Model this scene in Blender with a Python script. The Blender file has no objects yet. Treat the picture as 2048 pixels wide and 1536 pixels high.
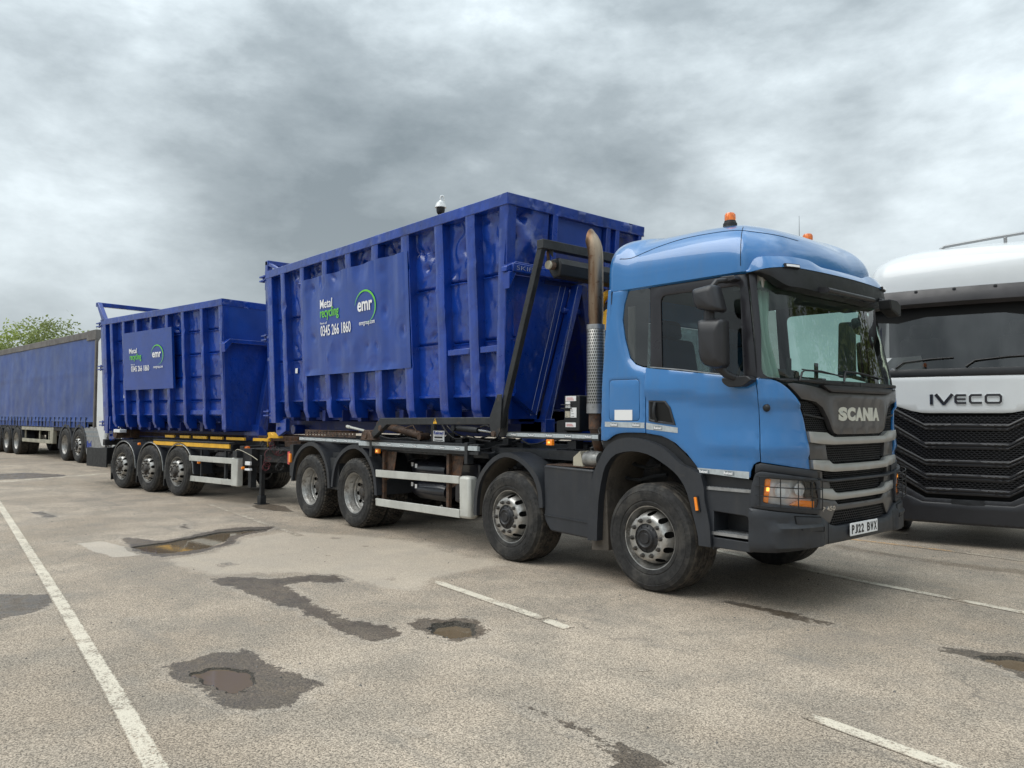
import bpy, bmesh, math, random
from mathutils import Vector, Matrix, noise
from mathutils.geometry import delaunay_2d_cdt
R = math.radians
random.seed(7)
sc = bpy.context.scene
C = sc.collection

# ------------------------------------------------------------------ camera
cam_d = bpy.data.cameras.new("camera"); cam = bpy.data.objects.new("camera", cam_d); C.objects.link(cam)
sc.camera = cam
yaw, pitch, roll = -.8509, .0423, .0039
F = Vector((math.sin(yaw)*math.cos(pitch), math.cos(yaw)*math.cos(pitch), math.sin(pitch)))
Rt = Vector((math.cos(yaw), -math.sin(yaw), 0)); Up = Rt.cross(F)
R2 = Rt*math.cos(roll) + Up*math.sin(roll); U2 = Up*math.cos(roll) - Rt*math.sin(roll)
M = Matrix.Identity(4)
for i in range(3):
    M[i][0], M[i][1], M[i][2] = R2[i], U2[i], -F[i]
M[0][3], M[1][3], M[2][3] = 4.627, -5.783, 1.626
cam.matrix_world = M
cam_d.sensor_width = 36; cam_d.lens = 1546.05/2048*36
cam_d.clip_start = .05; cam_d.clip_end = 3000

# ------------------------------------------------------------------ sun, sky, exposure
SUN_EL, SUN_AZ = R(60), R(205)      # overcast: wide soft sun, high
sun_d = bpy.data.lights.new("sun", 'SUN'); sun = bpy.data.objects.new("sun", sun_d); C.objects.link(sun)
sun_d.energy = 1.5; sun_d.angle = R(55); sun_d.color = (1, .965, .91)
sd = Vector((math.sin(SUN_AZ)*math.cos(SUN_EL), math.cos(SUN_AZ)*math.cos(SUN_EL), math.sin(SUN_EL)))
sun.rotation_euler = sd.to_track_quat('Z', 'Y').to_euler(); sun.location = (0, 0, 30)
world = bpy.data.worlds.new("World"); sc.world = world; world.use_nodes = True
wn = world.node_tree; wn.nodes.clear()
def N(nt, t, **k):
    n = nt.nodes.new(t)
    for a, b in k.items():
        if a == 'ins':
            for i, v in b.items(): n.inputs[i].default_value = v
        else: setattr(n, a, b)
    return n
def mth(nt, op, a, b=None, clamp=False):
    n = nt.nodes.new('ShaderNodeMath'); n.operation = op; n.use_clamp = clamp
    for i, v in enumerate((a, b)):
        if v is None: continue
        if isinstance(v, (int, float)): n.inputs[i].default_value = v
        else: nt.links.new(v, n.inputs[i])
    return n.outputs[0]
def mixc(nt, f, a, b, mode='MIX'):
    n = nt.nodes.new('ShaderNodeMix'); n.data_type = 'RGBA'; n.blend_type = mode
    for s, v in ((0, f), (6, a), (7, b)):
        if isinstance(v, (int, float)): n.inputs[s].default_value = v
        elif isinstance(v, tuple): n.inputs[s].default_value = v if len(v) == 4 else (*v, 1)
        else: nt.links.new(v, n.inputs[s])
    return n.outputs[2]
def ramp(nt, f, stops, interp='EASE'):
    n = nt.nodes.new('ShaderNodeValToRGB'); n.color_ramp.interpolation = interp
    e = n.color_ramp.elements
    while len(e) < len(stops): e.new(.5)
    for el, (p, c) in zip(e, stops):
        el.position = p; el.color = (c, c, c, 1) if isinstance(c, (int, float)) else (*c, 1)
    nt.links.new(f, n.inputs[0]); return n.outputs[0]
def noise_n(nt, vec, scale, detail=4, rough=.5, dist=0., out=0):
    n = nt.nodes.new('ShaderNodeTexNoise'); n.inputs['Scale'].default_value = scale; n.inputs['Detail'].default_value = detail
    n.inputs['Roughness'].default_value = rough; n.inputs['Distortion'].default_value = dist
    if vec is not None: nt.links.new(vec, n.inputs['Vector'])
    return n.outputs[out]
def mapping(nt, vec, loc=(0,0,0), rot=(0,0,0), scl=(1,1,1)):
    n = nt.nodes.new('ShaderNodeMapping'); n.inputs[1].default_value = loc; n.inputs[2].default_value = rot; n.inputs[3].default_value = scl
    nt.links.new(vec, n.inputs[0]); return n.outputs[0]

SKY_O = (5.5, 9.1)
SKY_MASS = [((-.933, .283, .222), 28, -.085), ((-.78, .57, .27), 26, -.045), ((-.49, .82, .27), 20, -.025), ((-.98, .07, .40), 22, .07), ((-.30, .93, .22), 22, .05), ((-.975, .19, .12), 14, .10)]
def build_world():
    nt = wn
    sky = N(nt, 'ShaderNodeTexSky', sky_type='NISHITA', sun_disc=False)
    sky.sun_elevation = SUN_EL; sky.sun_rotation = SUN_AZ; sky.air_density = 1.2; sky.dust_density = 3
    tc = N(nt, 'ShaderNodeTexCoord').outputs['Generated']
    sep = N(nt, 'ShaderNodeSeparateXYZ'); nt.links.new(tc, sep.inputs[0])
    x, y, z = sep.outputs
    zc = mth(nt, 'MAXIMUM', z, 0.0)
    base = mapping(nt, tc, loc=(SKY_O[0], SKY_O[1], 0), rot=(0, 0, R(20)), scl=(1, 1, 2.1))
    n1 = noise_n(nt, base, 1.7, 3, .45, .15)
    n2 = noise_n(nt, mapping(nt, base, loc=(7, 3, 1)), 4.2, 8, .56, .12)
    n3 = noise_n(nt, mapping(nt, base, loc=(2, 9, 4)), 12., 8, .62, .1)
    s = mth(nt, 'ADD', mth(nt, 'ADD', mth(nt, 'MULTIPLY', n1, .44), mth(nt, 'MULTIPLY', n2, .42)), mth(nt, 'MULTIPLY', n3, .14))
    # broad thick and thin regions of the cloud deck
    for d, w, k in SKY_MASS:
        v = N(nt, 'ShaderNodeVectorMath', operation='DOT_PRODUCT'); nt.links.new(tc, v.inputs[0]); v.inputs[1].default_value = Vector(d).normalized()
        mr = N(nt, 'ShaderNodeMapRange', interpolation_type='SMOOTHERSTEP'); nt.links.new(v.outputs[1], mr.inputs[0])
        mr.inputs[1].default_value = math.cos(R(w)); mr.inputs[2].default_value = 1.; mr.inputs[3].default_value = 0.; mr.inputs[4].default_value = k
        s = mth(nt, 'ADD', s, mr.outputs[0])
    b = ramp(nt, s, [(.33, 0.), (.44, .22), (.54, .56), (.64, 1.)], 'LINEAR')
    cloud = mixc(nt, b, (.148, .180, .200), (.68, .755, .79))
    # overcast sky: brighter overhead, and a band of thin bright cloud low down
    low = mth(nt, 'POWER', mth(nt, 'SUBTRACT', 1.0, zc), 5.5)
    cloud = mixc(nt, mth(nt, 'MULTIPLY', low, .62), cloud, (.70, .77, .80))
    gain = mth(nt, 'ADD', .90, mth(nt, 'MULTIPLY', mth(nt, 'POWER', zc, 1.8), 2.4))
    cl = N(nt, 'ShaderNodeVectorMath', operation='SCALE'); nt.links.new(cloud, cl.inputs[0]); nt.links.new(gain, cl.inputs[3])
    bgs = N(nt, 'ShaderNodeBackground'); nt.links.new(sky.outputs[0], bgs.inputs[0]); bgs.inputs[1].default_value = .05
    bgc = N(nt, 'ShaderNodeBackground'); nt.links.new(cl.outputs[0], bgc.inputs[0]); bgc.inputs[1].default_value = 1.
    mx = N(nt, 'ShaderNodeMixShader'); mx.inputs[0].default_value = .90
    nt.links.new(bgs.outputs[0], mx.inputs[1]); nt.links.new(bgc.outputs[0], mx.inputs[2])
    out = N(nt, 'ShaderNodeOutputWorld'); nt.links.new(mx.outputs[0], out.inputs[0])
build_world()
sc.view_settings.view_transform = 'Standard'; sc.view_settings.look = 'None'
sc.view_settings.exposure = 0.36; sc.view_settings.gamma = 1; sc.view_settings.use_curve_mapping = False
sc.render.engine = 'CYCLES'
sc.cycles.max_bounces = 8; sc.cycles.diffuse_bounces = 3; sc.cycles.transparent_max_bounces = 16; sc.cycles.use_denoising = True

# ------------------------------------------------------------------ materials
def mat(name, col, rough=.5, metal=0., coat=0., bump=None, var=None, spec=.5, dirt=None, emit=None, coat_rough=.03, scuff=None, streak=None, hammer=0.):
    m = bpy.data.materials.new(name); m.use_nodes = True; nt = m.node_tree
    b = nt.nodes['Principled BSDF']
    b.inputs['Base Color'].default_value = (*col, 1); b.inputs['Roughness'].default_value = rough; b.inputs['Metallic'].default_value = metal
    b.inputs['Coat Weight'].default_value = coat; b.inputs['Coat Roughness'].default_value = coat_rough; b.inputs['Specular IOR Level'].default_value = spec
    tc = N(nt, 'ShaderNodeTexCoord').outputs['Object']
    c = None
    if var:
        sc_, amt = var
        f = noise_n(nt, tc, sc_, 6, .6)
        lo = tuple(v*(1-amt) for v in col); hi = tuple(min(1, v*(1+amt)) for v in col)
        c = mixc(nt, ramp(nt, f, [(.3, 0.), (.7, 1.)]), lo, hi)
        rr = nt.nodes.new('ShaderNodeMapRange'); nt.links.new(noise_n(nt, tc, sc_*2.3, 5, .6), rr.inputs[0])
        rr.inputs[1].default_value = .3; rr.inputs[2].default_value = .7
        rr.inputs[3].default_value = max(.02, rough*(1-amt)); rr.inputs[4].default_value = min(1, rough*(1+amt)); nt.links.new(rr.outputs[0], b.inputs['Roughness'])
    if dirt:
        dc, sc_, th, amt = dirt
        f = noise_n(nt, tc, sc_, 8, .68)
        k = mth(nt, 'MULTIPLY', ramp(nt, f, [(th, 0.), (min(.99, th+.14), 1.)]), amt)
        c = mixc(nt, k, c if c is not None else col, dc)
    if scuff:
        for (cc, sc_, th, amt, stretch) in scuff:
            f = noise_n(nt, mapping(nt, tc, scl=stretch), sc_, 10, .75)
            c = mixc(nt, mth(nt, 'MULTIPLY', ramp(nt, f, [(th, 0.), (th+.035, 1.)], 'LINEAR'), amt), c if c is not None else col, cc)
    if streak:
        cc, amt = streak; f = noise_n(nt, mapping(nt, tc, scl=(9, 9, .55)), 1., 8, .7); f2 = noise_n(nt, tc, 1.1, 4, .6)
        c = mixc(nt, mth(nt, 'MULTIPLY', ramp(nt, mth(nt, 'ADD', mth(nt, 'MULTIPLY', f, .6), mth(nt, 'MULTIPLY', f2, .4)), [(.47, 0.), (.66, 1.)]), amt), c if c is not None else col, cc)
    if c is not None: nt.links.new(c, b.inputs['Base Color'])
    if bump:
        sc_, st = bump
        bn = N(nt, 'ShaderNodeBump'); bn.inputs['Strength'].default_value = st; bn.inputs['Distance'].default_value = .01
        hh = noise_n(nt, tc, sc_, 5, .55)
        if hammer:
            vv = N(nt, 'ShaderNodeTexVoronoi', feature='SMOOTH_F1'); vv.inputs['Scale'].default_value = 5.5; vv.inputs['Smoothness'].default_value = .35
            wv = nt.nodes.new('ShaderNodeVectorMath'); wv.operation = 'MULTIPLY_ADD'; nt.links.new(noise_n(nt, tc, 3., 3, .6, out=1), wv.inputs[0]); wv.inputs[1].default_value = (.5, .5, .5); nt.links.new(tc, wv.inputs[2])
            nt.links.new(wv.outputs[0], vv.inputs['Vector']); hh = mth(nt, 'ADD', hh, mth(nt, 'MULTIPLY', vv.outputs['Distance'], hammer))
        nt.links.new(hh, bn.inputs['Height']); nt.links.new(bn.outputs[0], b.inputs['Normal'])
        if coat: nt.links.new(bn.outputs[0], b.inputs['Coat Normal'])
    if emit:
        b.inputs['Emission Color'].default_value = (*emit[0], 1); b.inputs['Emission Strength'].default_value = emit[1]
    return m
MT = dict(
 cab_blue=mat('cab_blue_paint', (.018, .150, .40), .30, 0, 1., var=(1.7, .06), bump=(2.2, .02), streak=((.09, .16, .27), .20)),
 skip_blue=mat('skip_blue_paint', (.0012, .037, .285), .33, 0, .55, bump=(7, .42), var=(3, .22), coat_rough=.10, dirt=((.02, .028, .07), 2.2, .60, .4), hammer=1.2,
  scuff=[((.12, .16, .32), 26, .63, .6, (1, 1, 1.6)), ((.050, .028, .022), 15, .665, .6, (1, 1, .8))], streak=((.03, .04, .075), .35)),
 skip_dark=mat('skip_blue_shaded_paint', (.006, .020, .14), .55, 0, .1, bump=(12, .2), dirt=((.05, .045, .04), 5, .5, .6)),  # darker copy of skip blue: underside, recess and far-side shade put into the colour
 skip_flat=mat('skip_sign_paint', (.002, .043, .28), .36, 0, .45, var=(2, .12), bump=(5, .15), coat_rough=.25),
 weld=mat('weld_scuff', (.32, .36, .5), .6),
 plastic=mat('dark_grey_plastic', (.023, .026, .032), .50, bump=(60, .06), var=(4, .12), dirt=((.075, .067, .057), 6, .60, .35), streak=((.06, .055, .048), .3)),
 plastic_clean=mat('charcoal_plastic', (.017, .017, .020), .42, bump=(50, .04), var=(3, .1)),
 trim=mat('pillar_black_trim', (.017, .016, .020), .30, var=(3, .1)),
 blk=mat('black_plastic', (.009, .010, .012), .5, var=(5, .2)),
 blk_metal=mat('black_painted_steel', (.020, .022, .025), .52, var=(6, .3), bump=(30, .15), dirt=((.085, .06, .042), 7, .58, .6)),
 chassis=mat('chassis_steel', (.018, .018, .020), .7, var=(5, .3), bump=(25, .2), dirt=((.06, .05, .042), 8, .5, .7)),
 rust=mat('rusty_steel', (.085, .055, .04), .75, .2, var=(9, .45), bump=(35, .4), dirt=((.17, .075, .035), 12, .5, .7)),
 chrome_ro=mat('hydraulic_rod', (.6, .6, .58), .25, 1.),
 grille=mat('grille_grey_paint', (.075, .073, .075), .36, .35, .3, var=(4, .05)),
 silver=mat('grille_silver_paint', (.40, .395, .38), .36, .55, .3, var=(5, .06)),
 letter=mat('letter_champagne', (.62, .61, .53), .35, .25),
 lamp_silver=mat('headlight_reflector', (.90, .91, .92), .22, .15),
 chrome=mat('chrome', (.75, .75, .75), .12, 1.),
 rubber=mat('tyre_rubber', (.016, .0155, .0155), .78, var=(10, .3), bump=(60, .3), dirt=((.062, .057, .050), 4.5, .47, .6)),
 tread=mat('tyre_tread_rubber', (.020, .018, .016), .85, var=(14, .3), bump=(70, .35), dirt=((.085, .072, .058), 9, .42, .7)),
 rubber_txt=mat('tyre_lettering', (.009, .009, .009), .6),
 rim=mat('rim_silver', (.43, .42, .40), .42, .75, var=(8, .25), bump=(40, .12), dirt=((.10, .085, .07), 9, .5, .65)),
 hub=mat('hub_dirty_steel', (.070, .066, .062), .6, .4, var=(14, .4), bump=(60, .4), dirt=((.13, .10, .075), 20, .5, .7)),
 hubdark=mat('hub_black', (.02, .02, .022), .5, var=(20, .4)),
 hole=mat('dark_opening', (.004, .004, .004), .9),
 alu=mat('aluminium', (.36, .365, .37), .42, .8, var=(9, .2), dirt=((.12, .11, .10), 10, .55, .5)),
 guard=mat('side_guard_anodised', (.52, .52, .48), .5, .15, var=(3, .12), dirt=((.19, .17, .13), 5, .56, .5)),
 tape=mat('reflective_tape', (.42, .46, .48), .42, 0, .3, var=(20, .12), dirt=((.2, .19, .17), 9, .6, .4)),
 tape_dark=mat('tape_emblem_grey', (.22, .25, .27), .5),
 white=mat('white_paint', (.66, .68, .69), .35, 0, .8, var=(2, .03)),
 white_plain=mat('white_sticker', (.78, .78, .78), .55),
 white_txt=mat('white_lettering', (.85, .85, .86), .5),
 green_txt=mat('green_lettering', (.16, .62, .05), .5),
 plate=mat('number_plate_white', (.80, .81, .82), .35, 0, .3),
 black_txt=mat('black_lettering', (.008, .008, .008), .5),
 blue_txt=mat('blue_lettering', (.02, .05, .3), .5),
 amber=mat('amber_lens', (.85, .23, .01), .15, 0, 1., emit=((1, .30, .01), .10)),
 amber_dim=mat('amber_beacon_dome', (.75, .16, .012), .12, 0, 1., var=(30, .4), emit=((1, .22, .01), .06)),
 amber_lit=mat('amber_lamp_glow', (1, .6, .1), .3, emit=((1, .5, .08), 1.6)),
 red=mat('red_lens', (.55, .02, .02), .2, 0, 1.),
 lamp_white=mat('marker_lamp_white', (.85, .86, .88), .25, 0, .6),
 yellow=mat('yellow_paint', (.78, .42, .02), .45, 0, .2, var=(8, .12), dirt=((.12, .08, .04), 9, .62, .5)),
 cyan=mat('blue_cap', (.03, .28, .42), .4),
 tank=mat('blue_black_tank', (.008, .009, .015), .36, 0, .5, var=(4, .3), dirt=((.07, .065, .06), 8, .6, .4)),
 liner=mat('muddy_arch_liner', (.105, .090, .074), .85, var=(5, .3), bump=(30, .4), dirt=((.045, .04, .036), 5, .5, .7)),
 seat=mat('seat_blue_fabric', (.018, .055, .12), .9, bump=(80, .2)),
 interior=mat('interior_grey', (.10, .10, .098), .8), interior_dk=mat('interior_dark', (.03, .03, .032), .7),
 headliner=mat('headliner_fabric', (.30, .29, .26), .9),
 curtain=mat('cab_curtain_fabric', (.62, .64, .62), .85),
 wood_orange=mat('hose_orange', (.55, .17, .03), .5), cream=mat('cream_plastic', (.5, .46, .36), .6),
 paper=mat('paper_white', (.75, .78, .78), .7),
 concrete_dust=mat('steel_galvanised', (.28, .28, .27), .5, .6, var=(15, .3)),
)
def glass(name, tint, refl=1., rough=0.):
    m = bpy.data.materials.new(name); m.use_nodes = True; nt = m.node_tree; nt.nodes.clear()
    t = N(nt, 'ShaderNodeBsdfTransparent'); t.inputs[0].default_value = (*tint, 1)
    g = N(nt, 'ShaderNodeBsdfGlossy'); g.inputs['Roughness'].default_value = rough; g.inputs[0].default_value = (1, 1, 1, 1)
    fr = N(nt, 'ShaderNodeFresnel'); fr.inputs[0].default_value = 1.52
    f = mth(nt, 'ADD', mth(nt, 'MULTIPLY', fr.outputs[0], 1.15*refl), .012*refl, True)
    mx = N(nt, 'ShaderNodeMixShader'); nt.links.new(f, mx.inputs[0]); nt.links.new(t.outputs[0], mx.inputs[1]); nt.links.new(g.outputs[0], mx.inputs[2])
    o = N(nt, 'ShaderNodeOutputMaterial'); nt.links.new(mx.outputs[0], o.inputs[0]); return m
MT['glass'] = glass('green_tinted_glass', (.60, .80, .72), .9); MT['glass_side'] = glass('side_window_glass', (.62, .72, .72), .75)
MT['glass_dark'] = glass('privacy_glass', (.42, .42, .40), 1.6); MT['glass_clear'] = glass('headlamp_cover', (.98, .99, .99), .8)
def perf_mat():
    m = mat('perforated_heat_shield', (.50, .50, .48), .33, .85, var=(6, .2)); nt = m.node_tree; b = nt.nodes['Principled BSDF']
    tc = N(nt, 'ShaderNodeTexCoord').outputs['UV']
    sep = N(nt, 'ShaderNodeSeparateXYZ'); nt.links.new(tc, sep.inputs[0])
    v = sep.outputs[1]; row = mth(nt, 'FLOOR', v)
    u = mth(nt, 'ADD', sep.outputs[0], mth(nt, 'MULTIPLY', mth(nt, 'MODULO', row, 2.), .5))
    fu = mth(nt, 'SUBTRACT', mth(nt, 'FRACT', u), .5); fv = mth(nt, 'SUBTRACT', mth(nt, 'FRACT', v), .5)
    d = mth(nt, 'SQRT', mth(nt, 'ADD', mth(nt, 'MULTIPLY', fu, fu), mth(nt, 'MULTIPLY', fv, fv)))
    k = mth(nt, 'LESS_THAN', d, .34)
    nt.links.new(mixc(nt, k, (.34, .33, .31), (.02, .015, .012)), b.inputs['Base Color'])
    nt.links.new(mth(nt, 'MULTIPLY', mth(nt, 'SUBTRACT', 1., k), .85), b.inputs['Metallic']); return m
MT['perf'] = perf_mat()
def exhaust_mat():
    m = mat('heat_stained_exhaust', (.40, .33, .25), .42, .9); nt = m.node_tree; b = nt.nodes['Principled BSDF']
    tc = N(nt, 'ShaderNodeTexCoord').outputs['Object']
    f = noise_n(nt, mapping(nt, tc, scl=(7, 7, .8)), 1., 6, .6); g = noise_n(nt, tc, 16, 6, .65)
    c = mixc(nt, ramp(nt, f, [(.35, 0.), (.65, 1.)]), (.15, .085, .048), (.34, .27, .20))
    nt.links.new(mixc(nt, ramp(nt, g, [(.55, 0.), (.68, .8)]), c, (.13, .06, .03)), b.inputs['Base Color']); return m
MT['exhaust'] = exhaust_mat()

def ground_mat(name, kind='asphalt'):
    m = bpy.data.materials.new(name); m.use_nodes = True; nt = m.node_tree; b = nt.nodes['Principled BSDF']
    P = N(nt, 'ShaderNodeNewGeometry').outputs['Position']
    big = noise_n(nt, P, .33, 5, .6, .4); mid = noise_n(nt, P, 1.7, 6, .62); fine = noise_n(nt, P, 46, 3, .6)
    vor = N(nt, 'ShaderNodeTexVoronoi'); vor.inputs['Scale'].default_value = 150; nt.links.new(P, vor.inputs['Vector'])
    vs = N(nt, 'ShaderNodeTexVoronoi'); vs.inputs['Scale'].default_value = 62; nt.links.new(P, vs.inputs['Vector'])
    c = mixc(nt, ramp(nt, big, [(.34, 0.), (.66, 1.)]), (.335, .276, .214), (.465, .388, .306))
    c = mixc(nt, ramp(nt, mid, [(.36, .55), (.60, 0.)]), c, (.255, .226, .188))
    # single stones: light chips and dark gaps
    g1 = ramp(nt, vor.outputs['Color'], [(.2, .46), (.8, 1.48)], 'LINEAR')
    c = mixc(nt, .85, c, g1, 'MULTIPLY')
    pit = ramp(nt, noise_n(nt, P, 75, 3, .7), [(.39, .32), (.48, 1.)], 'LINEAR')
    c = mixc(nt, .8, c, pit, 'MULTIPLY')
    # dark cracks and worn streaks along the lanes
    st = noise_n(nt, mapping(nt, P, rot=(0, 0, R(4)), scl=(.35, 2.6, 1)), 1.3, 5, .6)
    c = mixc(nt, ramp(nt, st, [(.56, 0.), (.72, .42)]), c, (.20, .182, .158))
    # hairline cracks, and tyre-darkened lanes with oil drips
    wv = nt.nodes.new('ShaderNodeVectorMath'); wv.operation = 'MULTIPLY_ADD'; nt.links.new(noise_n(nt, P, 1.4, 5, .65, out=1), wv.inputs[0]); wv.inputs[1].default_value = (.9, .9, 0); nt.links.new(P, wv.inputs[2])
    ck = N(nt, 'ShaderNodeTexVoronoi', feature='DISTANCE_TO_EDGE'); ck.inputs['Scale'].default_value = .42; nt.links.new(wv.outputs[0], ck.inputs['Vector'])
    line_ = ramp(nt, ck.outputs['Distance'], [(.0, 1.), (.006, 0.)], 'LINEAR'); gate = ramp(nt, noise_n(nt, P, .45, 3, .6), [(.50, 0.), (.60, .55)], 'LINEAR')
    c = mixc(nt, mth(nt, 'MULTIPLY', line_, gate), c, (.10, .09, .08))
    drip = N(nt, 'ShaderNodeTexVoronoi'); drip.inputs['Scale'].default_value = 1.6; nt.links.new(P, drip.inputs['Vector'])
    dr = ramp(nt, mth(nt, 'ADD', drip.outputs['Distance'], mth(nt, 'MULTIPLY', noise_n(nt, P, 22, 4, .6), .06)), [(.055, .5), (.085, 0.)], 'LINEAR'); c = mixc(nt, mth(nt, 'MULTIPLY', dr, ramp(nt, noise_n(nt, P, .7, 3, .6), [(.5, 0.), (.56, 1.)], 'LINEAR')), c, (.10, .09, .08))
    grime = noise_n(nt, P, .8, 7, .68, .6); c = mixc(nt, ramp(nt, grime, [(.50, 0.), (.70, .38)]), c, (.19, .172, .15))
    # overlays fade into the plain surface along a ragged edge: 'edge' = distance from the outline of the sheet
    def cover(amp, soft, sc_=9., fine_=30.):
        a = N(nt, 'ShaderNodeAttribute', attribute_name='edge')
        nn = mth(nt, 'ADD', mth(nt, 'MULTIPLY', noise_n(nt, P, sc_, 5, .65), .75), mth(nt, 'MULTIPLY', noise_n(nt, P, fine_, 3, .6), .25))
        nn = mth(nt, 'ADD', mth(nt, 'MULTIPLY', nn, 2.4), -.7)
        return mth(nt, 'DIVIDE', mth(nt, 'SUBTRACT', a.outputs['Fac'], mth(nt, 'MULTIPLY', nn, amp)), soft, True)
    rough = .88
    if kind in ('wet', 'damp', 'gravel'):
        mul = {'wet': (.36, .335, .31), 'damp': (.66, .64, .62), 'gravel': (.19, .20, .21)}[kind]
        if kind == 'gravel': c = mixc(nt, 1., c, mul, 'MULTIPLY')
        else:
            k = cover(.125, .012, 13., 45.) if kind == 'wet' else cover(.20, .10, 5.)
            c = mixc(nt, k, c, mixc(nt, 1., c, mul, 'MULTIPLY'))
            if kind == 'wet':
                rr = ramp(nt, noise_n(nt, P, 6, 5, .6), [(.4, .34), (.62, .72)])
                mr = N(nt, 'ShaderNodeMix'); nt.links.new(k, mr.inputs[0]); mr.inputs[2].default_value = .88; nt.links.new(rr, mr.inputs[3]); nt.links.new(mr.outputs[0], b.inputs['Roughness'])
    elif kind in ('pale', 'concrete'):
        k = cover(.22, .12, 3.5, 12.) if kind == 'pale' else cover(.05, .02)
        c = mixc(nt, mth(nt, 'MULTIPLY', k, .42 if kind == 'pale' else .5), c, (.55, .475, .385) if kind == 'pale' else (.56, .50, .425))
    elif kind in ('paint', 'paint_worn', 'paint_faint', 'paint_yellow'):
        k = noise_n(nt, P, 60, 4, .75); k2 = noise_n(nt, P, 5, 5, .65)
        s = mth(nt, 'ADD', mth(nt, 'MULTIPLY', k, .55), mth(nt, 'MULTIPLY', k2, .45))
        th = {'paint': .462, 'paint_worn': .485, 'paint_faint': .54, 'paint_yellow': .51}[kind]
        msk = mth(nt, 'MULTIPLY', ramp(nt, s, [(th-.03, 0.), (th+.05, 1.)], 'LINEAR'), cover(.018, .008, 26., 90.))
        pc = (.66, .36, .13) if kind == 'paint_yellow' else (.66, .60, .49)
        c = mixc(nt, mth(nt, 'MULTIPLY', msk, .86), c, pc)
    nt.links.new(c, b.inputs['Base Color'])
    if kind != 'wet': b.inputs['Roughness'].default_value = rough
    b.inputs['Specular IOR Level'].default_value = .5 if kind == 'wet' else .2
    bn = N(nt, 'ShaderNodeBump'); bn.inputs['Strength'].default_value = .5 if kind != 'gravel' else 1.; bn.inputs['Distance'].default_value = .005
    h = mth(nt, 'ADD', mth(nt, 'MULTIPLY', vor.outputs['Distance'], -.8), mth(nt, 'MULTIPLY', fine, .9))
    nt.links.new(mth(nt, 'ADD', h, mth(nt, 'MULTIPLY', vs.outputs['Distance'], -.6)), bn.inputs['Height']); nt.links.new(bn.outputs[0], b.inputs['Normal'])
    return m
for k in ('asphalt', 'wet', 'damp', 'pale', 'concrete', 'gravel', 'paint', 'paint_worn', 'paint_faint', 'paint_yellow'): MT['g_'+k] = ground_mat(k+'_surface' if k != 'asphalt' else 'worn_asphalt', k)
MT['g_gravel_light'] = mat('loose_stone', (.12, .11, .098), .9, var=(30, .6))
MT['water'] = mat('muddy_puddle_water', (.150, .112, .074), .03, 0, 0., spec=.6, bump=(14, .02))

# ------------------------------------------------------------------ object helpers
OFF = {}
def setp(o, label=None, cat=None, group=None, kind=None):
    for k, v in (('label', label), ('category', cat), ('group', group), ('kind', kind)):
        if v: o[k] = v
    return o
def empty(name, loc=(0, 0, 0), rz=0, **k):
    o = bpy.data.objects.new(name, None); C.objects.link(o); o.location = loc; o.rotation_euler = (0, 0, rz); o.empty_display_size = .3
    OFF[o.name] = Vector((0, 0, 0)); return setp(o, **k)
def link(name, me, mats, parent=None, bevel=0., smooth=None):
    o = bpy.data.objects.new(name, me); C.objects.link(o)
    for m in (mats if isinstance(mats, (list, tuple)) else [mats]): me.materials.append(MT[m] if isinstance(m, str) else m)
    if smooth is not None:
        me.polygons.foreach_set('use_smooth', [True]*len(me.polygons)); me.update()
        if smooth < 180: me.set_sharp_from_angle(angle=R(smooth))
    if bevel:
        b = o.modifiers.new('bevel', 'BEVEL'); b.width = bevel; b.segments = 2; b.limit_method = 'ANGLE'; b.angle_limit = R(40)
        b.use_clamp_overlap = True
        if smooth is None:
            me.polygons.foreach_set('use_smooth', [True]*len(me.polygons)); me.update(); me.set_sharp_from_angle(angle=R(30))
    if parent is not None: o.parent = parent
    return o
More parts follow.
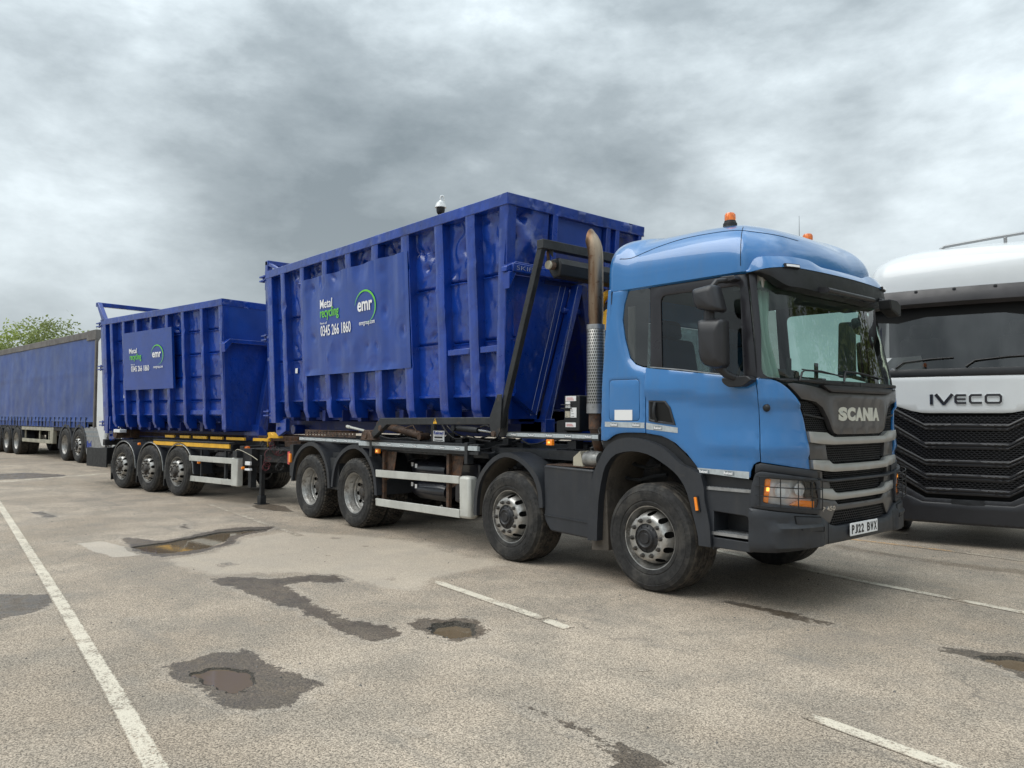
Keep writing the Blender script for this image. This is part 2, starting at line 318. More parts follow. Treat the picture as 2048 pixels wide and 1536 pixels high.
class G:
    def __init__(s): s.v = []; s.f = []; s.m = []
    def add(s, vs, fs, mi=0):
        b = len(s.v); s.v += [tuple(v) for v in vs]; s.f += [tuple(b+i for i in f) for f in fs]; s.m += [mi]*len(fs); return s
    def box(s, x0, x1, y0, y1, z0, z1, mi=0, T=None):
        vs = [Vector((x, y, z)) for z in (z0, z1) for y in (y0, y1) for x in (x0, x1)]
        if T is not None: vs = [T(v) if callable(T) else T @ v for v in vs]
        return s.add(vs, [(0, 2, 3, 1), (4, 5, 7, 6), (0, 1, 5, 4), (2, 6, 7, 3), (0, 4, 6, 2), (1, 3, 7, 5)], mi)
    def prism(s, pts, y0, y1, mi=0, f=None):
        """polygon in (x,z) extruded along y (or mapped by f(x,y,z))"""
        a = sum(pts[i][0]*pts[(i+1) % len(pts)][1]-pts[(i+1) % len(pts)][0]*pts[i][1] for i in range(len(pts)))
        if a < 0: pts = pts[::-1]
        n = len(pts); f = f or (lambda x, y, z: (x, y, z))
        vs = [f(p[0], y0, p[1]) for p in pts]+[f(p[0], y1, p[1]) for p in pts]
        return s.add(vs, [tuple(range(n)), tuple(range(2*n-1, n-1, -1))]+[(i, i+n, (i+1) % n+n, (i+1) % n) for i in range(n)], mi)
    def beam(s, a, b, w, h, mi=0, up=(0, 0, 1)):
        a, b = Vector(a), Vector(b); d = (b-a).normalized(); u = Vector(up); sx = d.cross(u)
        if sx.length < 1e-4: sx = d.cross(Vector((0, 1, 0)))
        sx.normalize(); u = sx.cross(d).normalized()
        vs = [p+sx*i*w/2+u*j*h/2 for p in (a, b) for i, j in ((-1, -1), (1, -1), (1, 1), (-1, 1))]
        return s.add(vs, [(0, 1, 2, 3), (7, 6, 5, 4), (0, 4, 5, 1), (1, 5, 6, 2), (2, 6, 7, 3), (3, 7, 4, 0)], mi)
    def tube(s, pts, r, n=8, closed=False, mi=0, cap=True):
        pts = [Vector(p) for p in pts]; m = len(pts); rings = []; prev = None
        for i, p in enumerate(pts):
            if closed: d = (pts[(i+1) % m]-pts[i-1])
            else: d = pts[min(i+1, m-1)]-pts[max(i-1, 0)]
            d.normalize()
            u = prev if prev is not None else (Vector((0, 0, 1)) if abs(d.z) < .9 else Vector((1, 0, 0)))
            sx = d.cross(u); sx.normalize(); u = sx.cross(d).normalized(); prev = u
            rr = r[i] if isinstance(r, (list, tuple)) else r
            rings.append([p+(sx*math.cos(t)+u*math.sin(t))*rr for t in [2*math.pi*k/n for k in range(n)]])
        vs = [v for g in rings for v in g]; fs = []
        for i in range(m if closed else m-1):
            j = (i+1) % m
            for k in range(n): fs.append((i*n+k, j*n+k, j*n+(k+1) % n, i*n+(k+1) % n))
        if not closed and cap: fs += [tuple(range(n)), tuple(range(m*n-1, (m-1)*n-1, -1))]
        return s.add(vs, [f[::-1] for f in fs], mi)
    def lathe(s, prof, c=(0, 0, 0), axis='y', n=32, mi=0, a0=0., a1=2*math.pi, seg=None):
        """prof = [(radius, along-axis)]"""
        full = abs(a1-a0-2*math.pi) < 1e-6; k = n if full else n+1
        vs = []
        for r_, h in prof:
            for i in range(k):
                t = a0+(a1-a0)*i/n; p, q = r_*math.cos(t), r_*math.sin(t)
                v = {'y': (p, h, q), 'z': (p, q, h), 'x': (h, p, q)}[axis]
                vs.append((v[0]+c[0], v[1]+c[1], v[2]+c[2]))
        fs = []
        for j in range(len(prof)-1):
            for i in range(n):
                i2 = (i+1) % k
                fs.append((j*k+i, j*k+i2, (j+1)*k+i2, (j+1)*k+i))
        return s.add(vs, fs, mi)
    def grid(s, nu, nv, f, mi=0, flip=False):
        vs = [f(i/nu, j/nv) for j in range(nv+1) for i in range(nu+1)]
        fs = [(j*(nu+1)+i, j*(nu+1)+i+1, (j+1)*(nu+1)+i+1, (j+1)*(nu+1)+i) for j in range(nv) for i in range(nu)]
        return s.add(vs, [f_[::-1] for f_ in fs] if flip else fs, mi)
    def mesh(s, name):
        me = bpy.data.meshes.new(name); me.from_pydata(s.v, [], s.f)
        if any(s.m): me.polygons.foreach_set('material_index', s.m)
        me.update(); return me
    def split(s, name, mats, parent=None, **k):
        """each separate piece becomes a part of its own"""
        par = list(range(len(s.v)))
        def fd(a):
            while par[a] != a: par[a] = par[par[a]]; a = par[a]
            return a
        for f in s.f:
            for i in f[1:]: par[fd(i)] = fd(f[0])
        grp = {}
        for f, m in zip(s.f, s.m): grp.setdefault(fd(f[0]), []).append((f, m))
        out = []
        for fs in grp.values():
            idx = {}; g = G()
            for f, m in fs:
                for i in f:
                    if i not in idx: idx[i] = len(g.v); g.v.append(s.v[i])
                g.f.append(tuple(idx[i] for i in f)); g.m.append(m)
            out.append(g.build(name, mats, parent, **k))
        return out
    def build(s, name, mats, parent=None, bevel=0., smooth=None, fix=False):
        me = s.mesh(name)
        if fix:
            bm = bmesh.new(); bm.from_mesh(me); bmesh.ops.recalc_face_normals(bm, faces=bm.faces); bm.to_mesh(me); bm.free()
        return link(name, me, mats, parent, bevel, smooth)
def copy_tree(o, parent=None):
    c = o.copy(); C.objects.link(c); c.parent = parent
    for ch in list(o.children): copy_tree(ch, c)
    return c

# text and outline geometry ------------------------------------------------
_tc = {}
def text_geo(body, bold=0., res=3):
    key = (body, bold)
    if key in _tc: return _tc[key]
    cu = bpy.data.curves.new('t', 'FONT'); cu.body = body; cu.size = 1; cu.offset = bold; cu.resolution_u = res; cu.fill_mode = 'FRONT'
    o = bpy.data.objects.new('t', cu); C.objects.link(o)
    dg = bpy.context.evaluated_depsgraph_get(); dg.update()
    me = bpy.data.meshes.new_from_object(o.evaluated_get(dg))
    vs = [v.co.copy() for v in me.vertices]; fs = [tuple(p.vertices) for p in me.polygons]
    bpy.data.objects.remove(o); bpy.data.curves.remove(cu); bpy.data.meshes.remove(me)
    x0, x1 = min(v.x for v in vs), max(v.x for v in vs); y0, y1 = min(v.y for v in vs), max(v.y for v in vs)
    vs = [((v.x-x0)/(x1-x0), (v.y-y0)/(y1-y0)) for v in vs]
    _tc[key] = (vs, fs); return _tc[key]
def put_text(g, body, u0, u1, v0, v1, mp, thick=.002, bold=0., mi=0, lean=0.):
    """letters filling the rectangle u0..u1 x v0..v1, mapped to 3D by mp(u, v, height)"""
    vs, fs = text_geo(body, bold)
    P = [(u0+(a+lean*b)*(u1-u0), v0+b*(v1-v0)) for a, b in vs]
    n = len(P); V = [mp(u, v, thick) for u, v in P]+[mp(u, v, 0) for u, v in P]
    ed = {}
    for f in fs:
        for i in range(len(f)):
            e = (f[i], f[(i+1) % len(f)])
            ed[e] = ed.get(e, 0)+1
    F_ = list(fs)
    for (a, b) in ed:
        if (b, a) not in ed: F_.append((a, a+n, b+n, b))
    g.add(V, F_, mi)
def put_chars(g, spec, v0, v1, mp, thick=.002, bold=0., mi=0):
    """each character fitted to its own width: spec = [(char, u0, u1)]"""
    for ch, a, b in spec: put_text(g, ch, a, b, v0, v1, mp, thick, bold, mi)
def row(text, u0, u1, gap=.12, wd={'I': .38, '1': .55, ' ': .5, 'l': .35, 'i': .35}):
    ws = [wd.get(c, 1.) for c in text]; tot = sum(ws)+gap*(len(text)-1); k = (u1-u0)/tot; x = u0; out = []
    for c, w in zip(text, ws):
        if c != ' ': out.append((c, x, x+w*k))
        x += (w+gap)*k
    return out
def fillet(poly, r, n=4):
    out = []; m = len(poly)
    for i in range(m):
        p0, p, p1 = Vector(poly[i-1]), Vector(poly[i]), Vector(poly[(i+1) % m])
        rr = r[i] if isinstance(r, (list, tuple)) else r
        a, b = (p0-p), (p1-p); la, lb = a.length, b.length
        d = min(rr, la*.45, lb*.45)
        if d < 1e-4: out.append(tuple(p)); continue
        A, B = p+a/la*d, p+b/lb*d
        for k in range(n+1):
            t = k/n; q = A*(1-t)**2+p*2*t*(1-t)+B*t*t; out.append((q.x, q.y))
    return out
def inside(p, poly):
    x, y = p; c = False; j = len(poly)-1
    for i in range(len(poly)):
        xi, yi = poly[i]; xj, yj = poly[j]
        if (yi > y) != (yj > y) and x < (xj-xi)*(y-yi)/(yj-yi)+xi: c = not c
        j = i
    return c
def bdist(p, poly):
    best = 9; x, y = p
    for i in range(len(poly)):
        ax, ay = poly[i-1]; bx, by = poly[i]; dx, dy = bx-ax, by-ay; L = dx*dx+dy*dy
        t = 0 if L == 0 else max(0, min(1, ((x-ax)*dx+(y-ay)*dy)/L)); best = min(best, math.hypot(x-ax-t*dx, y-ay-t*dy))
    return best
def resample(poly, res):
    out = []
    for i in range(len(poly)):
        a, b = poly[i], poly[(i+1) % len(poly)]; L = math.hypot(b[0]-a[0], b[1]-a[1]); k = max(1, int(math.ceil(L/res)))
        out += [(a[0]+(b[0]-a[0])*t/k, a[1]+(b[1]-a[1])*t/k) for t in range(k)]
    return out
def tri_region(poly, holes=(), res=.08, inset=.0):
    polys = [resample(poly, res)]+[resample(h, res) for h in holes]
    pts = []; edges = []
    for pl in polys:
        b = len(pts); pts += pl; edges += [(b+i, b+(i+1) % len(pl)) for i in range(len(pl))]
    nb = len(pts)
    extra = []
    if inset:
        for pl in polys:
            m = len(pl)
            for i in range(m):
                dx, dy = pl[(i+1) % m][0]-pl[i-1][0], pl[(i+1) % m][1]-pl[i-1][1]; L = math.hypot(dx, dy) or 1
                for sg in (1, -1):
                    q = (pl[i][0]-sg*dy/L*inset, pl[i][1]+sg*dx/L*inset)
                    if inside(q, polys[0]) and not any(inside(q, h) for h in polys[1:]) and min(bdist(q, z) for z in polys) > inset*.8: extra.append(q)
    xs = [p[0] for p in polys[0]]; ys = [p[1] for p in polys[0]]
    i0, i1, j0, j1 = int(min(xs)/res)-1, int(max(xs)/res)+2, int(min(ys)/res)-1, int(max(ys)/res)+2
    for i in range(i0, i1):
        for j in range(j0, j1):
            q = (i*res+(j % 2)*res*.5, j*res)
            if inside(q, polys[0]) and not any(inside(q, h) for h in polys[1:]) and min(bdist(q, z) for z in polys) > max(res*.42, inset*1.9): extra.append(q)
    v, _, f, *_ = delaunay_2d_cdt([Vector(p) for p in pts+extra], edges, [], 0, 1e-6)
    V = [(p.x, p.y) for p in v]; F_ = []
    for t in f:
        cx, cy = sum(V[i][0] for i in t)/3, sum(V[i][1] for i in t)/3
        if inside((cx, cy), polys[0]) and not any(inside((cx, cy), h) for h in polys[1:]):
            a, b, c = t
            ar = (V[b][0]-V[a][0])*(V[c][1]-V[a][1])-(V[c][0]-V[a][0])*(V[b][1]-V[a][1])
            if abs(ar) > 1e-10: F_.append((a, b, c) if ar > 0 else (a, c, b))
    return V, F_
def patch_geo(g, mp, poly, holes=(), res=.08, off=0., thick=.02, edge=.004, inset=.010, mi=0):
    """plate cut to poly on the surface mp(u, v, offset): front, rounded rim, side walls, back"""
    V, F_ = tri_region(poly, holes, res, inset if edge else 0)
    cnt = {}
    for f in F_:
        for i in range(3): cnt[(f[i], f[(i+1) % 3])] = 1
    bd = [(a, b) for (a, b) in cnt if (b, a) not in cnt]; bs = {a for e in bd for a in e}
    fo = off if callable(off) else (lambda u, v: off)
    n = len(V)
    top = [mp(u, v, fo(u, v)-(edge if i in bs else 0)) for i, (u, v) in enumerate(V)]
    if thick:
        bot = [mp(u, v, fo(u, v)-thick) for u, v in V]
        g.add(top+bot, list(F_)+[(f[0]+n, f[2]+n, f[1]+n) for f in F_]+[(a, a+n, b+n, b) for a, b in bd], mi)
    else: g.add(top, F_, mi)
def patch(name, m, mp, poly, parent, holes=(), smooth=38, **k):
    g = G(); patch_geo(g, mp, poly, holes, **k); return g.build(name, m, parent, smooth=smooth)
def hexmesh(g, mp, poly, cw=.032, ch=.020, bar=.005, off=0., depth=.012, mi=0):
    """real bars of a honeycomb inside poly"""
    xs = [p[0] for p in poly]; ys = [p[1] for p in poly]; seen = set()
    for j in range(int(min(ys)/ch)-1, int(max(ys)/ch)+2):
        for i in range(int(min(xs)/cw)-1, int(max(xs)/cw)+2):
            cx, cy = (i+(.5 if j % 2 else 0))*cw, j*ch
            hx = [(cx-.5*cw, cy-.2*ch), (cx-.5*cw, cy+.25*ch), (cx, cy+.6*ch), (cx+.5*cw, cy+.25*ch), (cx+.5*cw, cy-.2*ch)]
            for a, b in ((hx[0], hx[1]), (hx[1], hx[2]), (hx[2], hx[3])):
                m = ((a[0]+b[0])/2, (a[1]+b[1])/2)
                if not inside(m, poly): continue
                d = (b[0]-a[0], b[1]-a[1]); L = math.hypot(*d) or 1; nx, ny = -d[1]/L*bar/2, d[0]/L*bar/2
                q = [(a[0]+nx, a[1]+ny), (a[0]-nx, a[1]-ny), (b[0]-nx, b[1]-ny), (b[0]+nx, b[1]+ny)]
                v = [mp(u, w, off) for u, w in q]+[mp(u, w, off-depth) for u, w in q]
                g.add(v, [(0, 1, 2, 3), (0, 4, 5, 1), (2, 6, 7, 3), (1, 5, 6, 2), (3, 7, 4, 0)], mi)
sm = lambda a: 0. if a <= 0 else 1. if a >= 1 else a*a*(3-2*a)
def mir(poly, S2): return poly + [(S2-u, v) for u, v in reversed(poly)]
def flatmap(origin, eu, ev, en):
    o, eu, ev, en = map(Vector, (origin, eu, ev, en)); return lambda u, v, h: o+eu*u+ev*v+en*h

# ------------------------------------------------------------------ ground, potholes, painted lines
GD = {
 'wet1':[(-0.705, -4.131), (-0.734, -3.983), (-0.71, -3.892), (-0.782, -3.816), (-0.702, -3.689), (-0.668, -3.582), (-0.554, -3.549), (-0.397, -3.589), (-0.235, -3.582), (-0.107, -3.55), (-0.018, -3.475), (0.122, -3.505), (0.339, -3.514), (0.491, -3.533), (0.361, -3.588), (0.375, -3.668), (0.467, -3.701), (0.52, -3.796), (0.477, -3.889), (0.469, -4.005), (0.394, -4.071), (0.257, -4.103), (0.113, -4.114), (-0.071, -4.092), (-0.249, -4.098), (-0.484, -4.158)],
 'pud1':[(-0.417, -4.053), (-0.459, -3.931), (-0.405, -3.829), (-0.273, -3.744), (-0.135, -3.752), (0.032, -3.822), (0.128, -3.908), (0.115, -3.971), (0.002, -4.007), (-0.139, -4.046)],
 'wet2':[(-3.882, -4.711), (-3.563, -4.406), (-3.511, -4.25), (-3.306, -4.182), (-3.089, -4.312), (-2.81, -4.488), (-2.734, -4.633), (-2.597, -4.866)],
 'pud2b':[(-3.389, -4.771), (-3.392, -4.562), (-3.216, -4.462), (-2.966, -4.475), (-2.823, -4.646), (-2.797, -4.842)],
 'wet3':[(-3.287, -2.95), (-3.168, -2.733), (-2.83, -2.483), (-2.77, -2.186), (-2.616, -1.927), (-2.263, -1.884), (-2.164, -2.086), (-2.432, -2.229), (-2.429, -2.469), (-2.065, -2.527), (-1.573, -2.621), (-1.251, -2.612), (-0.915, -2.633), (-0.708, -2.551), (-0.575, -2.484), (-0.299, -2.523), (-0.224, -2.675), (-0.274, -2.829), (-0.539, -2.845), (-0.954, -2.84), (-1.262, -2.849), (-1.53, -2.785), (-1.677, -2.851), (-2.044, -2.864), (-2.554, -2.882), (-2.851, -2.967)],
 'hole4':[(-5.695, -2.966), (-5.786, -2.579), (-5.964, -2.163), (-6.228, -1.684), (-6.205, -1.285), (-6.05, -1.07), (-5.941, -1.394), (-5.788, -1.695), (-5.29, -1.963), (-5.013, -2.303), (-4.963, -2.657), (-5.028, -2.874), (-5.319, -2.939)],
 'wet4':[(-6.628, -2.833), (-6.413, -2.702), (-5.959, -2.527), (-6.165, -2.095), (-6.519, -1.575), (-6.482, -1.171), (-6.19, -0.819), (-5.892, -1.139), (-5.625, -1.629), (-5.118, -1.919), (-4.797, -2.358), (-4.704, -2.74), (-4.777, -2.959), (-5.196, -2.995), (-5.68, -2.991), (-6.191, -2.923)],
 'concrete':[(-6.436, -3.45), (-6.46, -3.127), (-6.077, -3.02), (-5.534, -2.988), (-5.153, -2.944), (-4.984, -3.055), (-5.064, -3.358), (-5.611, -3.43)],
 'light':[(-4.65, -2.964), (-4.767, -2.344), (-5.556, -1.681), (-5.791, -0.903), (-4.923, -0.372), (-3.625, 0.056), (-3.243, -0.024), (-2.621, -0.151), (-1.72, -0.076), (-1.808, -0.649), (-1.729, -1.215), (-1.428, -1.551), (-1.414, -1.696), (-1.605, -1.889), (-2.154, -1.934), (-2.846, -2.122), (-3.347, -2.908), (-3.932, -2.962)],
 's1':[(-10.471, -3.28), (-10.489, -3.097), (-9.967, -3.066), (-9.474, -3.037), (-9.433, -3.242), (-9.945, -3.232)],
 's2':[(-7.066, -1.966), (-7.431, -1.778), (-7.483, -1.677), (-7.077, -1.827), (-6.656, -1.915), (-6.828, -1.977)],
 's3':[(-3.886, -2.541), (-3.911, -2.468), (-3.771, -2.438), (-3.718, -2.542)],
 's4':[(-2.103, -3.954), (-2.103, -3.919), (-2.023, -3.915), (-1.984, -3.958)],
 's5':[(-9.091, -0.059), (-9.189, 0.307), (-8.539, 0.379), (-7.519, 0.106), (-7.986, -0.051), (-8.504, -0.166)],
 's6':[(-18.937, -2.773), (-19.117, -1.999), (-18.133, -1.267), (-17.544, -1.213), (-17.517, -1.929), (-16.571, -2.628), (-16.72, -3.052)],
 'wet5':[(-0.551, -2.339), (-0.642, -2.164), (-0.57, -2.079), (-0.434, -2.042), (-0.351, -1.864), (-0.196, -1.882), (0.009, -1.946), (0.119, -2.137), (0.142, -2.344), (0.026, -2.381), (-0.128, -2.393), (-0.264, -2.375), (-0.373, -2.395)],
 'hole5':[(-0.314, -2.325), (-0.388, -2.225), (-0.371, -2.088), (-0.313, -1.98), (-0.192, -1.955), (-0.051, -2.016), (0.06, -2.137), (0.066, -2.287), (-0.036, -2.366), (-0.174, -2.376)],
 'wet6':[(1.264, -2.828), (1.353, -2.784), (1.465, -2.771), (1.621, -2.793), (1.702, -2.771), (1.821, -2.753), (1.936, -2.801), (2.044, -2.769), (2.174, -2.769), (2.265, -2.779), (2.336, -2.78), (2.451, -2.832), (2.316, -3.04), (2.105, -2.965), (1.977, -2.909), (1.848, -2.871), (1.724, -2.883), (1.556, -2.87), (1.412, -2.851)],
 'wet7':[(0.407, 0.207), (0.745, 0.247), (1.077, 0.256), (1.387, 0.265), (1.649, 0.241), (1.642, 0.113), (1.42, 0.093), (1.171, 0.097), (0.826, 0.119)],
 'wet8':[(2.333, 0.104), (2.488, 0.221), (2.624, 0.286), (2.757, 0.348), (2.888, 0.471), (3.097, 0.626), (3.291, -0.207), (3.057, -0.151), (2.954, -0.044), (2.838, 0.009), (2.697, 0.059), (2.518, 0.07)],
 'hole8':[(2.674, 0.131), (2.79, 0.237), (2.919, 0.358), (3.08, 0.488), (3.176, 0.088), (3.01, 0.022), (2.847, 0.047)],
 'wet9':[(-0.304, 3.893), (-0.125, 4.0), (0.341, 3.948), (0.807, 3.814), (1.372, 3.809), (1.935, 3.967), (2.301, 4.039), (2.423, 3.516), (2.052, 3.536), (1.652, 3.483), (1.108, 3.528), (0.504, 3.577), (-0.07, 3.654)],
 'L1':[(-11.897, -3.488), (-3.716, -4.189), (-0.373, -4.493), (0.81, -4.615)],
 'L1w':[(-3.705, -4.237), (-3.636, -4.157), (0.773, -4.659), (0.847, -4.572)],
 'L2':[(-1.682, -1.27), (0.066, -1.431), (0.148, -1.462), (0.395, -1.478)],
 'L2w':[(-0.179, -1.365), (-0.1, -1.485)],
 'L2b':[(-9.811, -0.553), (-6.29, -0.877)],
 'L3':[(2.466, -1.725), (3.225, -1.814)],
 'L3w':[(2.913, -1.728), (2.92, -1.815)],
 'L4':[(-0.739, 2.372), (1.172, 1.973), (1.995, 1.872), (2.025, 1.867), (2.53, 1.784)],
 'L5':[(0.085, 4.533), (0.918, 4.577), (1.789, 4.502)],
 'L6':[(-16.867, -2.997), (-17.923, -0.283)],
 'farT':[(-30.392, -0.968), (-24.725, 1.151), (-9.785, -0.524), (-5.8, -0.914)],
}
def gz(x, y=0): return .19*sm((-x-14)/9)
def jag(poly, amp=.02, it=3, seed=1):
    rnd = random.Random(seed); p = list(poly)
    for k in range(it):
        q = []
        for i in range(len(p)):
            a, b = p[i], p[(i+1) % len(p)]; dx, dy = b[0]-a[0], b[1]-a[1]; L = math.hypot(dx, dy) or 1
            h = rnd.uniform(-1, 1)*min(amp, L*.28)
            q += [a, ((a[0]+b[0])/2-dy/L*h, (a[1]+b[1])/2+dx/L*h)]
        p = q; amp *= .62
    return p
holes = {k: jag(GD[k], .035, 3, i) for i, k in enumerate(('hole4', 'hole5', 'hole8', 'pud1'))}
def build_ground():
    outer = [(-900, -900), (900, -900), (900, 900), (-900, 900)]
    polys = [outer]+list(holes.values()); pts = []; ed = []
    for pl in polys:
        b = len(pts); pts += pl; ed += [(b+i, b+(i+1) % len(pl)) for i in range(len(pl))]
    ex = [(x, y) for x in range(-40, 12, 2) for y in range(-10, 16, 3) if all(bdist((x, y), h) > .4 for h in holes.values()) and not any(inside((x, y), h) for h in holes.values())]
    ex += [(x, y) for x in (-14, -16, -18, -20, -23) for y in range(-200, 201, 40) if abs(y) > 20]
    v, _, f, *_ = delaunay_2d_cdt([Vector(p) for p in pts+ex], ed, [], 0, 1e-6)
    F_ = []
    for t in f:
        c = (sum(v[i].x for i in t)/3, sum(v[i].y for i in t)/3)
        if any(inside(c, h) for h in holes.values()): continue
        a, b, d = t; ar = (v[b]-v[a]).x*(v[d]-v[a]).y-(v[d]-v[a]).x*(v[b]-v[a]).y
        F_.append((a, b, d) if ar > 0 else (a, d, b))
    g = G(); g.add([(p.x, p.y, gz(p.x)) for p in v], F_)
    setp(g.build('ground', 'g_asphalt'), kind='structure')
    # pothole beds: rough walls and floor below the surface
    for i, (k, h) in enumerate(holes.items()):
        dep = {'hole4': .05, 'hole5': .07, 'hole8': .05, 'pud1': .03}[k]
        V, T = tri_region(h, (), .06); cnt = {(f[j], f[(j+1) % 3]) for f in T for j in range(3)}; bd = {a for a, b in cnt if (b, a) not in cnt}
        g = G(); g.add([(x, y, 0 if n in bd else -dep*min(1, bdist((x, y), h)/.05)+noise.noise(Vector((x*20, y*20, i)))*.008) for n, (x, y) in enumerate(V)], T)
        setp(g.build('pothole', 'g_gravel', smooth=180), kind='structure')
        wd = {'hole4': .016, 'hole5': .034, 'hole8': .02, 'pud1': .009}[k]
        g = G(); g.add([(x, y, -wd) for x, y in V], T); setp(g.build('puddle', 'water'), kind='structure')
build_ground()
_z = [.0008]
def grow(poly, d):
    ar = sum(poly[i-1][0]*poly[i][1]-poly[i][0]*poly[i-1][1] for i in range(len(poly))); sg = 1 if ar > 0 else -1; out = []; m = len(poly)
    for i in range(m):
        dx, dy = poly[(i+1) % m][0]-poly[i-1][0], poly[(i+1) % m][1]-poly[i-1][1]; L = math.hypot(dx, dy) or 1
        out.append((poly[i][0]+sg*dy/L*d, poly[i][1]-sg*dx/L*d))
    return out
def sheet(name, m, poly, z=None, hs=(), res=.10, inset=.03):
    """thin overlay lying just on the ground, each a little above the one before"""
    if z is None: z = _z[0]; _z[0] += .00005
    V, T = tri_region(poly, hs, res, inset); me = bpy.data.meshes.new(name); me.from_pydata([(x, y, gz(x)+z) for x, y in V], [], T); me.update()
    at = me.attributes.new('edge', 'FLOAT', 'POINT'); at.data.foreach_set('value', [min(.5, bdist(p, poly)) for p in V])
    return setp(link(name, me, m), kind='structure')
sheet('resurfaced_patch', 'g_pale', jag(grow(GD['light'], .10), .05, 2, 3))
sheet('concrete_patch', 'g_concrete', jag(GD['concrete'], .02, 2, 5))
sheet('wet_patch', 'g_damp', jag(grow(GD['wet9'], .10), .06, 3, 14))
for k, hs in (('wet1', ['pud1']), ('wet2', []), ('wet3', []), ('wet4', ['hole4']), ('wet5', ['hole5']), ('wet6', []), ('wet7', []), ('wet8', ['hole8'])):
    sheet('wet_patch', 'g_wet', jag(grow(GD[k], .066), .04, 3, len(k)+ord(k[-1])), None, [holes[h] for h in hs])
for i, k in enumerate(('s1', 's2', 's3', 's4', 's5', 's6')): sheet('wet_patch', 'g_wet', jag(grow(GD[k], .058), .03, 2, 20+i))
rnd = random.Random(5)
for k in range(60):                                                 # small damp spots and loose stones
    x, y = rnd.uniform(-12, 4), rnd.uniform(-5.2, -.3); r = rnd.uniform(.03, .075)
    pl = [(x+r*math.cos(t)*rnd.uniform(.5, 1.5), y+r*math.sin(t)*rnd.uniform(.5, 1.4)) for t in [i*math.pi/4 for i in range(8)]]
    if k < 22: sheet('wet_patch', 'g_wet', pl, None, (), .5, .02)
g = G()
for k in range(900):
    x, y = rnd.uniform(-10, 5), rnd.uniform(-5.3, 6.5); r = rnd.choice((.003, .004, .005, .006, .010)); b = len(g.v)
    V = [(x+r*rnd.uniform(.6, 1.4)*math.cos(t), y+r*rnd.uniform(.6, 1.4)*math.sin(t), 0) for t in (0, 1.3, 2.6, 3.9, 5.1)]+[(x, y, r*rnd.uniform(.6, 1.2))]
    g.add(V, [(i, (i+1) % 5, 5) for i in range(5)])
for h in holes.values():
    for k in range(80):
        q = rnd.choice(h); x, y = q[0]+rnd.gauss(0, .08), q[1]+rnd.gauss(0, .08); r = rnd.choice((.003, .004, .005, .007, .010))
        if inside((x, y), h) and bdist((x, y), h) > .02: continue
        V = [(x+r*rnd.uniform(.6, 1.4)*math.cos(t), y+r*rnd.uniform(.6, 1.4)*math.sin(t), -.002) for t in (0, 1.3, 2.6, 3.9, 5.1)]+[(x, y, r*rnd.uniform(.6, 1.1))]
        g.add(V, [(i, (i+1) % 5, 5) for i in range(5)])
setp(g.build('loose_grit', 'g_gravel_light'), kind='stuff')
_z[0] = .0036
def line(pts, w, m, z=None, seed=1, name='parking_line'):
    P = [Vector(p) for p in pts]; L = [0.]
    for u, v in zip(P, P[1:]): L.append(L[-1]+(v-u).length)
    n = max(6, int(L[-1]/.15)); V = []; E = []; w += .02; cols = (-w/2, -w/2+.022, 0, w/2-.022, w/2); k = 0
    for i in range(n+1):
        t = L[-1]*i/n
        while k < len(P)-2 and L[k+1] < t: k += 1
        d = (P[k+1]-P[k]).normalized(); nr = Vector((-d.y, d.x)); q = P[k]+d*(t-L[k]); wob = .004*noise.noise(Vector((t*1.7, seed, 0)))
        for cc in cols:
            r = q+nr*(cc+wob); V.append((r.x, r.y, gz(r.x)+_z[0])); E.append(min(w/2-abs(cc), t+.001, L[-1]-t+.001))
    me = bpy.data.meshes.new(name); me.from_pydata(V, [], [(i*5+c_, (i+1)*5+c_, (i+1)*5+c_+1, i*5+c_+1)[::-1] for i in range(n) for c_ in range(4)]); me.update()
    at = me.attributes.new('edge', 'FLOAT', 'POINT'); at.data.foreach_set('value', E); _z[0] += .00005
    return setp(link(name, me, m), kind='structure')
line([(-24, -2.42)]+GD['L1']+[(1.9, -4.71)], .10, 'g_paint', None, 1)
line([(-1.682, -1.27), (.06, -1.43)], .10, 'g_paint', None, 3); line([(.085, -1.445), (.395, -1.482)], .10, 'g_paint', None, 4)
line(GD['L2b'], .08, 'g_paint_faint', None, 5); line([(-6.0, -.9), (-5.2, -.97)], .08, 'g_paint_faint', None, 6)
line([GD['L3'][0], (4.6, -1.97)], .10, 'g_paint', None, 7)
line([(-3.5, 2.95), (-.739, 2.352), (1.172, 1.963), (1.99, 1.862)], .10, 'g_paint_worn', None, 8); line([(2.01, 1.85), (2.53, 1.775), (5., 1.42)], .10, 'g_paint', None, 9)
line([(-.6, 4.52), (.9, 4.565), (1.1, 4.56)], .09, 'g_paint_yellow', None, 10); line([(1.1, 4.56), (1.789, 4.50), (4, 4.3)], .08, 'g_paint_faint', None, 11)
line(GD['L6'], .3, 'g_paint_faint', None, 12)

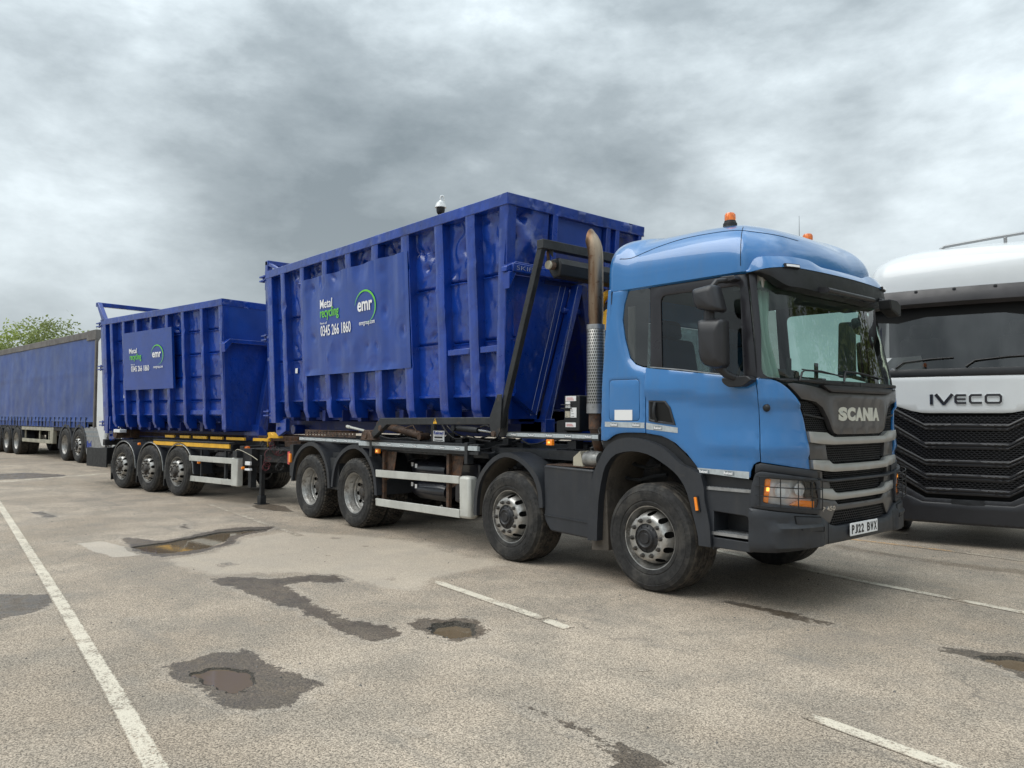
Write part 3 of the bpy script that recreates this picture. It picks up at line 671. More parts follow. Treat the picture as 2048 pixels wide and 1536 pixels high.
# ------------------------------------------------------------------ wheels
def tyre_mesh(width, Ro, drive=False):
    """outer face at y=0 (towards -y), tyre body goes to y=width"""
    g = G(); k = Ro/.512
    pf = [(.292, .012), (.300, -.012), (.315, -.020), (.335, -.024), (.345, -.020), (.352, -.027), (.40, -.036), (.432, -.034), (.436, -.030), (.442, -.034), (.470, -.022), (.480, -.020), (.484, -.012), (.496, .004), (.503, .018)]
    pf = [(r if r < .31 else .31+(r-.31)*(Ro-.31)/(.512-.31), h) for r, h in pf]
    g.lathe(pf, n=72, mi=0)
    tr = [(Ro-.009, .018)]
    if drive:
        tr += [(Ro-.016, .03), (Ro-.016, width-.03)]
    else:
        e = (width-.06)/5; y = .03
        tr += [(Ro-.003, y)]
        for i in range(5):
            tr += [(Ro, y+.004), (Ro, y+e-.012), (Ro-.016, y+e-.010), (Ro-.016, y+e-.002)]; y += e
            if i == 4: tr = tr[:-2]+[(Ro-.004, y-.004)]
    tr += [(Ro-.009, width-.018)]
    g.lathe(tr, n=72, mi=1)
    g.lathe([(Ro-.009, width-.018), (Ro-.03, width), (.42, width+.02), (.34, width+.015), (.292, width-.02)], n=36, mi=0)
    if drive:
        n = 52
        for i in range(n):
            for c in range(5):
                y0 = .022+c*(width-.044)/5+.004; y1 = y0+(width-.044)/5-.010; a = 2*math.pi*(i+(.5 if c % 2 else 0))/n; w = 2*math.pi/n*.40
                vs = []
                for r in (Ro-.018, Ro+.001):
                    for aa, yy in ((a-w, y0), (a+w*.7, y0), (a+w, y1), (a-w*.7, y1)): vs.append((r*math.cos(aa), yy, r*math.sin(aa)))
                g.add(vs, [(4, 5, 6, 7), (0, 1, 5, 4), (1, 2, 6, 5), (2, 3, 7, 6), (3, 0, 4, 7)], 1)
            a = 2*math.pi*i/n; w = 2*math.pi/n*.28       # shoulder lugs
            vs = [(r*math.cos(aa), yy, r*math.sin(aa)) for r, yy in ((Ro-.001, .012), (Ro-.034, -.012)) for aa in (a-w, a+w)]+[(r*math.cos(aa), yy, r*math.sin(aa)) for r, yy in ((Ro-.012, .024), (Ro-.034, -.004)) for aa in (a-w, a+w)]
            g.add(vs, [(0, 1, 3, 2), (0, 4, 5, 1), (0, 2, 6, 4), (1, 5, 7, 3)], 1)
    return g
def holed_ring(g, r0, r1, holes_, yf, mi=0, n=48, step=.02):
    outer = [(r1*math.cos(2*math.pi*i/n), r1*math.sin(2*math.pi*i/n)) for i in range(n)]
    hs = [[(cx+rx*math.cos(t)*math.cos(an)-ry*math.sin(t)*math.sin(an), cy+rx*math.cos(t)*math.sin(an)+ry*math.sin(t)*math.cos(an)) for t in [2*math.pi*k/14 for k in range(14)]] for cx, cy, rx, ry, an in holes_]
    if r0 > 0: hs.append([(r0*math.cos(2*math.pi*i/n), r0*math.sin(2*math.pi*i/n)) for i in range(n)])
    V, T = tri_region(outer, hs, step)
    g.add([(x, yf(math.hypot(x, y)), y) for x, y in V], T, mi)
def nut(g, r, a, y, s=.017, h=.03, mi=0):
    c = (r*math.cos(a), 0, r*math.sin(a))
    g.lathe([(0, y-h), (s*.75, y-h), (s*.95, y-h*.7), (s*.95, y-h*.25), (s*1.35, y-h*.2), (s*1.35, y)], c=c, n=6 if s > .012 else 8, mi=mi)
def interp(tab):
    def f(r):
        if r <= tab[0][0]: return tab[0][1]
        for (a, ya), (b, yb) in zip(tab, tab[1:]):
            if r <= b: return ya+(yb-ya)*(r-a)/(b-a)
        return tab[-1][1]
    return f
def wheel(parent, x, y, z, kind, Ro=.507, flip=False, dirty=False):
    """kind: steer / rear / trailer;  a 'wheel' part with its sub-parts"""
    width = .375 if kind != 'rear' else .285
    w = G()
    if kind != 'rear':
        w.lathe([(.300, .006), (.300, -.004), (.296, -.008), (.290, -.006), (.287, .004), (.281, .030), (.270, .045), (.262, .085), (.255, .11), (.25, .2), (.25, width-.02), (.29, width-.01)], n=64)
        yf = interp([(.135, -.052), (.188, -.054), (.203, -.048), (.215, -.036), (.226, -.012), (.240, .040), (.252, .095)])
        hs = [(.2265*math.cos(a), .2265*math.sin(a), .021, .030, a) for a in [2*math.pi*(k+.35)/10 for k in range(10)]]
        holed_ring(w, .135, .252, hs, yf)
        w.lathe([(.255, .12), (.0, .12)], n=24, mi=1)
    else:
        w.lathe([(.300, .008), (.300, -.004), (.296, -.008), (.290, -.005), (.286, .008), (.278, .030), (.270, .045), (.268, .080), (.258, .095), (.256, .140), (.248, .150), (.244, .175)], n=64)
        yf = interp([(.10, .196), (.185, .196), (.205, .188), (.225, .170), (.246, .172)])
        hs = [(.205*math.cos(a), .205*math.sin(a), .024, .030, a) for a in [2*math.pi*(k+.2)/10 for k in range(10)]]
        holed_ring(w, .10, .246, hs, yf); w.lathe([(.25, .24), (0, .24)], n=24, mi=1)
    o = w.build('wheel', ['rim', 'hole'], parent, smooth=35); o.location = (x, y, z)
    if flip: o.rotation_euler = (0, 0, math.pi)
    t = tyre_mesh(width, Ro, kind == 'rear').build('tyre', ['rubber', 'tread'], o, smooth=32)
    h = G()
    if kind == 'rear':
        h.lathe([(0, .105), (.055, .105), (.075, .115), (.08, .15), (.125, .165), (.135, .20)], n=24)
        for k in range(10): nut(h, .1675, 2*math.pi*k/10, .198, .016, .028)
        h.build('hub', 'hub', o, smooth=35)
        t2 = tyre_mesh(width, Ro, True).build('inner_tyre', ['rubber', 'tread'], o, smooth=32); t2.location = (0, .325, 0)
    else:
        d = -.02 if kind == 'trailer' else 0
        h.lathe([(0, -.078+d), (.045, -.080+d), (.052, -.070+d), (.070, -.072+d), (.080, -.084+d), (.088, -.080+d), (.094, -.058+d), (.100, -.052), (.125, -.046), (.136, -.042), (.137, .02)], n=40, mi=1 if kind == 'steer' else 0)
        for k in range(10): nut(h, .1675, 2*math.pi*(k+.12)/10, -.054, .017, .034)
        for k in range(10): nut(h, .115, 2*math.pi*(k+.4)/10, -.046, .008, .012, mi=1)
        h.build('hub', ['hub', 'hubdark'], o, smooth=35)
    return o
def arch_strip(g, outer, inner, y0, y1, depth, mi=0, lin=None):
    """wheel-arch: outer and inner outlines (x,z); face plate at y0..y1, liner from inner outline back to depth"""
    g.prism(outer+inner[::-1], y0, y1, mi)
    if lin is not None:
        n = len(inner); V = [(x, y1, z) for x, z in inner]+[(x, depth, z) for x, z in inner]+[(x, y1, z) for x, z in outer]+[(x, depth, z) for x, z in outer]
        F_ = [(i, i+1, n+i+1, n+i) for i in range(n-1)]
        m = len(outer)
        g.add(V, F_, lin); g.add([(x, y1, z) for x, z in outer]+[(x, depth, z) for x, z in outer], [(i, m+i, m+i+1, i+1) for i in range(m-1)], mi)
def smooth_line(p, k=3):
    out = []
    for i in range(len(p)-1):
        p0, p1, p2, p3 = p[max(i-1, 0)], p[i], p[i+1], p[min(i+2, len(p)-1)]
        for t in [j/k for j in range(k)]:
            out.append(tuple(.5*((2*p1[c])+(-p0[c]+p2[c])*t+(2*p0[c]-5*p1[c]+4*p2[c]-p3[c])*t*t+(-p0[c]+3*p1[c]-3*p2[c]+p3[c])*t**3) for c in range(len(p1))))
    return out+[tuple(p[-1])]

# ------------------------------------------------------------------ the blue lorry
truck = empty('hooklift_lorry', (0, 0, 0), label='blue four-axle hooklift lorry with amber roof beacons and grey grille', cat='lorry')
CP = [(-.66, .0), (-.5, 0.), (0, 0.), (.5, 0.), (.85, .0), (1.02, .003), (1.14, .03), (1.235, .09), (1.30, .18), (1.36, .34), (1.392, .6), (1.412, .9), (1.42, 1.22)]
_p = [Vector(p) for p in CP+[(x, 2.44-y) for x, y in CP[-2::-1]]]
_d = [0.]
for a, b in zip(_p, _p[1:]): _d.append(_d[-1]+(b-a).length)
S = _d[-1]; SH = S/2
def plan(s):
    s = min(max(s, 0), S-1e-9); i = 0
    while i < len(_p)-2 and _d[i+1] < s: i += 1
    def tg(k):
        if k == 0: return (_p[1]-_p[0])/(_d[1]-_d[0])
        if k == len(_p)-1: return (_p[-1]-_p[-2])/(_d[-1]-_d[-2])
        return (_p[k+1]-_p[k-1])/(_d[k+1]-_d[k-1])
    h = _d[i+1]-_d[i]; t = (s-_d[i])/h
    return (2*t**3-3*t*t+1)*_p[i]+(t**3-2*t*t+t)*tg(i)*h+(-2*t**3+3*t*t)*_p[i+1]+(t**3-t*t)*tg(i+1)*h
_sc = {}
def surf0(s, z):
    k = (round(s, 5), round(z, 5))
    if k in _sc: return _sc[k]
    x, y = plan(s); q = max(0, z-1.95); w = sm((x-.95)/.3)
    x2 = x-q*(.05+.15*w)*sm(x); y2 = y+(1.22-y)/1.22*q*.05
    _sc[k] = Vector((x2, y2, z)); return _sc[k]
def cabm(s, z, off=0.):
    p = surf0(s, z)
    if not off: return p
    e = 4e-3; s1, s2 = min(s+e, S-1e-4), max(s-e, 0)
    n = (surf0(s1, z)-surf0(s2, z)).cross(surf0(s, z+e)-surf0(s, z-e)).normalized()
    return p+n*off
CB, PL, BK, TR = 'cab_blue', 'plastic', 'blk', 'trim'
def crease(s, z):
    """the pressed lines across the door and corner panel"""
    l1 = 1.855-(s-.6)*.085; d = z-l1
    o = .026*sm((d+.015)/.02)*(1-sm(d/.35)) if d > -.015 else 0
    l2 = 1.36-(s-1.2)*.02; e = z-l2
    if s > 1.1: o += .022*sm((s-1.1)/.4)*(sm(1+e/.05) if e < 0 else 1-sm(e/.22))
    return o
def both(name, m, poly, holes=(), off=0., **k):
    fm = lambda p: [(S-u, v) for u, v in reversed(p)]
    om = (lambda u, v: off(S-u, v)) if callable(off) else off
    return patch(name, m, cabm, poly, truck, holes=holes, off=off, **k), patch(name, m, cabm, fm(poly), truck, holes=[fm(h) for h in holes], off=om, **k)
archc = smooth_line([(.045, 1.397), (.119, 1.394), (.233, 1.456), (.375, 1.477), (.606, 1.478)], 3)
flap = fillet([(.153, 1.995), (.536, 1.993), (.539, 1.590), (.152, 1.589)], .04)
qw = fillet([(.351, 2.872), (.612, 2.869), (.634, 2.112), (.552, 2.117), (.469, 2.145), (.398, 2.208), (.327, 2.398), (.288, 2.587), (.304, 2.74)], .03)
rear_poly = archc+[(.606, 2.098), (.552, 2.107), (.463, 2.136), (.389, 2.202), (.317, 2.396), (.278, 2.587), (.294, 2.742), (.342, 2.880), (.10, 2.880), (.062, 2.0)]
rp_off = lambda u, v: -.028*(1-sm(bdist((u, v), qw)/.075))
both('rear_cab_panel', CB, rear_poly, holes=[flap], off=rp_off, res=.045)
both('fuel_flap', CB, [(u+(.345-u)*.022, v+(1.79-v)*.022) for u, v in flap], res=.1)
door_poly = [(.614, 2.093), (1.0, 2.048), (1.435, 1.994), (1.767, 1.948), (1.786, 1.815), (1.792, 1.628), (1.798, 1.461), (1.799, 1.262), (1.775, 1.255), (1.744, 1.235), (1.72, 1.18), (1.713, 1.125), (1.476, 1.129), (1.23, 1.139), (1.16, 1.22), (1.079, 1.302), (.957, 1.391), (.87, 1.43), (.795, 1.455), (.618, 1.476)]
door = both('door', CB, door_poly, off=crease, res=.05)
handle_hole = [(.668, 1.775), (.838, 1.768), (.895, 1.712), (.946, 1.565), (.745, 1.588), (.668, 1.602)]
corner_poly = smooth_line([(1.772, 1.948), (1.80, 1.962), (1.863, 1.955), (1.967, 1.914), (2.072, 1.827), (2.14, 1.74), (2.195, 1.62), (2.222, 1.510), (2.245, 1.353), (2.270, 1.192)], 3)+[(2.044, 1.222), (1.806, 1.256), (1.804, 1.461), (1.797, 1.65), (1.79, 1.83)]
both('corner_panel', CB, corner_poly, off=crease, res=.045)
# pillars, door frame, windows
glass_poly = fillet([(.743, 2.776), (1.640, 2.768), (1.650, 1.968), (.783, 2.073)], [.07, .05, .01, .01])
frame_poly = [(.619, 2.872), (1.2, 2.868), (1.822, 2.868), (1.800, 2.554), (1.775, 1.945), (1.496, 1.982), (1.0, 2.052), (.643, 2.098)]
both('door_frame', TR, frame_poly, holes=[glass_poly], off=-.024, res=.12)
both('window_strip', 'alu', [(.650, 2.107), (1.0, 2.068), (1.50, 1.998), (1.50, 1.989), (1.0, 2.058), (.650, 2.097)], off=-.012, res=.2, thick=.01, edge=0)
both('side_window', 'glass_side', [(u+(1.2-u)*-.01, v+(2.4-v)*-.01) for u, v in glass_poly], off=-.038, res=.15, thick=0, edge=0)
both('quarter_window', 'glass_dark', qw, off=-.032, res=.1, thick=0, edge=0)
both('corner_pillar', TR, [(1.778, 1.950), (1.812, 2.45), (1.832, 2.868), (1.93, 2.90), (1.905, 2.76), (1.872, 2.35), (1.828, 2.04), (1.836, 1.995), (1.865, 1.968), (1.85, 1.953)], off=.004, res=.06)
ws = [(1.865, 1.972), (1.838, 1.995), (1.829, 2.04), (1.872, 2.35), (1.905, 2.76), (1.93, 2.80)]
ws_poly = ws[::-1]+[(2.3, 1.950), (SH, 1.950)][0:1]; ws_full = ws_poly+[(SH, 1.95)]+[(S-u, v) for u, v in reversed(ws_poly)]
patch('windscreen', 'glass', cabm, ws_full, truck, off=-.006, res=.12, thick=0, edge=0, smooth=180)
# roof
RZ0, RH = 2.882, .60
base = []
for i in range(97):
    s = .16+(S-.32)*i/96; p = surf0(s, RZ0); base.append((p.x, p.y))
rb = surf0(.16, RZ0); xr = rb.x-.08
base = [(xr+.08+(rb.x-xr-.08), rb.y)]+base
rearp = [(rb.x-.05, rb.y+.012), (rb.x-.085, rb.y+.06), (rb.x-.09, .3), (rb.x-.09, .6), (rb.x-.09, .9), (rb.x-.09, 1.22)]
base = [p for p in reversed(rearp)]+base+[(x, 2.44-y) for x, y in rearp[:-1]]
def roof_pt(i, a):
    bx, by = base[i]; ax, ay = min(max(bx, -.05), .35), 1.22
    t = sm((bx-.75)/.45); tr_ = 1-sm((bx-xr+.0)/.3)
    p = 3.1*(1-t)+2.6*t; p += .5*sm((by-1.6)/.6)*t; p = p*(1-tr_)+4.2*tr_
    h = math.cos(a)**(2/p); v = math.sin(a)**(2/p)
    x = ax+(bx-ax)*h; y = ay+(by-ay)*h; z = RZ0+RH*v*(1-.07*sm((x-.3)/.8))
    return Vector((x, y, z))
nb_ = len(base); na = 22; g = G()
vs = [roof_pt(i, math.pi/2*(j/na)) for j in range(na+1) for i in range(nb_)]
lip = []
for v in vs[:nb_]:
    q = Vector((min(max(v.x, .1), .6), 1.22, 0))-Vector((v.x, v.y, 0)); q.normalize(); lip.append(v+q*.035+Vector((0, 0, -.016)))
nl = len(vs); vs = vs+lip
fs = [(j*nb_+i, j*nb_+(i+1) % nb_, (j+1)*nb_+(i+1) % nb_, (j+1)*nb_+i) for j in range(na) for i in range(nb_)]+[(nl+i, nl+(i+1) % nb_, (i+1) % nb_, i) for i in range(nb_)]
g.add(vs, fs); roof = g.build('roof', CB, truck, smooth=60)
g = G()                                                            # pressed panel seam round the roof side
sl = []
for k in range(41):
    u = k/40; i = int(8+u*38)
    a = .62 if .06 < u < .92 else .62*sm(u/.06) if u <= .06 else .62
    sl.append(roof_pt(i, math.pi/2*(.20+.16*sm(u*3)+.06*math.sin(u*3)))+Vector((0, -.0005, 0)))
g.tube(sl, .0035, 5); g.build('roof_seam', 'hole', roof)
g = G()
for sgn in (0, 1):
    pts = [roof_pt(int(nb_/2+(22 if sgn else -22)), math.pi/2*t) for t in [.02+.5*k/16 for k in range(17)]]
    g.tube(pts, .003, 5)
g.build('roof_seam', 'hole', roof)
# sun visor
def vo(s): return .098*sm((min(s, S-s)-1.80)/.20)+.012
def vtop(s): s = min(s, S-s); return 2.885+.10*sm((s-1.79)/.14)+.015*sm((s-1.9)/.4)-.045*sm((s-2.45)/.25)
def vbot(s): s = min(s, S-s); return 2.862-.14*sm((s-1.86)/.30)-.02*sm((s-2.2)/.5)
def vmid(s): s = min(s, S-s); return 2.868+.022*sm((s-1.9)/.3)
def visor(name, m, f0, f1, o0, o1, n=90):
    g = G(); ss = [1.785+(S-3.57)*i/n for i in range(n+1)]
    ring = lambda s: [cabm(s, f0(s), 0), cabm(s, f0(s), o0(s)), cabm(s, (f0(s)+f1(s))/2, (o0(s)+o1(s))/2+.006), cabm(s, f1(s), o1(s)), cabm(s, f1(s), 0)]
    V = [p for s in ss for p in ring(s)]; g.add(V, [(i*5+k, i*5+k+1, i*5+k+6, i*5+k+5) for i in range(n) for k in range(4)])
    return g.build(name, m, truck, smooth=40, fix=False)
vz = visor('visor_upper', CB, vtop, vmid, lambda s: vo(s)*.72, lambda s: vo(s)+.004)
visor('visor_lower', 'blk', lambda s: vmid(s)-.003, vbot, lambda s: vo(s), lambda s: vo(s)*.86)
for s0 in (2.18, S-2.18):
    patch('visor_marker_lamp', BK, cabm, [(s0-.075, 2.878), (s0+.075, 2.878), (s0+.075, 2.912), (s0-.075, 2.912)], truck, off=.13, thick=.02, res=.1, edge=0)
    patch('visor_marker_lamp', 'lamp_white', cabm, [(s0-.062, 2.884), (s0+.062, 2.884), (s0+.062, 2.903), (s0-.062, 2.903)], truck, off=.137, thick=.006, res=.1, edge=0)
# cowl below the windscreen
both('cowl', BK, [(1.79, 1.957), (1.85, 1.951), (2.3, 1.949), (SH-.004, 1.949), (SH-.004, 1.905), (2.6, 1.905), (2.42, 1.915), (2.1, 1.932), (2.02, 1.922), (1.97, 1.930), (1.86, 1.968)], off=.022, thick=.04, res=.08)
patch('cowl_step', 'plastic_clean', cabm, mir([(2.40, 1.905), (2.47, 1.868), (2.54, 1.850), (SH-.001, 1.850)], S), truck, off=.055, thick=.05, res=.08)
for (s0, s1, zt) in ((2.13, 2.75, 2.02), (2.76, 3.55, 2.03)):
    g = G(); g.tube([cabm(s0, 1.935, .03), cabm(s0+.03, zt-.02, .035), cabm(s0+.07, zt, .03), cabm(s0+.30, zt+.0, .028), cabm(s1, zt-.035, .028)], [.010, .009, .008, .007, .006], 6)
    g.tube([cabm(s0+.06, zt+.012, .012), cabm(s1+.1, zt-.028, .012)], .006, 6); g.build('wiper', BK, truck, smooth=60)
# grille
GR, SV = 'grille', 'silver'
patch('grille_backing', 'hole', cabm, mir([(2.10, 1.84), (2.245, 1.50), (2.30, 1.17), (2.36, .95), (2.50, .69), (SH-.001, .69)], S), truck, off=-.075, thick=.01, res=.2, edge=0)
sh = smooth_line([(2.024, 1.905), (2.085, 1.915), (2.429, 1.877), (2.514, 1.846)], 2)+[(SH, 1.846)]
shl = [(2.024, 1.905), (2.100, 1.842), (2.160, 1.785), (2.342, 1.762), (2.436, 1.715), (2.509, 1.619), (2.560, 1.535), (2.60, 1.500), (2.665, 1.484), (SH, 1.482)]
full = shl+[(S-u, v) for u, v in reversed(shl[:-1])]+[(S-u, v) for u, v in (sh[1:-1])]+list(reversed(sh[1:]))
patch('grille_shield', GR, cabm, full, truck, off=lambda u, v: .018+.012*sm((min(u, S-u)-2.35)/.2)-.012*sm((1.80-v)/.1)*sm((min(u, S-u)-2.56)/.08), thick=.05, res=.06)
def mesh_part(poly, off=-.02, **k):
    for pl in (poly, [(S-u, v) for u, v in reversed(poly)]) if poly[0] != 'c' else (poly[1:],):
        g = G(); hexmesh(g, cabm, pl, off=off, **k); g.build('grille_mesh', BK, truck)
mesh_part([(2.150, 1.775), (2.335, 1.752), (2.43, 1.705), (2.50, 1.61), (2.553, 1.525), (2.60, 1.49), (2.62, 1.475), (2.235, 1.505), (2.215, 1.66)], cw=.030, ch=.017)
mesh_part(['c']+[(2.52, 1.50), (S-2.52, 1.50), (S-2.52, 1.46), (2.52, 1.46)], cw=.030, ch=.017)
mesh_part(['c']+[(2.50, 1.40), (S-2.50, 1.40), (S-2.54, 1.232), (2.54, 1.232)], cw=.034, ch=.020, bar=.006)
mesh_part(['c']+[(2.447, 1.165), (S-2.447, 1.165), (S-2.54, 1.10), (2.54, 1.10)], cw=.030, ch=.018)
mesh_part(['c']+[(2.55, 1.076), (S-2.55, 1.076), (S-2.61, .985), (2.61, .985)], cw=.034, ch=.020, bar=.006)
mesh_part(['c']+[(2.60, .922), (S-2.60, .922), (S-2.64, .88), (2.64, .88)], cw=.030, ch=.018)
mesh_part(['c']+[(2.530, .735), (2.595, .825), (S-2.595, .825), (S-2.53, .735), (S-2.61, .700), (2.61, .70)], cw=.036, ch=.022, bar=.007, off=.0)
for (s0, z0, z1) in ((2.30, 1.645, 1.655),):
    both('grille_slat', BK, [(2.195, 1.665), (2.49, 1.628), (2.505, 1.612), (2.20, 1.648)], off=.0, thick=.03, res=.1)
def bar(name, top, bot, off, m=SV):
    poly = mir(bot, S)+list(reversed(mir(top, S)))
    return patch(name, m, cabm, poly, truck, off=off, thick=.05, res=.06, edge=.008, inset=.014)
bar('grille_bar', [(2.226, 1.512), (2.48, 1.500), (2.545, 1.475), (2.60, 1.460), (SH-.01, 1.460)], [(2.249, 1.420), (2.44, 1.402), (2.54, 1.398), (2.60, 1.396), (SH-.01, 1.396)], .034)
bar('grille_bar', [(2.271, 1.272), (2.512, 1.262), (2.56, 1.235), (2.60, 1.226), (SH-.01, 1.226)], [(2.284, 1.194), (2.50, 1.170), (2.56, 1.164), (2.60, 1.162), (SH-.01, 1.160)], .034)
bar('grille_bar', [(2.356, 1.030), (2.555, 1.018), (2.60, .985), (2.66, .975), (SH-.01, .975)], [(2.354, .952), (2.54, .925), (2.60, .921), (2.66, .920), (SH-.01, .920)], .034)
both('grille_side_panel', GR, [(2.252, 1.417), (2.497, 1.399), (2.528, 1.265), (2.270, 1.275)], off=.004, thick=.05, res=.08)
both('grille_side_panel', GR, [(2.357, 1.105), (2.53, 1.098), (2.553, 1.022), (2.357, 1.033)], off=.010, thick=.05, res=.08)
both('grille_side_panel', GR, [(2.30, 1.188), (2.44, 1.168), (2.447, 1.105), (2.31, 1.112)], off=.004, thick=.05, res=.08)
for i in range(5): both('vent_slot', 'hole', [(2.345, 1.118+i*.010), (2.40, 1.117+i*.010), (2.40, 1.122+i*.010), (2.345, 1.123+i*.010)], off=.006, thick=.002, res=.1, edge=0)
patch('grille_ledge', PL, cabm, mir([(2.36, 1.112), (2.54, 1.098), (SH-.01, 1.102)], S)+list(reversed(mir([(2.36, 1.100), (2.54, 1.078), (SH-.01, 1.080)], S))), truck, off=.045, thick=.08, res=.1)
patch('grille_lower_frame', GR, cabm, [(2.345, .948), (2.54, .921), (2.60, .918), (2.655, .878), (S-2.655, .878), (S-2.60, .918), (S-2.54, .921), (S-2.345, .948), (S-2.335, .806), (S-2.50, .722), (S-2.53, .735), (S-2.60, .830), (2.60, .830), (2.53, .735), (2.50, .722), (2.335, .806)], truck, off=.020, thick=.05, res=.06)
g = G()                                                            # raised brand letters on the shield
mp = lambda u, v, h: cabm(u, v, .010+h)
put_chars(g, row('SCANIA', SH-.405, SH+.392, .01), 1.600, 1.722, mp, .014, .066); g.build('brand_letters', 'letter', truck, smooth=30)
g = G(); put_chars(g, row('P 450', 2.402, 2.592, .14), .834, .872, lambda u, v, h: cabm(u, v, .021+h), .006, .012); g.build('model_letters', 'chrome', truck)
# number plate on the bumper
bo = .05
def bump_off(u, v):
    s = min(u, S-u); o = bo
    if 1.86 < s < 2.40: o += .030*sm((s-1.86)/.04)*sm((2.40-s)/.05)*sm((.742-v)/.02)*sm((v-.53)/.03)-.012*sm((s-1.92)/.03)*sm((2.36-s)/.04)*sm((.715-v)/.015)
    o -= .02*sm((.56-v)/.05)
    return o
bt = [(1.715, .872), (1.766, .872), (2.10, .835), (2.335, .808), (2.415, .765), (2.50, .715), (2.61, .695), (SH-.01, .695)]
bb = [(1.712, .511), (1.916, .515), (2.188, .532), (2.445, .556), (2.826, .562), (SH-.01, .562)]
patch('bumper', PL, cabm, mir(bb, S)+list(reversed(mir(bt, S))), truck, off=bump_off, thick=.09, res=.04, edge=.012, inset=.016)
both('towing_cover', PL, [(2.055, .812), (2.33, .790), (2.335, .688), (2.12, .705), (2.07, .735)], off=bo+.012, thick=.012, res=.08)
g = G(); g.box(1.478, 1.487, .887, 1.420, .600, .711); pl_ = g.build('number_plate', 'plate', truck, bevel=.003)
g = G(); mpp = lambda u, v, h: Vector((1.488+h, u, v))
put_chars(g, row('PJ22', .910, 1.140, .24), .617, .694, mpp, .001, .03); put_chars(g, row('BWX', 1.205, 1.398, .20), .617, .694, mpp, .001, .03); g.build('plate_lettering', 'black_txt', pl_)
# headlights
both('bumper_seam', 'hole', [(2.442, .560), (2.447, .560), (2.447, .745), (2.442, .745)], off=lambda u, v: bump_off(u, v)+.0015, thick=.002, res=.05, edge=0)
both('towing_cover_seam', 'hole', [(2.045, .822), (2.34, .798), (2.345, .676), (2.335, .676), (2.33, .790), (2.058, .814), (2.075, .735), (2.12, .700), (2.335, .684), (2.335, .676), (2.112, .692), (2.062, .735)], off=lambda u, v: bump_off(u, v)+.002, thick=.002, res=.05, edge=0)
both('headlight_top_panel', PL, [(1.760, 1.165), (1.81, 1.186), (2.30, 1.120), (2.352, 1.094), (2.352, 1.19), (2.28, 1.186), (2.044, 1.214), (1.806, 1.248), (1.765, 1.235)], off=.018, thick=.05, res=.06)
hp = fillet([(1.819, .921), (1.836, 1.128), (2.288, 1.090), (2.325, .932), (2.300, .868), (1.90, .915)], .03)
both('headlight_housing', PL, fillet([(1.731, .884), (1.738, 1.057), (1.769, 1.165), (1.81, 1.182), (2.30, 1.116), (2.352, 1.09), (2.352, .955), (2.335, .815), (2.10, .842), (1.766, .880)], .02), holes=[hp], off=.045, thick=.11, res=.05)
hls = []
for sd_ in (0, 1):
    f = (lambda u: u) if not sd_ else (lambda u: S-u)
    q = lambda poly: [(f(u), v) for u, v in (poly if not sd_ else reversed(poly))]
    hl = patch('headlight', 'lamp_silver', cabm, q(hp), truck, off=lambda u, v: -.03-.012*math.cos(v*22), res=.03, thick=.01, edge=0)
    patch('bulb_bezel', BK, cabm, q([(2.195, 1.098), (2.285, 1.09), (2.318, .955), (2.20, .960)]), hl, off=.012, thick=.03, res=.08)
    patch('indicator_lens', 'amber', cabm, q(fillet([(1.838, 1.122), (1.880, 1.119), (1.858, .922), (1.822, .930)], .01)), hl, off=.022, thick=.04, res=.05)
    patch('indicator_lens', 'amber', cabm, q([(2.045, .904), (2.135, .942), (2.300, .925), (2.296, .872)]), hl, off=.018, thick=.035, res=.05)
    patch('indicator_bulb', 'amber_lit', cabm, q([(1.848, 1.05), (1.868, 1.05), (1.866, 1.02), (1.846, 1.02)]), hl, off=.026, thick=.004, res=.05, edge=0)
    g = G()
    for cs, cz, rr in ((1.975, 1.020, .070), (2.130, 1.030, .055)):
        for k in range(24):
            a0, a1 = 2*math.pi*k/24, 2*math.pi*(k+1)/24
            for r0, r1, o0, o1 in ((rr, rr*.93, .01, .012), (rr*.93, rr*.3, .012, -.04), (rr*.3, .0005, -.04, -.02)):
                g.add([cabm(f(cs+r*math.cos(a)), cz+r*math.sin(a), o) for r, a, o in ((r0, a0, o0), (r0, a1, o0), (r1, a1, o1), (r1, a0, o1))], [(0, 1, 2, 3)])
    g.build('reflector', 'lamp_silver', hl, smooth=60)
    patch('headlight_glass', 'glass_clear', cabm, q(hp), hl, off=.034, thick=0, res=.07, edge=0)
    g = G()
    for z0, z1 in ((1.145, 1.105), (1.065, 1.030), (.985, .952), (.905, .862)):
        pts = [cabm(f(1.775), z0+.0, .055)]+[cabm(f(1.80+.50*k/10), z0+(z1-z0)*k/10, .095) for k in range(11)]+[cabm(f(2.318), z1, .05)]
        g.tube(pts, .0045, 6)
    for s0 in (1.806, 1.93, 2.055, 2.18, 2.298):
        w = (s0-1.80)/.52; g.tube([cabm(f(s0), 1.145-.04*w, .095), cabm(f(s0), .905-.043*w, .095)], .0045, 6)
    g.build('headlight_guard', BK, truck, smooth=60)
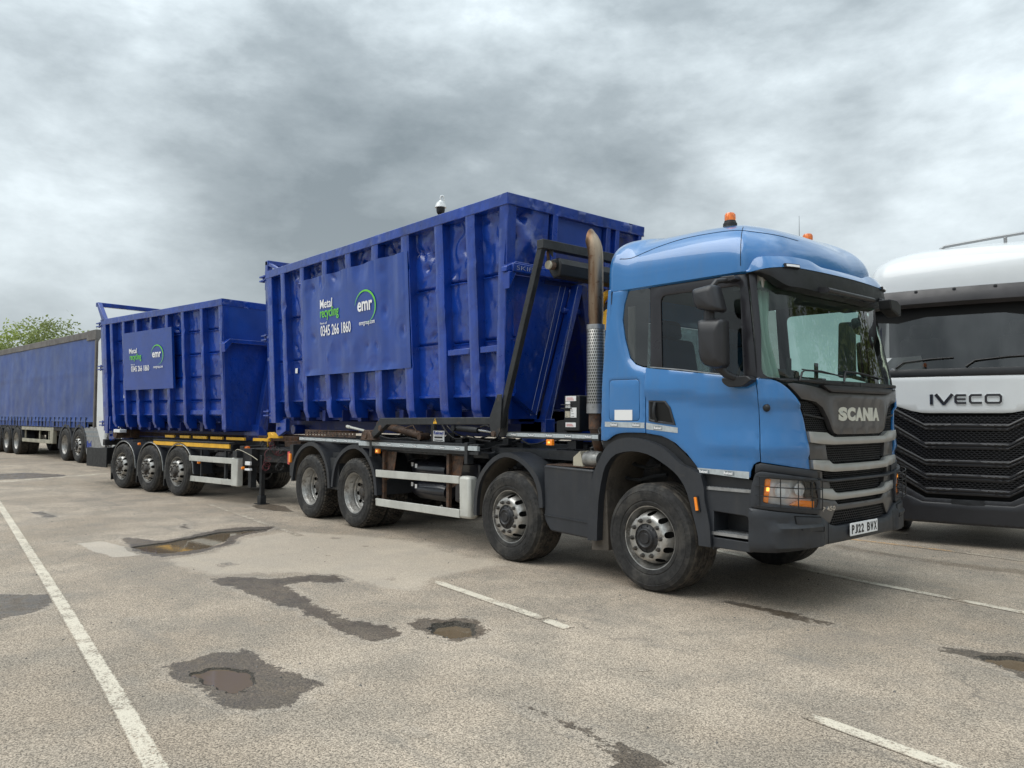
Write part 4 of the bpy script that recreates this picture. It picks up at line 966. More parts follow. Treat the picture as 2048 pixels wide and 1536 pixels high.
# repeater, door handle, tapes, stickers on the near side
mpo = lambda o_: (lambda u, v, h: cabm(u, v, o_+h))
for (a, b) in ((0, 1), (1, -1)):
    f = lambda u: (u if a == 0 else S-u)
    dr = door[a]
    q = lambda poly: [(f(u), v) for u, v in (poly if a == 0 else reversed(poly))]
    patch('handle_recess', 'hole', cabm, q(fillet(handle_hole, .012)), dr, off=lambda u, v: .0045, thick=.002, res=.06, edge=0)
    g = G(); g.tube([cabm(f(.735), 1.762, .012), cabm(f(.738), 1.70, .034), cabm(f(.742), 1.64, .034), cabm(f(.748), 1.595, .010)], .017, 8)
    g.build('handle', 'blk', dr, smooth=60)
    patch('handle_surround', PL, cabm, q([(.655, 1.785), (.848, 1.779), (.905, 1.718), (.962, 1.556), (.742, 1.576), (.655, 1.590)]), dr, holes=[q([(.676, 1.768), (.836, 1.761), (.888, 1.706), (.936, 1.575), (.745, 1.596), (.676, 1.608)])], off=.012, thick=.012, res=.08)
for k, (poly, em) in enumerate((([(.10, 1.580), (.600, 1.575), (.600, 1.522), (.10, 1.531)], (.22, .50)), ([(.622, 1.574), (.985, 1.532), (.985, 1.484), (.622, 1.513)], (.76,)), ([(1.192, 1.180), (1.708, 1.172), (1.706, 1.112), (1.228, 1.140)], (1.27, 1.52)))):
    t = patch('reflective_tape', 'tape', cabm, poly, truck, off=lambda u, v: crease(u, v)+.003, thick=.002, res=.1, edge=0)
    for e in em:
        zc_ = (1.553 if k == 0 else 1.527 if k == 1 else 1.152)
        patch('tape_emblem', 'tape_dark', cabm, [(e-.05, zc_-.018), (e+.05, zc_-.020), (e+.05, zc_+.015), (e-.05, zc_+.018)], t, off=lambda u, v: crease(u, v)+.0045, thick=.001, res=.1, edge=0)
        g = G(); put_text(g, 'Reload', e-.042, e+.042, zc_-.012, zc_+.012, mpo(.006+.014*(k == 2)), .001, .03); g.build('tape_lettering', 'white_txt', t)
patch('blank_sticker', 'white_plain', cabm, [(.228, 1.697), (.452, 1.697), (.452, 1.596), (.228, 1.596)], truck, off=.003, thick=.002, res=.2, edge=0)
g = G(); g.lathe([(0, -.022), (.018, -.022), (.028, -.012), (.034, .002)], c=(1.19, .045, 1.708), n=16); g.build('indicator_repeater', BK, truck, smooth=50)
# wing mirrors
def rbox(g, x0, x1, y0, y1, z0, z1, r=.03, T=None, n=3, taper=None):
    """box with rounded corners in the x-z outline and a crowned outer (-y) face"""
    pl = fillet([(x0, z0), (x1, z0), (x1, z1), (x0, z1)], r, n); m = len(pl); cx, cz = (x0+x1)/2, (z0+z1)/2
    rings = []
    for y, k in ((y0, .70), (y0+(y1-y0)*.12, .93), (y0+(y1-y0)*.3, 1.), (y1, 1.), (y1, .92)):
        rings.append([(cx+(a-cx)*k, y, cz+(b-cz)*k) for a, b in pl])
    vs = [v for q in rings for v in q]
    if T: vs = [T(Vector(v)) for v in vs]
    g.add(vs, [(i*m+k, i*m+(k+1) % m, (i+1)*m+(k+1) % m, (i+1)*m+k) for i in range(len(rings)-1) for k in range(m)]+[tuple(range(m-1, -1, -1)), tuple(range((len(rings)-1)*m, len(rings)*m))])
def quad_housing(name, out, y0, y1, parent, m='plastic_clean', ms=1.):
    """mirror housing from an outline in x-z, deep along y"""
    out = fillet(out, .035, 4); n = len(out); cx = sum(p[0] for p in out)/n; cz = sum(p[1] for p in out)/n
    g = G(); rings = []
    for y, k in ((y0, .55), (y0+.012, .82), (y0+.035, .96), (y0+.07, 1.), (y1-.01, .99), (y1, .93)):
        rings.append([(cx+(a-cx)*k, y, cz+(b-cz)*k) for a, b in out])
    g.add([v for q in rings for v in q], [(i*n+k, i*n+(k+1) % n, (i+1)*n+(k+1) % n, (i+1)*n+k) for i in range(len(rings)-1) for k in range(n)]+[tuple(range(n-1, -1, -1)), tuple(range((len(rings)-1)*n, len(rings)*n))])
    return g.build(name, m, parent, smooth=50, fix=True)
def mirrors(side):
    """near side at y<0; the far one is its mirror image"""
    a = quad_housing('wing_mirror', [(.700, 2.722), (.915, 2.742), (.975, 2.522), (.940, 2.502), (.755, 2.540), (.715, 2.60)], -.34, -.18, truck)
    b = quad_housing('wing_mirror', [(.755, 2.459), (.992, 2.444), (.996, 2.050), (.93, 2.030), (.81, 2.062), (.770, 2.135)], -.34, -.18, truck)
    g = G(); g.tube([(.83, -.24, 2.55), (.83, -.24, 2.42)], .045, 12)
    g.tube([(.80, -.20, 2.70), (.84, -.14, 2.79), (.90, -.03, 2.81)], [.026, .026, .022], 8)
    g.prism(fillet([(.80, 2.815), (.84, 2.84), (.965, 2.835), (.98, 2.80), (.93, 2.79), (.82, 2.79)], .01), -.07, .03)
    g.tube([(.87, -.22, 2.08), (.92, -.13, 1.99), (.98, -.05, 1.95)], [.040, .034, .032], 8)
    g.prism(fillet([(.845, 1.965), (1.09, 1.975), (1.135, 1.940), (1.045, 1.885), (.905, 1.885), (.85, 1.925)], .02), -.09, .01)
    c = g.split('mirror_arm', 'plastic_clean', truck, bevel=.008)
    if side:
        for o in (a, b, *c):
            me = o.data
            for v in me.vertices: v.co.y = 2.44-v.co.y
            me.flip_normals()
mirrors(0); mirrors(1)
g = G(); out = fillet([(0, .10), (.20, .10), (.30, .05), (.30, -.07), (.25, -.09), (.03, -.02)], .02)
g.prism(out, -.02, .12, 0, lambda x, y, z: Vector((1.40+y*.8, 1.74+x*.85, 2.68+z*.8)))
g.tube([(1.30, 1.95, 2.80), (1.40, 1.80, 2.76), (1.45, 1.76, 2.73)], .018, 8); fmr = g.build('front_mirror', 'blk', truck, bevel=.012)
g = G(); g.prism([(.05+(a-.05)*.86, b*.8+.01) for a, b in out], .118, .124, 0, lambda x, y, z: Vector((1.40+y*.8, 1.745+x*.85, 2.68+z*.8))); g.build('mirror_glass', 'trim', fmr)
g = G(); g.tube([(1.42, .66, 2.735), (1.42, 1.56, 2.735)], .022, 10)                       # tube under the visor
g.beam((1.26, .70, 2.76), (1.42, .70, 2.735), .05, .05); g.beam((1.28, 1.50, 2.76), (1.42, 1.50, 2.735), .05, .05); g.beam((1.26, 1.1, 2.75), (1.41, 1.1, 2.73), .06, .03)
g.build('visor_bar', 'plastic_clean', truck, smooth=40)
# beacons
def beacon(x, y, z):
    g = G(); g.lathe([(0, 0), (.070, 0), (.072, .012), (.066, .018), (.064, .050), (.056, .056), (.054, .072), (.048, .078)], axis='z', c=(x, y, z), n=28); b = g.build('beacon', BK, truck, smooth=35)
    g = G(); g.lathe([(.050, .075), (.050, .085), (.047, .135), (.042, .146), (.030, .152), (0, .154)], axis='z', c=(x, y, z), n=28)
    for k in range(14):
        a = 2*math.pi*k/14; g.tube([(x+.0495*math.cos(a), y+.0495*math.sin(a), z+.088), (x+.0475*math.cos(a), y+.0475*math.sin(a), z+.134)], .0025, 4)
    g.build('beacon_dome', 'amber_dim', b, smooth=35)
beacon(.57, .49, 3.395); beacon(.57, 1.949, 3.43)
g = G(); g.tube([(.50, 1.90, 3.40), (.50, 1.905, 3.78)], [.004, .0015], 5); g.build('antenna', BK, truck)

# near and far front wings, steps, under-cab
fo = smooth_line([(-.766, .387), (-.748, .779), (-.683, 1.069), (-.608, 1.20), (-.534, 1.313), (-.43, 1.386), (-.268, 1.429), (-.073, 1.418), (.114, 1.371), (.258, 1.296), (.381, 1.200), (.592, 1.121), (.631, .895), (.679, .693), (.690, .502)], 2)
fi = smooth_line([(-.641, .395), (-.619, .79), (-.555, 1.077), (-.493, 1.182), (-.39, 1.265), (-.19, 1.302), (.002, 1.279), (.15, 1.219), (.293, 1.139), (.38, 1.060), (.448, .95), (.514, .745), (.550, .62), (.562, .56), (.566, .502)], 2)
def yflip(o, on=True):
    if not on: return o
    for v in o.data.vertices: v.co.y = 2.44-v.co.y
    o.data.flip_normals(); return o
def front_side(far):
    g = G(); arch_strip(g, fo, fi, -.035, .05, .60, 0, 1); w = yflip(g.build('front_wing', ['plastic', 'liner'], truck, smooth=40), far)
    yflip((G().prism([(-.80, .275), (-.565, .300), (-.60, .90), (-.72, .90)], .06, .58).build('mud_flap', 'liner', truck, bevel=.006)), far)
    g = G(); g.prism([(-.62, 1.38), (-.46, 1.47), (-.1, 1.475), (.2, 1.44), (.40, 1.28), (.60, 1.14), (1.06, 1.10), (1.06, 1.02), (.55, 1.02), (.38, 1.15), (.2, 1.26), (0, 1.31), (-.19, 1.34), (-.4, 1.30), (-.53, 1.20)], .03, .06)
    g.box(.52, 1.08, .22, .26, .50, 1.16)
    yflip(g.build('under_cab_panel', BK, truck), far)
    g = G(); g.prism(fillet([(.60, 1.000), (1.078, 1.010), (1.078, .775), (1.00, .80), (.69, .812), (.63, .83)], .02), .0, .25)
    g.prism(fillet([(.665, .59), (.668, .50), (1.06, .500), (1.07, .585)], .01), .0, .25)
    g.prism([(.62, .84), (.70, .82), (.70, .48), (.68, .48)], .0, .25)
    yflip(g.build('step_panel', 'plastic', truck, bevel=.008), far)
    for (x0, x1, z) in ((.615, 1.075, 1.010), (.66, 1.055, .625)):
        g = G(); g.prism(fillet([(x0, .0), (x1, .0), (x1, .22), (x0, .22)], .045), z-.014, z+.012, 0, lambda x, y, zz: Vector((x, zz-.01, y)))
        for i in range(22):
            for j in range(3): g.lathe([(.004, .012), (.002, .016), (0, .016)], axis='z', c=(x0+.03+i*(x1-x0-.06)/21, .02+j*.03+(i % 2)*.012, z), n=4)
        yflip(g.build('step', 'alu', truck), far)
    g = G(); g.prism(fillet([(.532, .925), (.556, .925), (.576, .81), (.550, .806)], .006), -.055, -.03)
    yflip(g.build('side_marker_lamp', 'amber', w), far); w2 = G().prism(fillet([(.522, .935), (.568, .935), (.592, .798), (.544, .792)], .01), -.045, -.03)
    yflip(w2.build('lamp_bezel', BK, w), far)
front_side(0); front_side(1)
# cab shell: rear wall, floor, dash, seats, curtain
g = G()
TL = lambda v: Vector((v.x+(v.z-1.4)*.035, v.y, v.z))
g.box(-.60, -.56, .03, .62, 1.42, 2.90, 0, TL); g.box(-.60, -.56, 1.82, 2.41, 1.42, 2.90, 0, TL); g.box(-.60, -.56, .62, 1.82, 1.42, 1.95, 0, TL); g.box(-.60, -.56, .62, 1.82, 2.62, 2.90, 0, TL)
g.build('cab_rear_wall', CB, truck, bevel=.01)
g = G(); TL2 = lambda v: Vector((v.x+(v.z-1.4)*.035, v.y, v.z)); g.box(-.558, -.55, .04, .62, 1.40, 2.88, 0, TL2); g.box(-.558, -.55, 1.82, 2.40, 1.40, 2.88, 0, TL2); g.box(-.558, -.55, .62, 1.82, 1.40, 1.95, 0, TL2); g.build('cab_rear_lining', 'interior_dk', truck)
g = G(); g.box(-.565, -.56, .62, 1.82, 1.95, 2.62); g.build('rear_window', 'glass_side', truck)
g = G(); g.box(-.58, .95, .04, 2.40, 1.30, 1.36); g.box(-.578, -.45, .05, 2.39, 1.36, 1.95); g.build('cab_floor', 'interior_dk', truck)
g = G(); g.box(-.56, 1.05, .10, 2.34, 2.865, 2.878); g.box(.80, 1.10, .16, 2.28, 2.74, 2.862); g.build('headliner', 'headliner', truck)
g = G(); g.prism([(.70, 1.36), (.70, 1.84), (.80, 1.96), (.98, 1.965), (1.18, 1.93), (1.30, 1.90), (1.10, 1.36)], .30, 2.14); g.prism([(.72, 1.36), (.74, 1.90), (1.05, 1.93), (1.05, 1.36)], .08, 2.36)
g.prism([(.86, 1.96), (.88, 2.08), (1.0, 2.06), (1.02, 1.96)], .45, .95); g.build('dashboard', 'interior_dk', truck, bevel=.02)
g = G(); g.tube([(.66+.10*math.sin(t)*.5, .68+.23*math.cos(t), 2.0+.20*math.sin(t)) for t in [2*math.pi*k/28 for k in range(28)]], .016, 8, closed=True); g.tube([(.68, .68, 2.0), (.90, .68, 1.86)], .03, 8)
g.box(.66, .69, .50, .86, 1.98, 2.02); g.build('steering_wheel', 'blk', truck, smooth=50)
for y in (.68, 1.80):
    g = G(); 
    def rb(x0, x1, y0, y1, z0, z1, lean=0.):
        g.box(x0, x1, y0, y1, z0, z1, 0, lambda v: Vector((v.x-lean*(v.z-z0), v.y, v.z)))
    rb(-.12, .38, y-.26, y+.26, 1.62, 1.80); rb(-.20, -.02, y-.25, y+.25, 1.74, 2.42, .18); rb(-.32, -.20, y-.14, y+.14, 2.42, 2.62, .12)
    g.box(-.02, .28, y-.2, y+.2, 1.36, 1.62)
    g.build('seat', 'seat', truck, bevel=.05)
for (y0, y1, x) in ((.10, .36, 1.10),):                            # curtain drawn back beside the windscreen
    g = G()
    def cf(u, v, y0=y0, y1=y1, x=x):
        yy = y0+(y1-y0)*u*(1-.35*sm(1-abs(2*v-.9))); zz = 1.97+.80*v
        return Vector((x-.16*(zz-1.95)+.03*math.sin(u*24+v*1.5)-.02+(.06*u), yy+.03*v, zz))
    g.grid(30, 10, cf, flip=False); g.build('cab_curtain', 'curtain', truck, smooth=180)
g = G(); g.grid(14, 8, lambda u, v: Vector((-.36+.10*u, .12+.02*math.sin(u*30), 2.02+.70*v))); g.build('cab_curtain', 'curtain', truck, smooth=180)
g = G(); g.box(1.05, 1.08, .85, 1.30, 1.985, 2.0); g.box(1.06, 1.07, 1.1, 1.17, 2.0, 2.14); g.box(1.06, 1.07, .60, .68, 2.0, 2.16); g.build('phone_holder', BK, truck, bevel=.01)

# wheels
for x in (0, -1.993): wheel(truck, x, 0, .50, 'steer'); wheel(truck, x, 2.44, .50, 'steer', flip=True)
for x in (-5.458, -6.854): wheel(truck, x, 0, .50, 'rear'); wheel(truck, x, 2.44, .50, 'rear', flip=True)
for wo in [o for o in truck.children if o.name.startswith('wheel') and abs(o.location.x+1.993) < .01 and o.location.y < 1]:
    g = G()
    for a0, flip_ in ((R(158), 1), (R(-20), 1)):
        for ch, u0, u1 in row('PROMETEON', 0, .40, .25): put_text(g, ch, u0, u1, 0, .036, lambda u, v, h, a0=a0: Vector(((.385+v)*math.cos(a0-u/.40), -.0355-h, (.385+v)*math.sin(a0-u/.40))), .002, .01)
    g.build('tyre_lettering', 'rubber_txt', wo)
# rear and second mudguards
f2o = [(-2.659, .448), (-2.651, .652), (-2.606, .85), (-2.484, 1.012), (-2.304, 1.150), (-2.1, 1.218), (-1.903, 1.198), (-1.711, 1.116), (-1.552, .99), (-1.474, .818), (-1.46, .644)]
f2i = [(-2.600, .454), (-2.590, .652), (-2.543, .84), (-2.433, .985), (-2.275, 1.105), (-2.098, 1.165), (-1.925, 1.148), (-1.755, 1.075), (-1.61, .955), (-1.537, .80), (-1.52, .640)]
def arc_out(cx, r, z0, r2=None, a_l=-6, a_r=186): return [(cx+(r2 or r)*math.cos(t), z0+r*math.sin(t)) for t in [R(a) for a in range(a_r, a_l, -12)]]
def guard_arc(o, i, par, y1=.06, dep=.34, far_w=2.44):
    for far in (0, 1):
        g = G(); arch_strip(g, smooth_line(o, 2), smooth_line(i, 2), .0, y1, dep, 0, 1); x = g.build('mudguard', ['plastic', 'liner'], par, smooth=40)
        if far:
            for v in x.data.vertices: v.co.y = far_w-v.co.y
            x.data.flip_normals()
guard_arc(f2o, f2i, truck, .05, .40)
f4o = [(-7.564, .536), (-7.537, .728), (-7.44, .950), (-7.21, 1.125), (-6.948, 1.205), (-6.734, 1.195), (-6.523, 1.102), (-6.376, .963), (-6.271, .777), (-6.223, .514)]
f4i = [(-7.515, .540), (-7.480, .74), (-7.385, .925), (-7.18, 1.075), (-6.94, 1.145), (-6.75, 1.132), (-6.57, 1.055), (-6.428, .930), (-6.335, .765), (-6.29, .510)]
guard_arc(f4o, f4i, truck, .05, .62); guard_arc([(x+1.38, z) for x, z in f4o], [(x+1.38, z) for x, z in f4i], truck, .05, .62)
g = G(); g.box(-6.30, -6.02, .05, .30, .50, .98); g.box(-6.35, -5.95, .12, .5, .98, 1.06); g.build('mudguard_bracket', 'blk_metal', truck)
# chassis
g = G()
for y in (.78, 1.58): g.box(-7.75, 1.0, y, y+.08, .82, 1.12)
for x in (-7.7, -6.1, -4.6, -3.0, -1.0, .5): g.box(x, x+.12, .80, 1.64, .86, 1.08)
g.box(-7.80, -7.66, .15, 2.30, .70, 1.14); ch = g.build('chassis_frame', 'chassis', truck)
g = G()
for y in (.70, 1.62): g.box(-7.72, -.95, y, y+.12, 1.135, 1.30)
for x in (-7.5, -6.8, -6.0, -5.2, -3.9, -2.8, -1.8): g.box(x, x+.15, .40, 2.04, 1.14, 1.26)
g.box(-2.55, -.80, .30, .66, 1.15, 1.25); g.box(-5.3, -2.6, .18, .60, 1.12, 1.18)
g.build('hooklift_subframe', 'blk_metal', truck)
g = G()
for x in (0, -1.993, -5.458, -6.854): g.tube([(x, .3, .5), (x, 2.14, .5)], .09, 10)
for x in (-5.458, -6.854): g.lathe([(0, -.26), (.16, -.24), (.24, -.1), (.24, .1), (.16, .24), (0, .26)], c=(x, 1.22, .52), n=16); g.box(x-.5, x+.5, .62, .70, .62, .76)
for x in (0, -1.993): g.box(x-.7, x+.7, .62, .70, .60, .70)
g.tube([(-5.2, 1.2, .6), (-2, 1.2, .75), (-.5, 1.2, .8)], .06, 8); g.box(-1.3, .9, .75, 1.7, .55, 1.25); g.tube([(-7.3, .42, .66), (-7.0, .42, .66)], .11, 12)
g.build('axles', 'chassis', truck, smooth=40)
# dark bits and hoses packed under the body, seen between the wheels
g = G(); rnd = random.Random(11)
for k in range(60):
    x = rnd.uniform(-5.0, -1.0); y = rnd.uniform(.32, .72); z = rnd.uniform(.95, 1.38); a = [(x+i*.16, y+.02*math.sin(i+k), z+.04*math.sin(i*1.3+k)) for i in range(rnd.randint(3, 7))]
    g.tube(a, rnd.choice((.008, .012, .018)), 6)
for k in range(26):
    x = rnd.uniform(-4.9, -1.2); y = rnd.uniform(.45, .7); z = rnd.uniform(.80, 1.30); w_ = rnd.uniform(.05, .16); g.box(x, x+w_, y, y+.12, z, z+w_*.7)
g.build('hoses_and_valves', 'blk_metal', truck, smooth=40)
# boxes between the axles
g = G(); g.prism(fillet([(-1.475, 1.105), (-.747, 1.088), (-.790, .385), (-1.372, .405), (-1.466, .52)], .03), .03, .50, 0)
tb = g.build('battery_box', 'plastic', truck, bevel=.018)
g = G(); g.box(-1.46, -.77, .06, .52, 1.104, 1.112); g.build('box_lid', 'rust', tb)
g = G(); g.prism([(-1.46, 1.09), (-.755, 1.075), (-.765, 1.065), (-1.46, 1.08)], .024, .031); g.prism([(-1.455, .565), (-.78, .545), (-.78, .555), (-1.455, .575)], .020, .031); g.build('box_edge', 'plastic', tb)
# air tanks (upright ovals seen end-on) and urea tank
for zt in (.90, .62):
    for xx, yy in ((-4.60, .42), (-4.30, .28)):
        g = G(); a = []
        T = lambda v, xx=xx, yy=yy, zt=zt: v
        g.lathe([(0, -.005), (.07, .0), (.115, .02), (.125, .06), (.125, .60), (.10, .66), (0, .67)], axis='x', c=(xx, yy+.10, zt), n=24)
        o = g.build('air_tank', 'tank', truck, smooth=50)
        g = G(); g.box(xx+.02, xx+.07, yy-.022, yy-.018, zt+.02, zt+.075); g.build('tank_label', 'white_plain', o)
g = G(); g.lathe([(0, -.01), (.16, .0), (.19, .03), (.20, .08), (.20, .80), (.17, .86), (0, .87)], axis='x', c=(-4.35, .62, .88), n=28); g.build('fuel_tank', 'tank', truck, smooth=50)
g = G(); g.prism(fillet([(-3.43, .52), (-3.43, .95), (-3.36, 1.02), (-2.92, 1.04), (-2.92, .52)], .04), .30, .66); ad = g.build('urea_tank', 'tank', truck, bevel=.02)
g = G(); g.lathe([(0, .07), (.03, .07), (.042, .06), (.045, .0)], axis='z', c=(-3.24, .36, .985), n=16); g.build('tank_cap', 'cyan', ad, smooth=40)
g = G()
for x in (-4.86, -3.33): g.box(x, x+.055, .09, .14, .40, 1.15); g.prism([(x+.05, 1.13), (x+.30, 1.13), (x+.22, .80), (x+.05, .72)], .14, .15)
g.split('guard_bracket', 'rust', truck, bevel=.005)
# side guard rails
g = G(); g.prism([(-4.892, .872), (-2.953, .896), (-2.953, .802), (-4.881, .769)], .0, .03); g.build('side_guard_rail', 'guard', truck, bevel=.006)
g = G(); g.prism([(-4.884, .470), (-2.949, .490), (-2.935, .386), (-4.873, .367)], .0, .03); g.build('side_guard_rail', 'guard', truck, bevel=.006)
g = G(); g.prism([(-2.955, .899), (-2.745, .899), (-2.728, .392), (-2.940, .384)], -.004, .14); g.build('side_guard_post', 'guard', truck, bevel=.035)
# hooklift side rails with reflective tape
def taped(x0, x1, z0, z1, y, n, zs=0.):
    g = G(); g.box(x0, x1, y+.004, y+.05, z0-.02, z1+.012); r_ = g.build('side_rail', 'blk_metal', truck, bevel=.003)
    g = G(); g.prism([(x0+.01, z0), (x1-.01, z0), (x1-.01, z1), (x0+.01, z1)], y, y+.003); t = g.build('reflective_tape', 'tape', r_)
    for k in range(n):
        xc = x0+(x1-x0)*(k+.5)/n; zc_ = (z0+z1)/2
        g = G(); g.box(xc-.05, xc+.05, y-.0015, y-.0005, zc_-.016, zc_+.016, 0); g2 = g
        put_text(g2, 'Reload', xc-.044, xc+.044, zc_-.010, zc_+.010, lambda u, v, h, y=y: Vector((u, y-.002-h, v)), .001, .03, 1); g2.build('tape_emblem', ['tape_dark', 'white_txt'], r_)
taped(-7.327, -5.25, 1.232, 1.275, .02, 6); taped(-4.97, -2.80, 1.212, 1.262, -.02, 7); taped(-2.10, -.663, 1.405, 1.445, .02, 5)
for x0, x1, z0, z1 in ((-5.343, -5.02, 1.200, 1.262), (-2.78, -2.579, 1.215, 1.272)):
    g = G(); g.box(x0, x1, -.012, .03, z0, z1); g.build('reflective_tape', 'tape', truck, bevel=.003)
g = G(); g.box(-5.345, -2.575, .0, .05, 1.165, 1.205); g.box(-5.345, -2.575, .0, .10, 1.27, 1.295); g.box(-2.82, -2.76, -.02, .08, 1.05, 1.31); g.box(-5.03, -4.965, -.02, .08, 1.05, 1.31); g.split('rail_bracket', 'blk_metal', truck, bevel=.004)
for x, z in ((-4.863, 1.135), (-1.364, 1.352)):
    g = G(); g.box(x-.045, x+.045, .0, .04, z-.032, z+.032); o = g.build('side_marker_lamp', 'amber', truck, bevel=.006)
    g = G(); g.box(x-.014, x+.014, -.002, .0, z-.008, z+.008); g.build('lamp_glow', 'amber_lit', o)
# perforated walkway step behind the cab side rail
g = G()
hs = [[(-7.50+i*.105+(j*.05)+.018*c, 1.315+j*.034+.014*d) for c, d in ((-1, 0), (0, -1), (1, 0), (0, 1))] for j in range(2) for i in range(15)]
V, T = tri_region([(-7.58, 1.285), (-5.88, 1.295), (-5.88, 1.393), (-7.58, 1.368)], hs, .12); g.add([(x, .25, z) for x, z in V], T); g.box(-7.58, -5.88, .25, .30, 1.372, 1.395)
g.build('perforated_rail', 'rust', truck)
# rear lamp and under-run
g = G(); g.box(-7.80, -7.72, .04, .16, .80, 1.02); g.build('rear_lamp', 'red', truck, bevel=.01); g = G(); g.box(-7.72, -7.655, .02, .06, .84, .99); g.build('rear_marker_lamp', 'amber', truck, bevel=.01)
g = G(); g.box(-7.72, -7.60, .05, .30, .62, 1.14); g.build('rear_panel', 'blk_metal', truck)
# hooklift arm frame along the side (sheeting frame)
Y0 = -.09
g = G(); g.prism([(-5.13, 1.285), (-5.10, 1.38), (-5.03, 1.43), (-4.90, 1.43), (-4.78, 1.290)], Y0-.02, Y0+.11); pv = g.build('pivot_bracket', 'rust', truck, bevel=.01)
g = G(); g.lathe([(0, -.02), (.045, -.02), (.05, 0), (.05, .03)], c=(-4.98, Y0-.02, 1.355), n=16); g.build('pivot_pin', 'rust', pv, smooth=40)
g = G(); g.prism([(-4.95, 1.31), (-4.84, 1.31), (-4.47, 1.510), (-2.19, 1.535), (-2.19, 1.620), (-4.55, 1.602), (-4.64, 1.600)], Y0, Y0+.08); sa = g.build('sheeting_arm', 'blk_metal', truck, bevel=.008)
g = G(); g.lathe([(0, -.015), (.035, -.015), (.04, 0), (.04, .02)], c=(-4.63, Y0, 1.46), n=14); g.build('pivot_pin', 'rust', sa, smooth=40)
pl9 = [(-2.235, 1.62), (-2.235, 1.53), (-2.20, 1.41), (-2.15, 1.388), (-2.09, 1.40), (-2.045, 1.46), (-2.02, 1.88), (-2.10, 1.88)]
g = G(); g.prism(pl9, Y0-.02, Y0-.004); g.prism(pl9, Y0+.085, Y0+.10)
g.beam((-2.115, Y0+.04, 1.50), (-1.415, Y0+.04, 3.50), .07, .075, up=(1, 0, 0)); up_ = g.build('sheeting_frame_upright', 'blk_metal', truck, bevel=.006)
g = G(); g.lathe([(0, -.02), (.03, -.02), (.034, 0)], c=(-2.15, Y0-.02, 1.43), n=14); g.build('pivot_pin', 'rust', up_, smooth=40)
g = G(); g.beam((-2.115, 2.50, 1.50), (-1.415, 2.50, 3.50), .07, .075, up=(1, 0, 0)); g.build('sheeting_frame_upright', 'blk_metal', truck, bevel=.006)
g = G(); g.box(-1.46, -1.36, -.095, 2.55, 3.445, 3.545); g.prism([(-1.46, 3.45), (-1.37, 3.45), (-1.37, 3.36)], .06, .07); g.build('sheeting_frame_bar', 'blk_metal', truck, bevel=.006)
g = G(); g.lathe([(0, 0), (.045, 0), (.05, .02), (.036, .04), (.036, .10)], c=(-1.42, .03, 3.285), n=20); rl = g.build('roller_end', 'cream', truck, smooth=45)
g = G(); g.tube([(-1.45, .06, 3.44), (-1.43, .06, 3.30)], .016, 8); g.lathe([(.040, -.0), (.046, .01), (.046, .06)], c=(-1.42, .06, 3.285), n=16); g.build('roller_bracket', 'rust', rl, smooth=40)
g = G(); g.prism([(-1.50, 3.37), (-1.36, 3.375), (-1.33, 3.30), (-1.35, 3.17), (-1.45, 3.15), (-1.52, 3.24)], .14, 2.40); g.build('sheet_roller_cover', 'blk', truck, bevel=.02)
g = G(); g.tube([(-5.20, .30, 1.50), (-4.25, .34, 1.36)], .055, 14); g.tube([(-5.22, .24, 1.50), (-5.22, .38, 1.50)], .055, 12); g.tube([(-4.20, .26, 1.35), (-4.20, .42, 1.35)], .05, 12); g.tube([(-4.6, .3, 1.46), (-4.4, .3, 1.50), (-4.32, .3, 1.42), (-4.30, .3, 1.36)], .010, 6)
g.build('hydraulic_cylinder', 'rust', truck, smooth=45)
g = G(); g.tube([(-3.36, .28, 1.475), (-2.92, .28, 1.455)], .038, 14); g.tube([(-3.38, .22, 1.475), (-3.38, .34, 1.475)], .04, 12); cy = g.build('hydraulic_cylinder', 'blk_metal', truck, smooth=45)
g = G(); g.tube([(-2.93, .28, 1.455), (-2.55, .28, 1.43)], .018, 12); g.build('cylinder_rod', 'chrome_ro', cy, smooth=60)
g = G(); g.tube([(-6.12, .24, 1.462), (-5.60, .24, 1.405)], .020, 12); g.tube([(-6.13, .24, 1.463), (-6.03, .24, 1.452)], .027, 12); g.build('hydraulic_rod', 'guard', truck, smooth=60)
g = G()
for pts in ([(-5.4, .3, 1.36), (-4.9, .26, 1.30), (-4.5, .28, 1.32), (-4.2, .3, 1.28)], [(-3.65, .25, 1.52), (-3.50, .22, 1.42), (-3.35, .24, 1.34), (-3.2, .3, 1.36)], [(-3.60, .3, 1.50), (-3.4, .3, 1.40), (-3.0, .32, 1.34), (-2.7, .3, 1.32)], [(-2.80, .22, 1.50), (-2.68, .2, 1.52), (-2.6, .2, 1.50)]): g.tube(smooth_line(pts, 5), .011, 7)
g.build('hydraulic_hose', 'chassis', truck, smooth=60)
g = G(); g.box(-3.69, -3.62, .10, .15, 1.28, 1.60); g.build('sign_post', 'blk_metal', truck, bevel=.004)
g = G(); g.box(-3.615, -3.375, .085, .095, 1.305, 1.442); sg_ = g.build('maker_sign', 'white_plain', truck)
g = G(); mps = lambda u, v, h: Vector((u, .0845-h, v)); put_text(g, 'Reload', -3.60, -3.39, 1.395, 1.436, mps, .001, .04); g.box(-3.59, -3.40, .0835, .0845, 1.385, 1.389)
g.build('sign_lettering', 'blue_txt', sg_); g = G(); g.box(-3.585, -3.41, .0835, .0845, 1.345, 1.368); g.box(-3.59, -3.40, .0835, .0845, 1.316, 1.326); g.build('sign_small_print', 'black_txt', sg_)
g = G(); g.prism([(-3.373, 1.535), (-3.288, 1.535), (-3.330, 1.602)], Y0-.003, Y0-.001); tri = g.build('warning_sticker', 'yellow', truck)
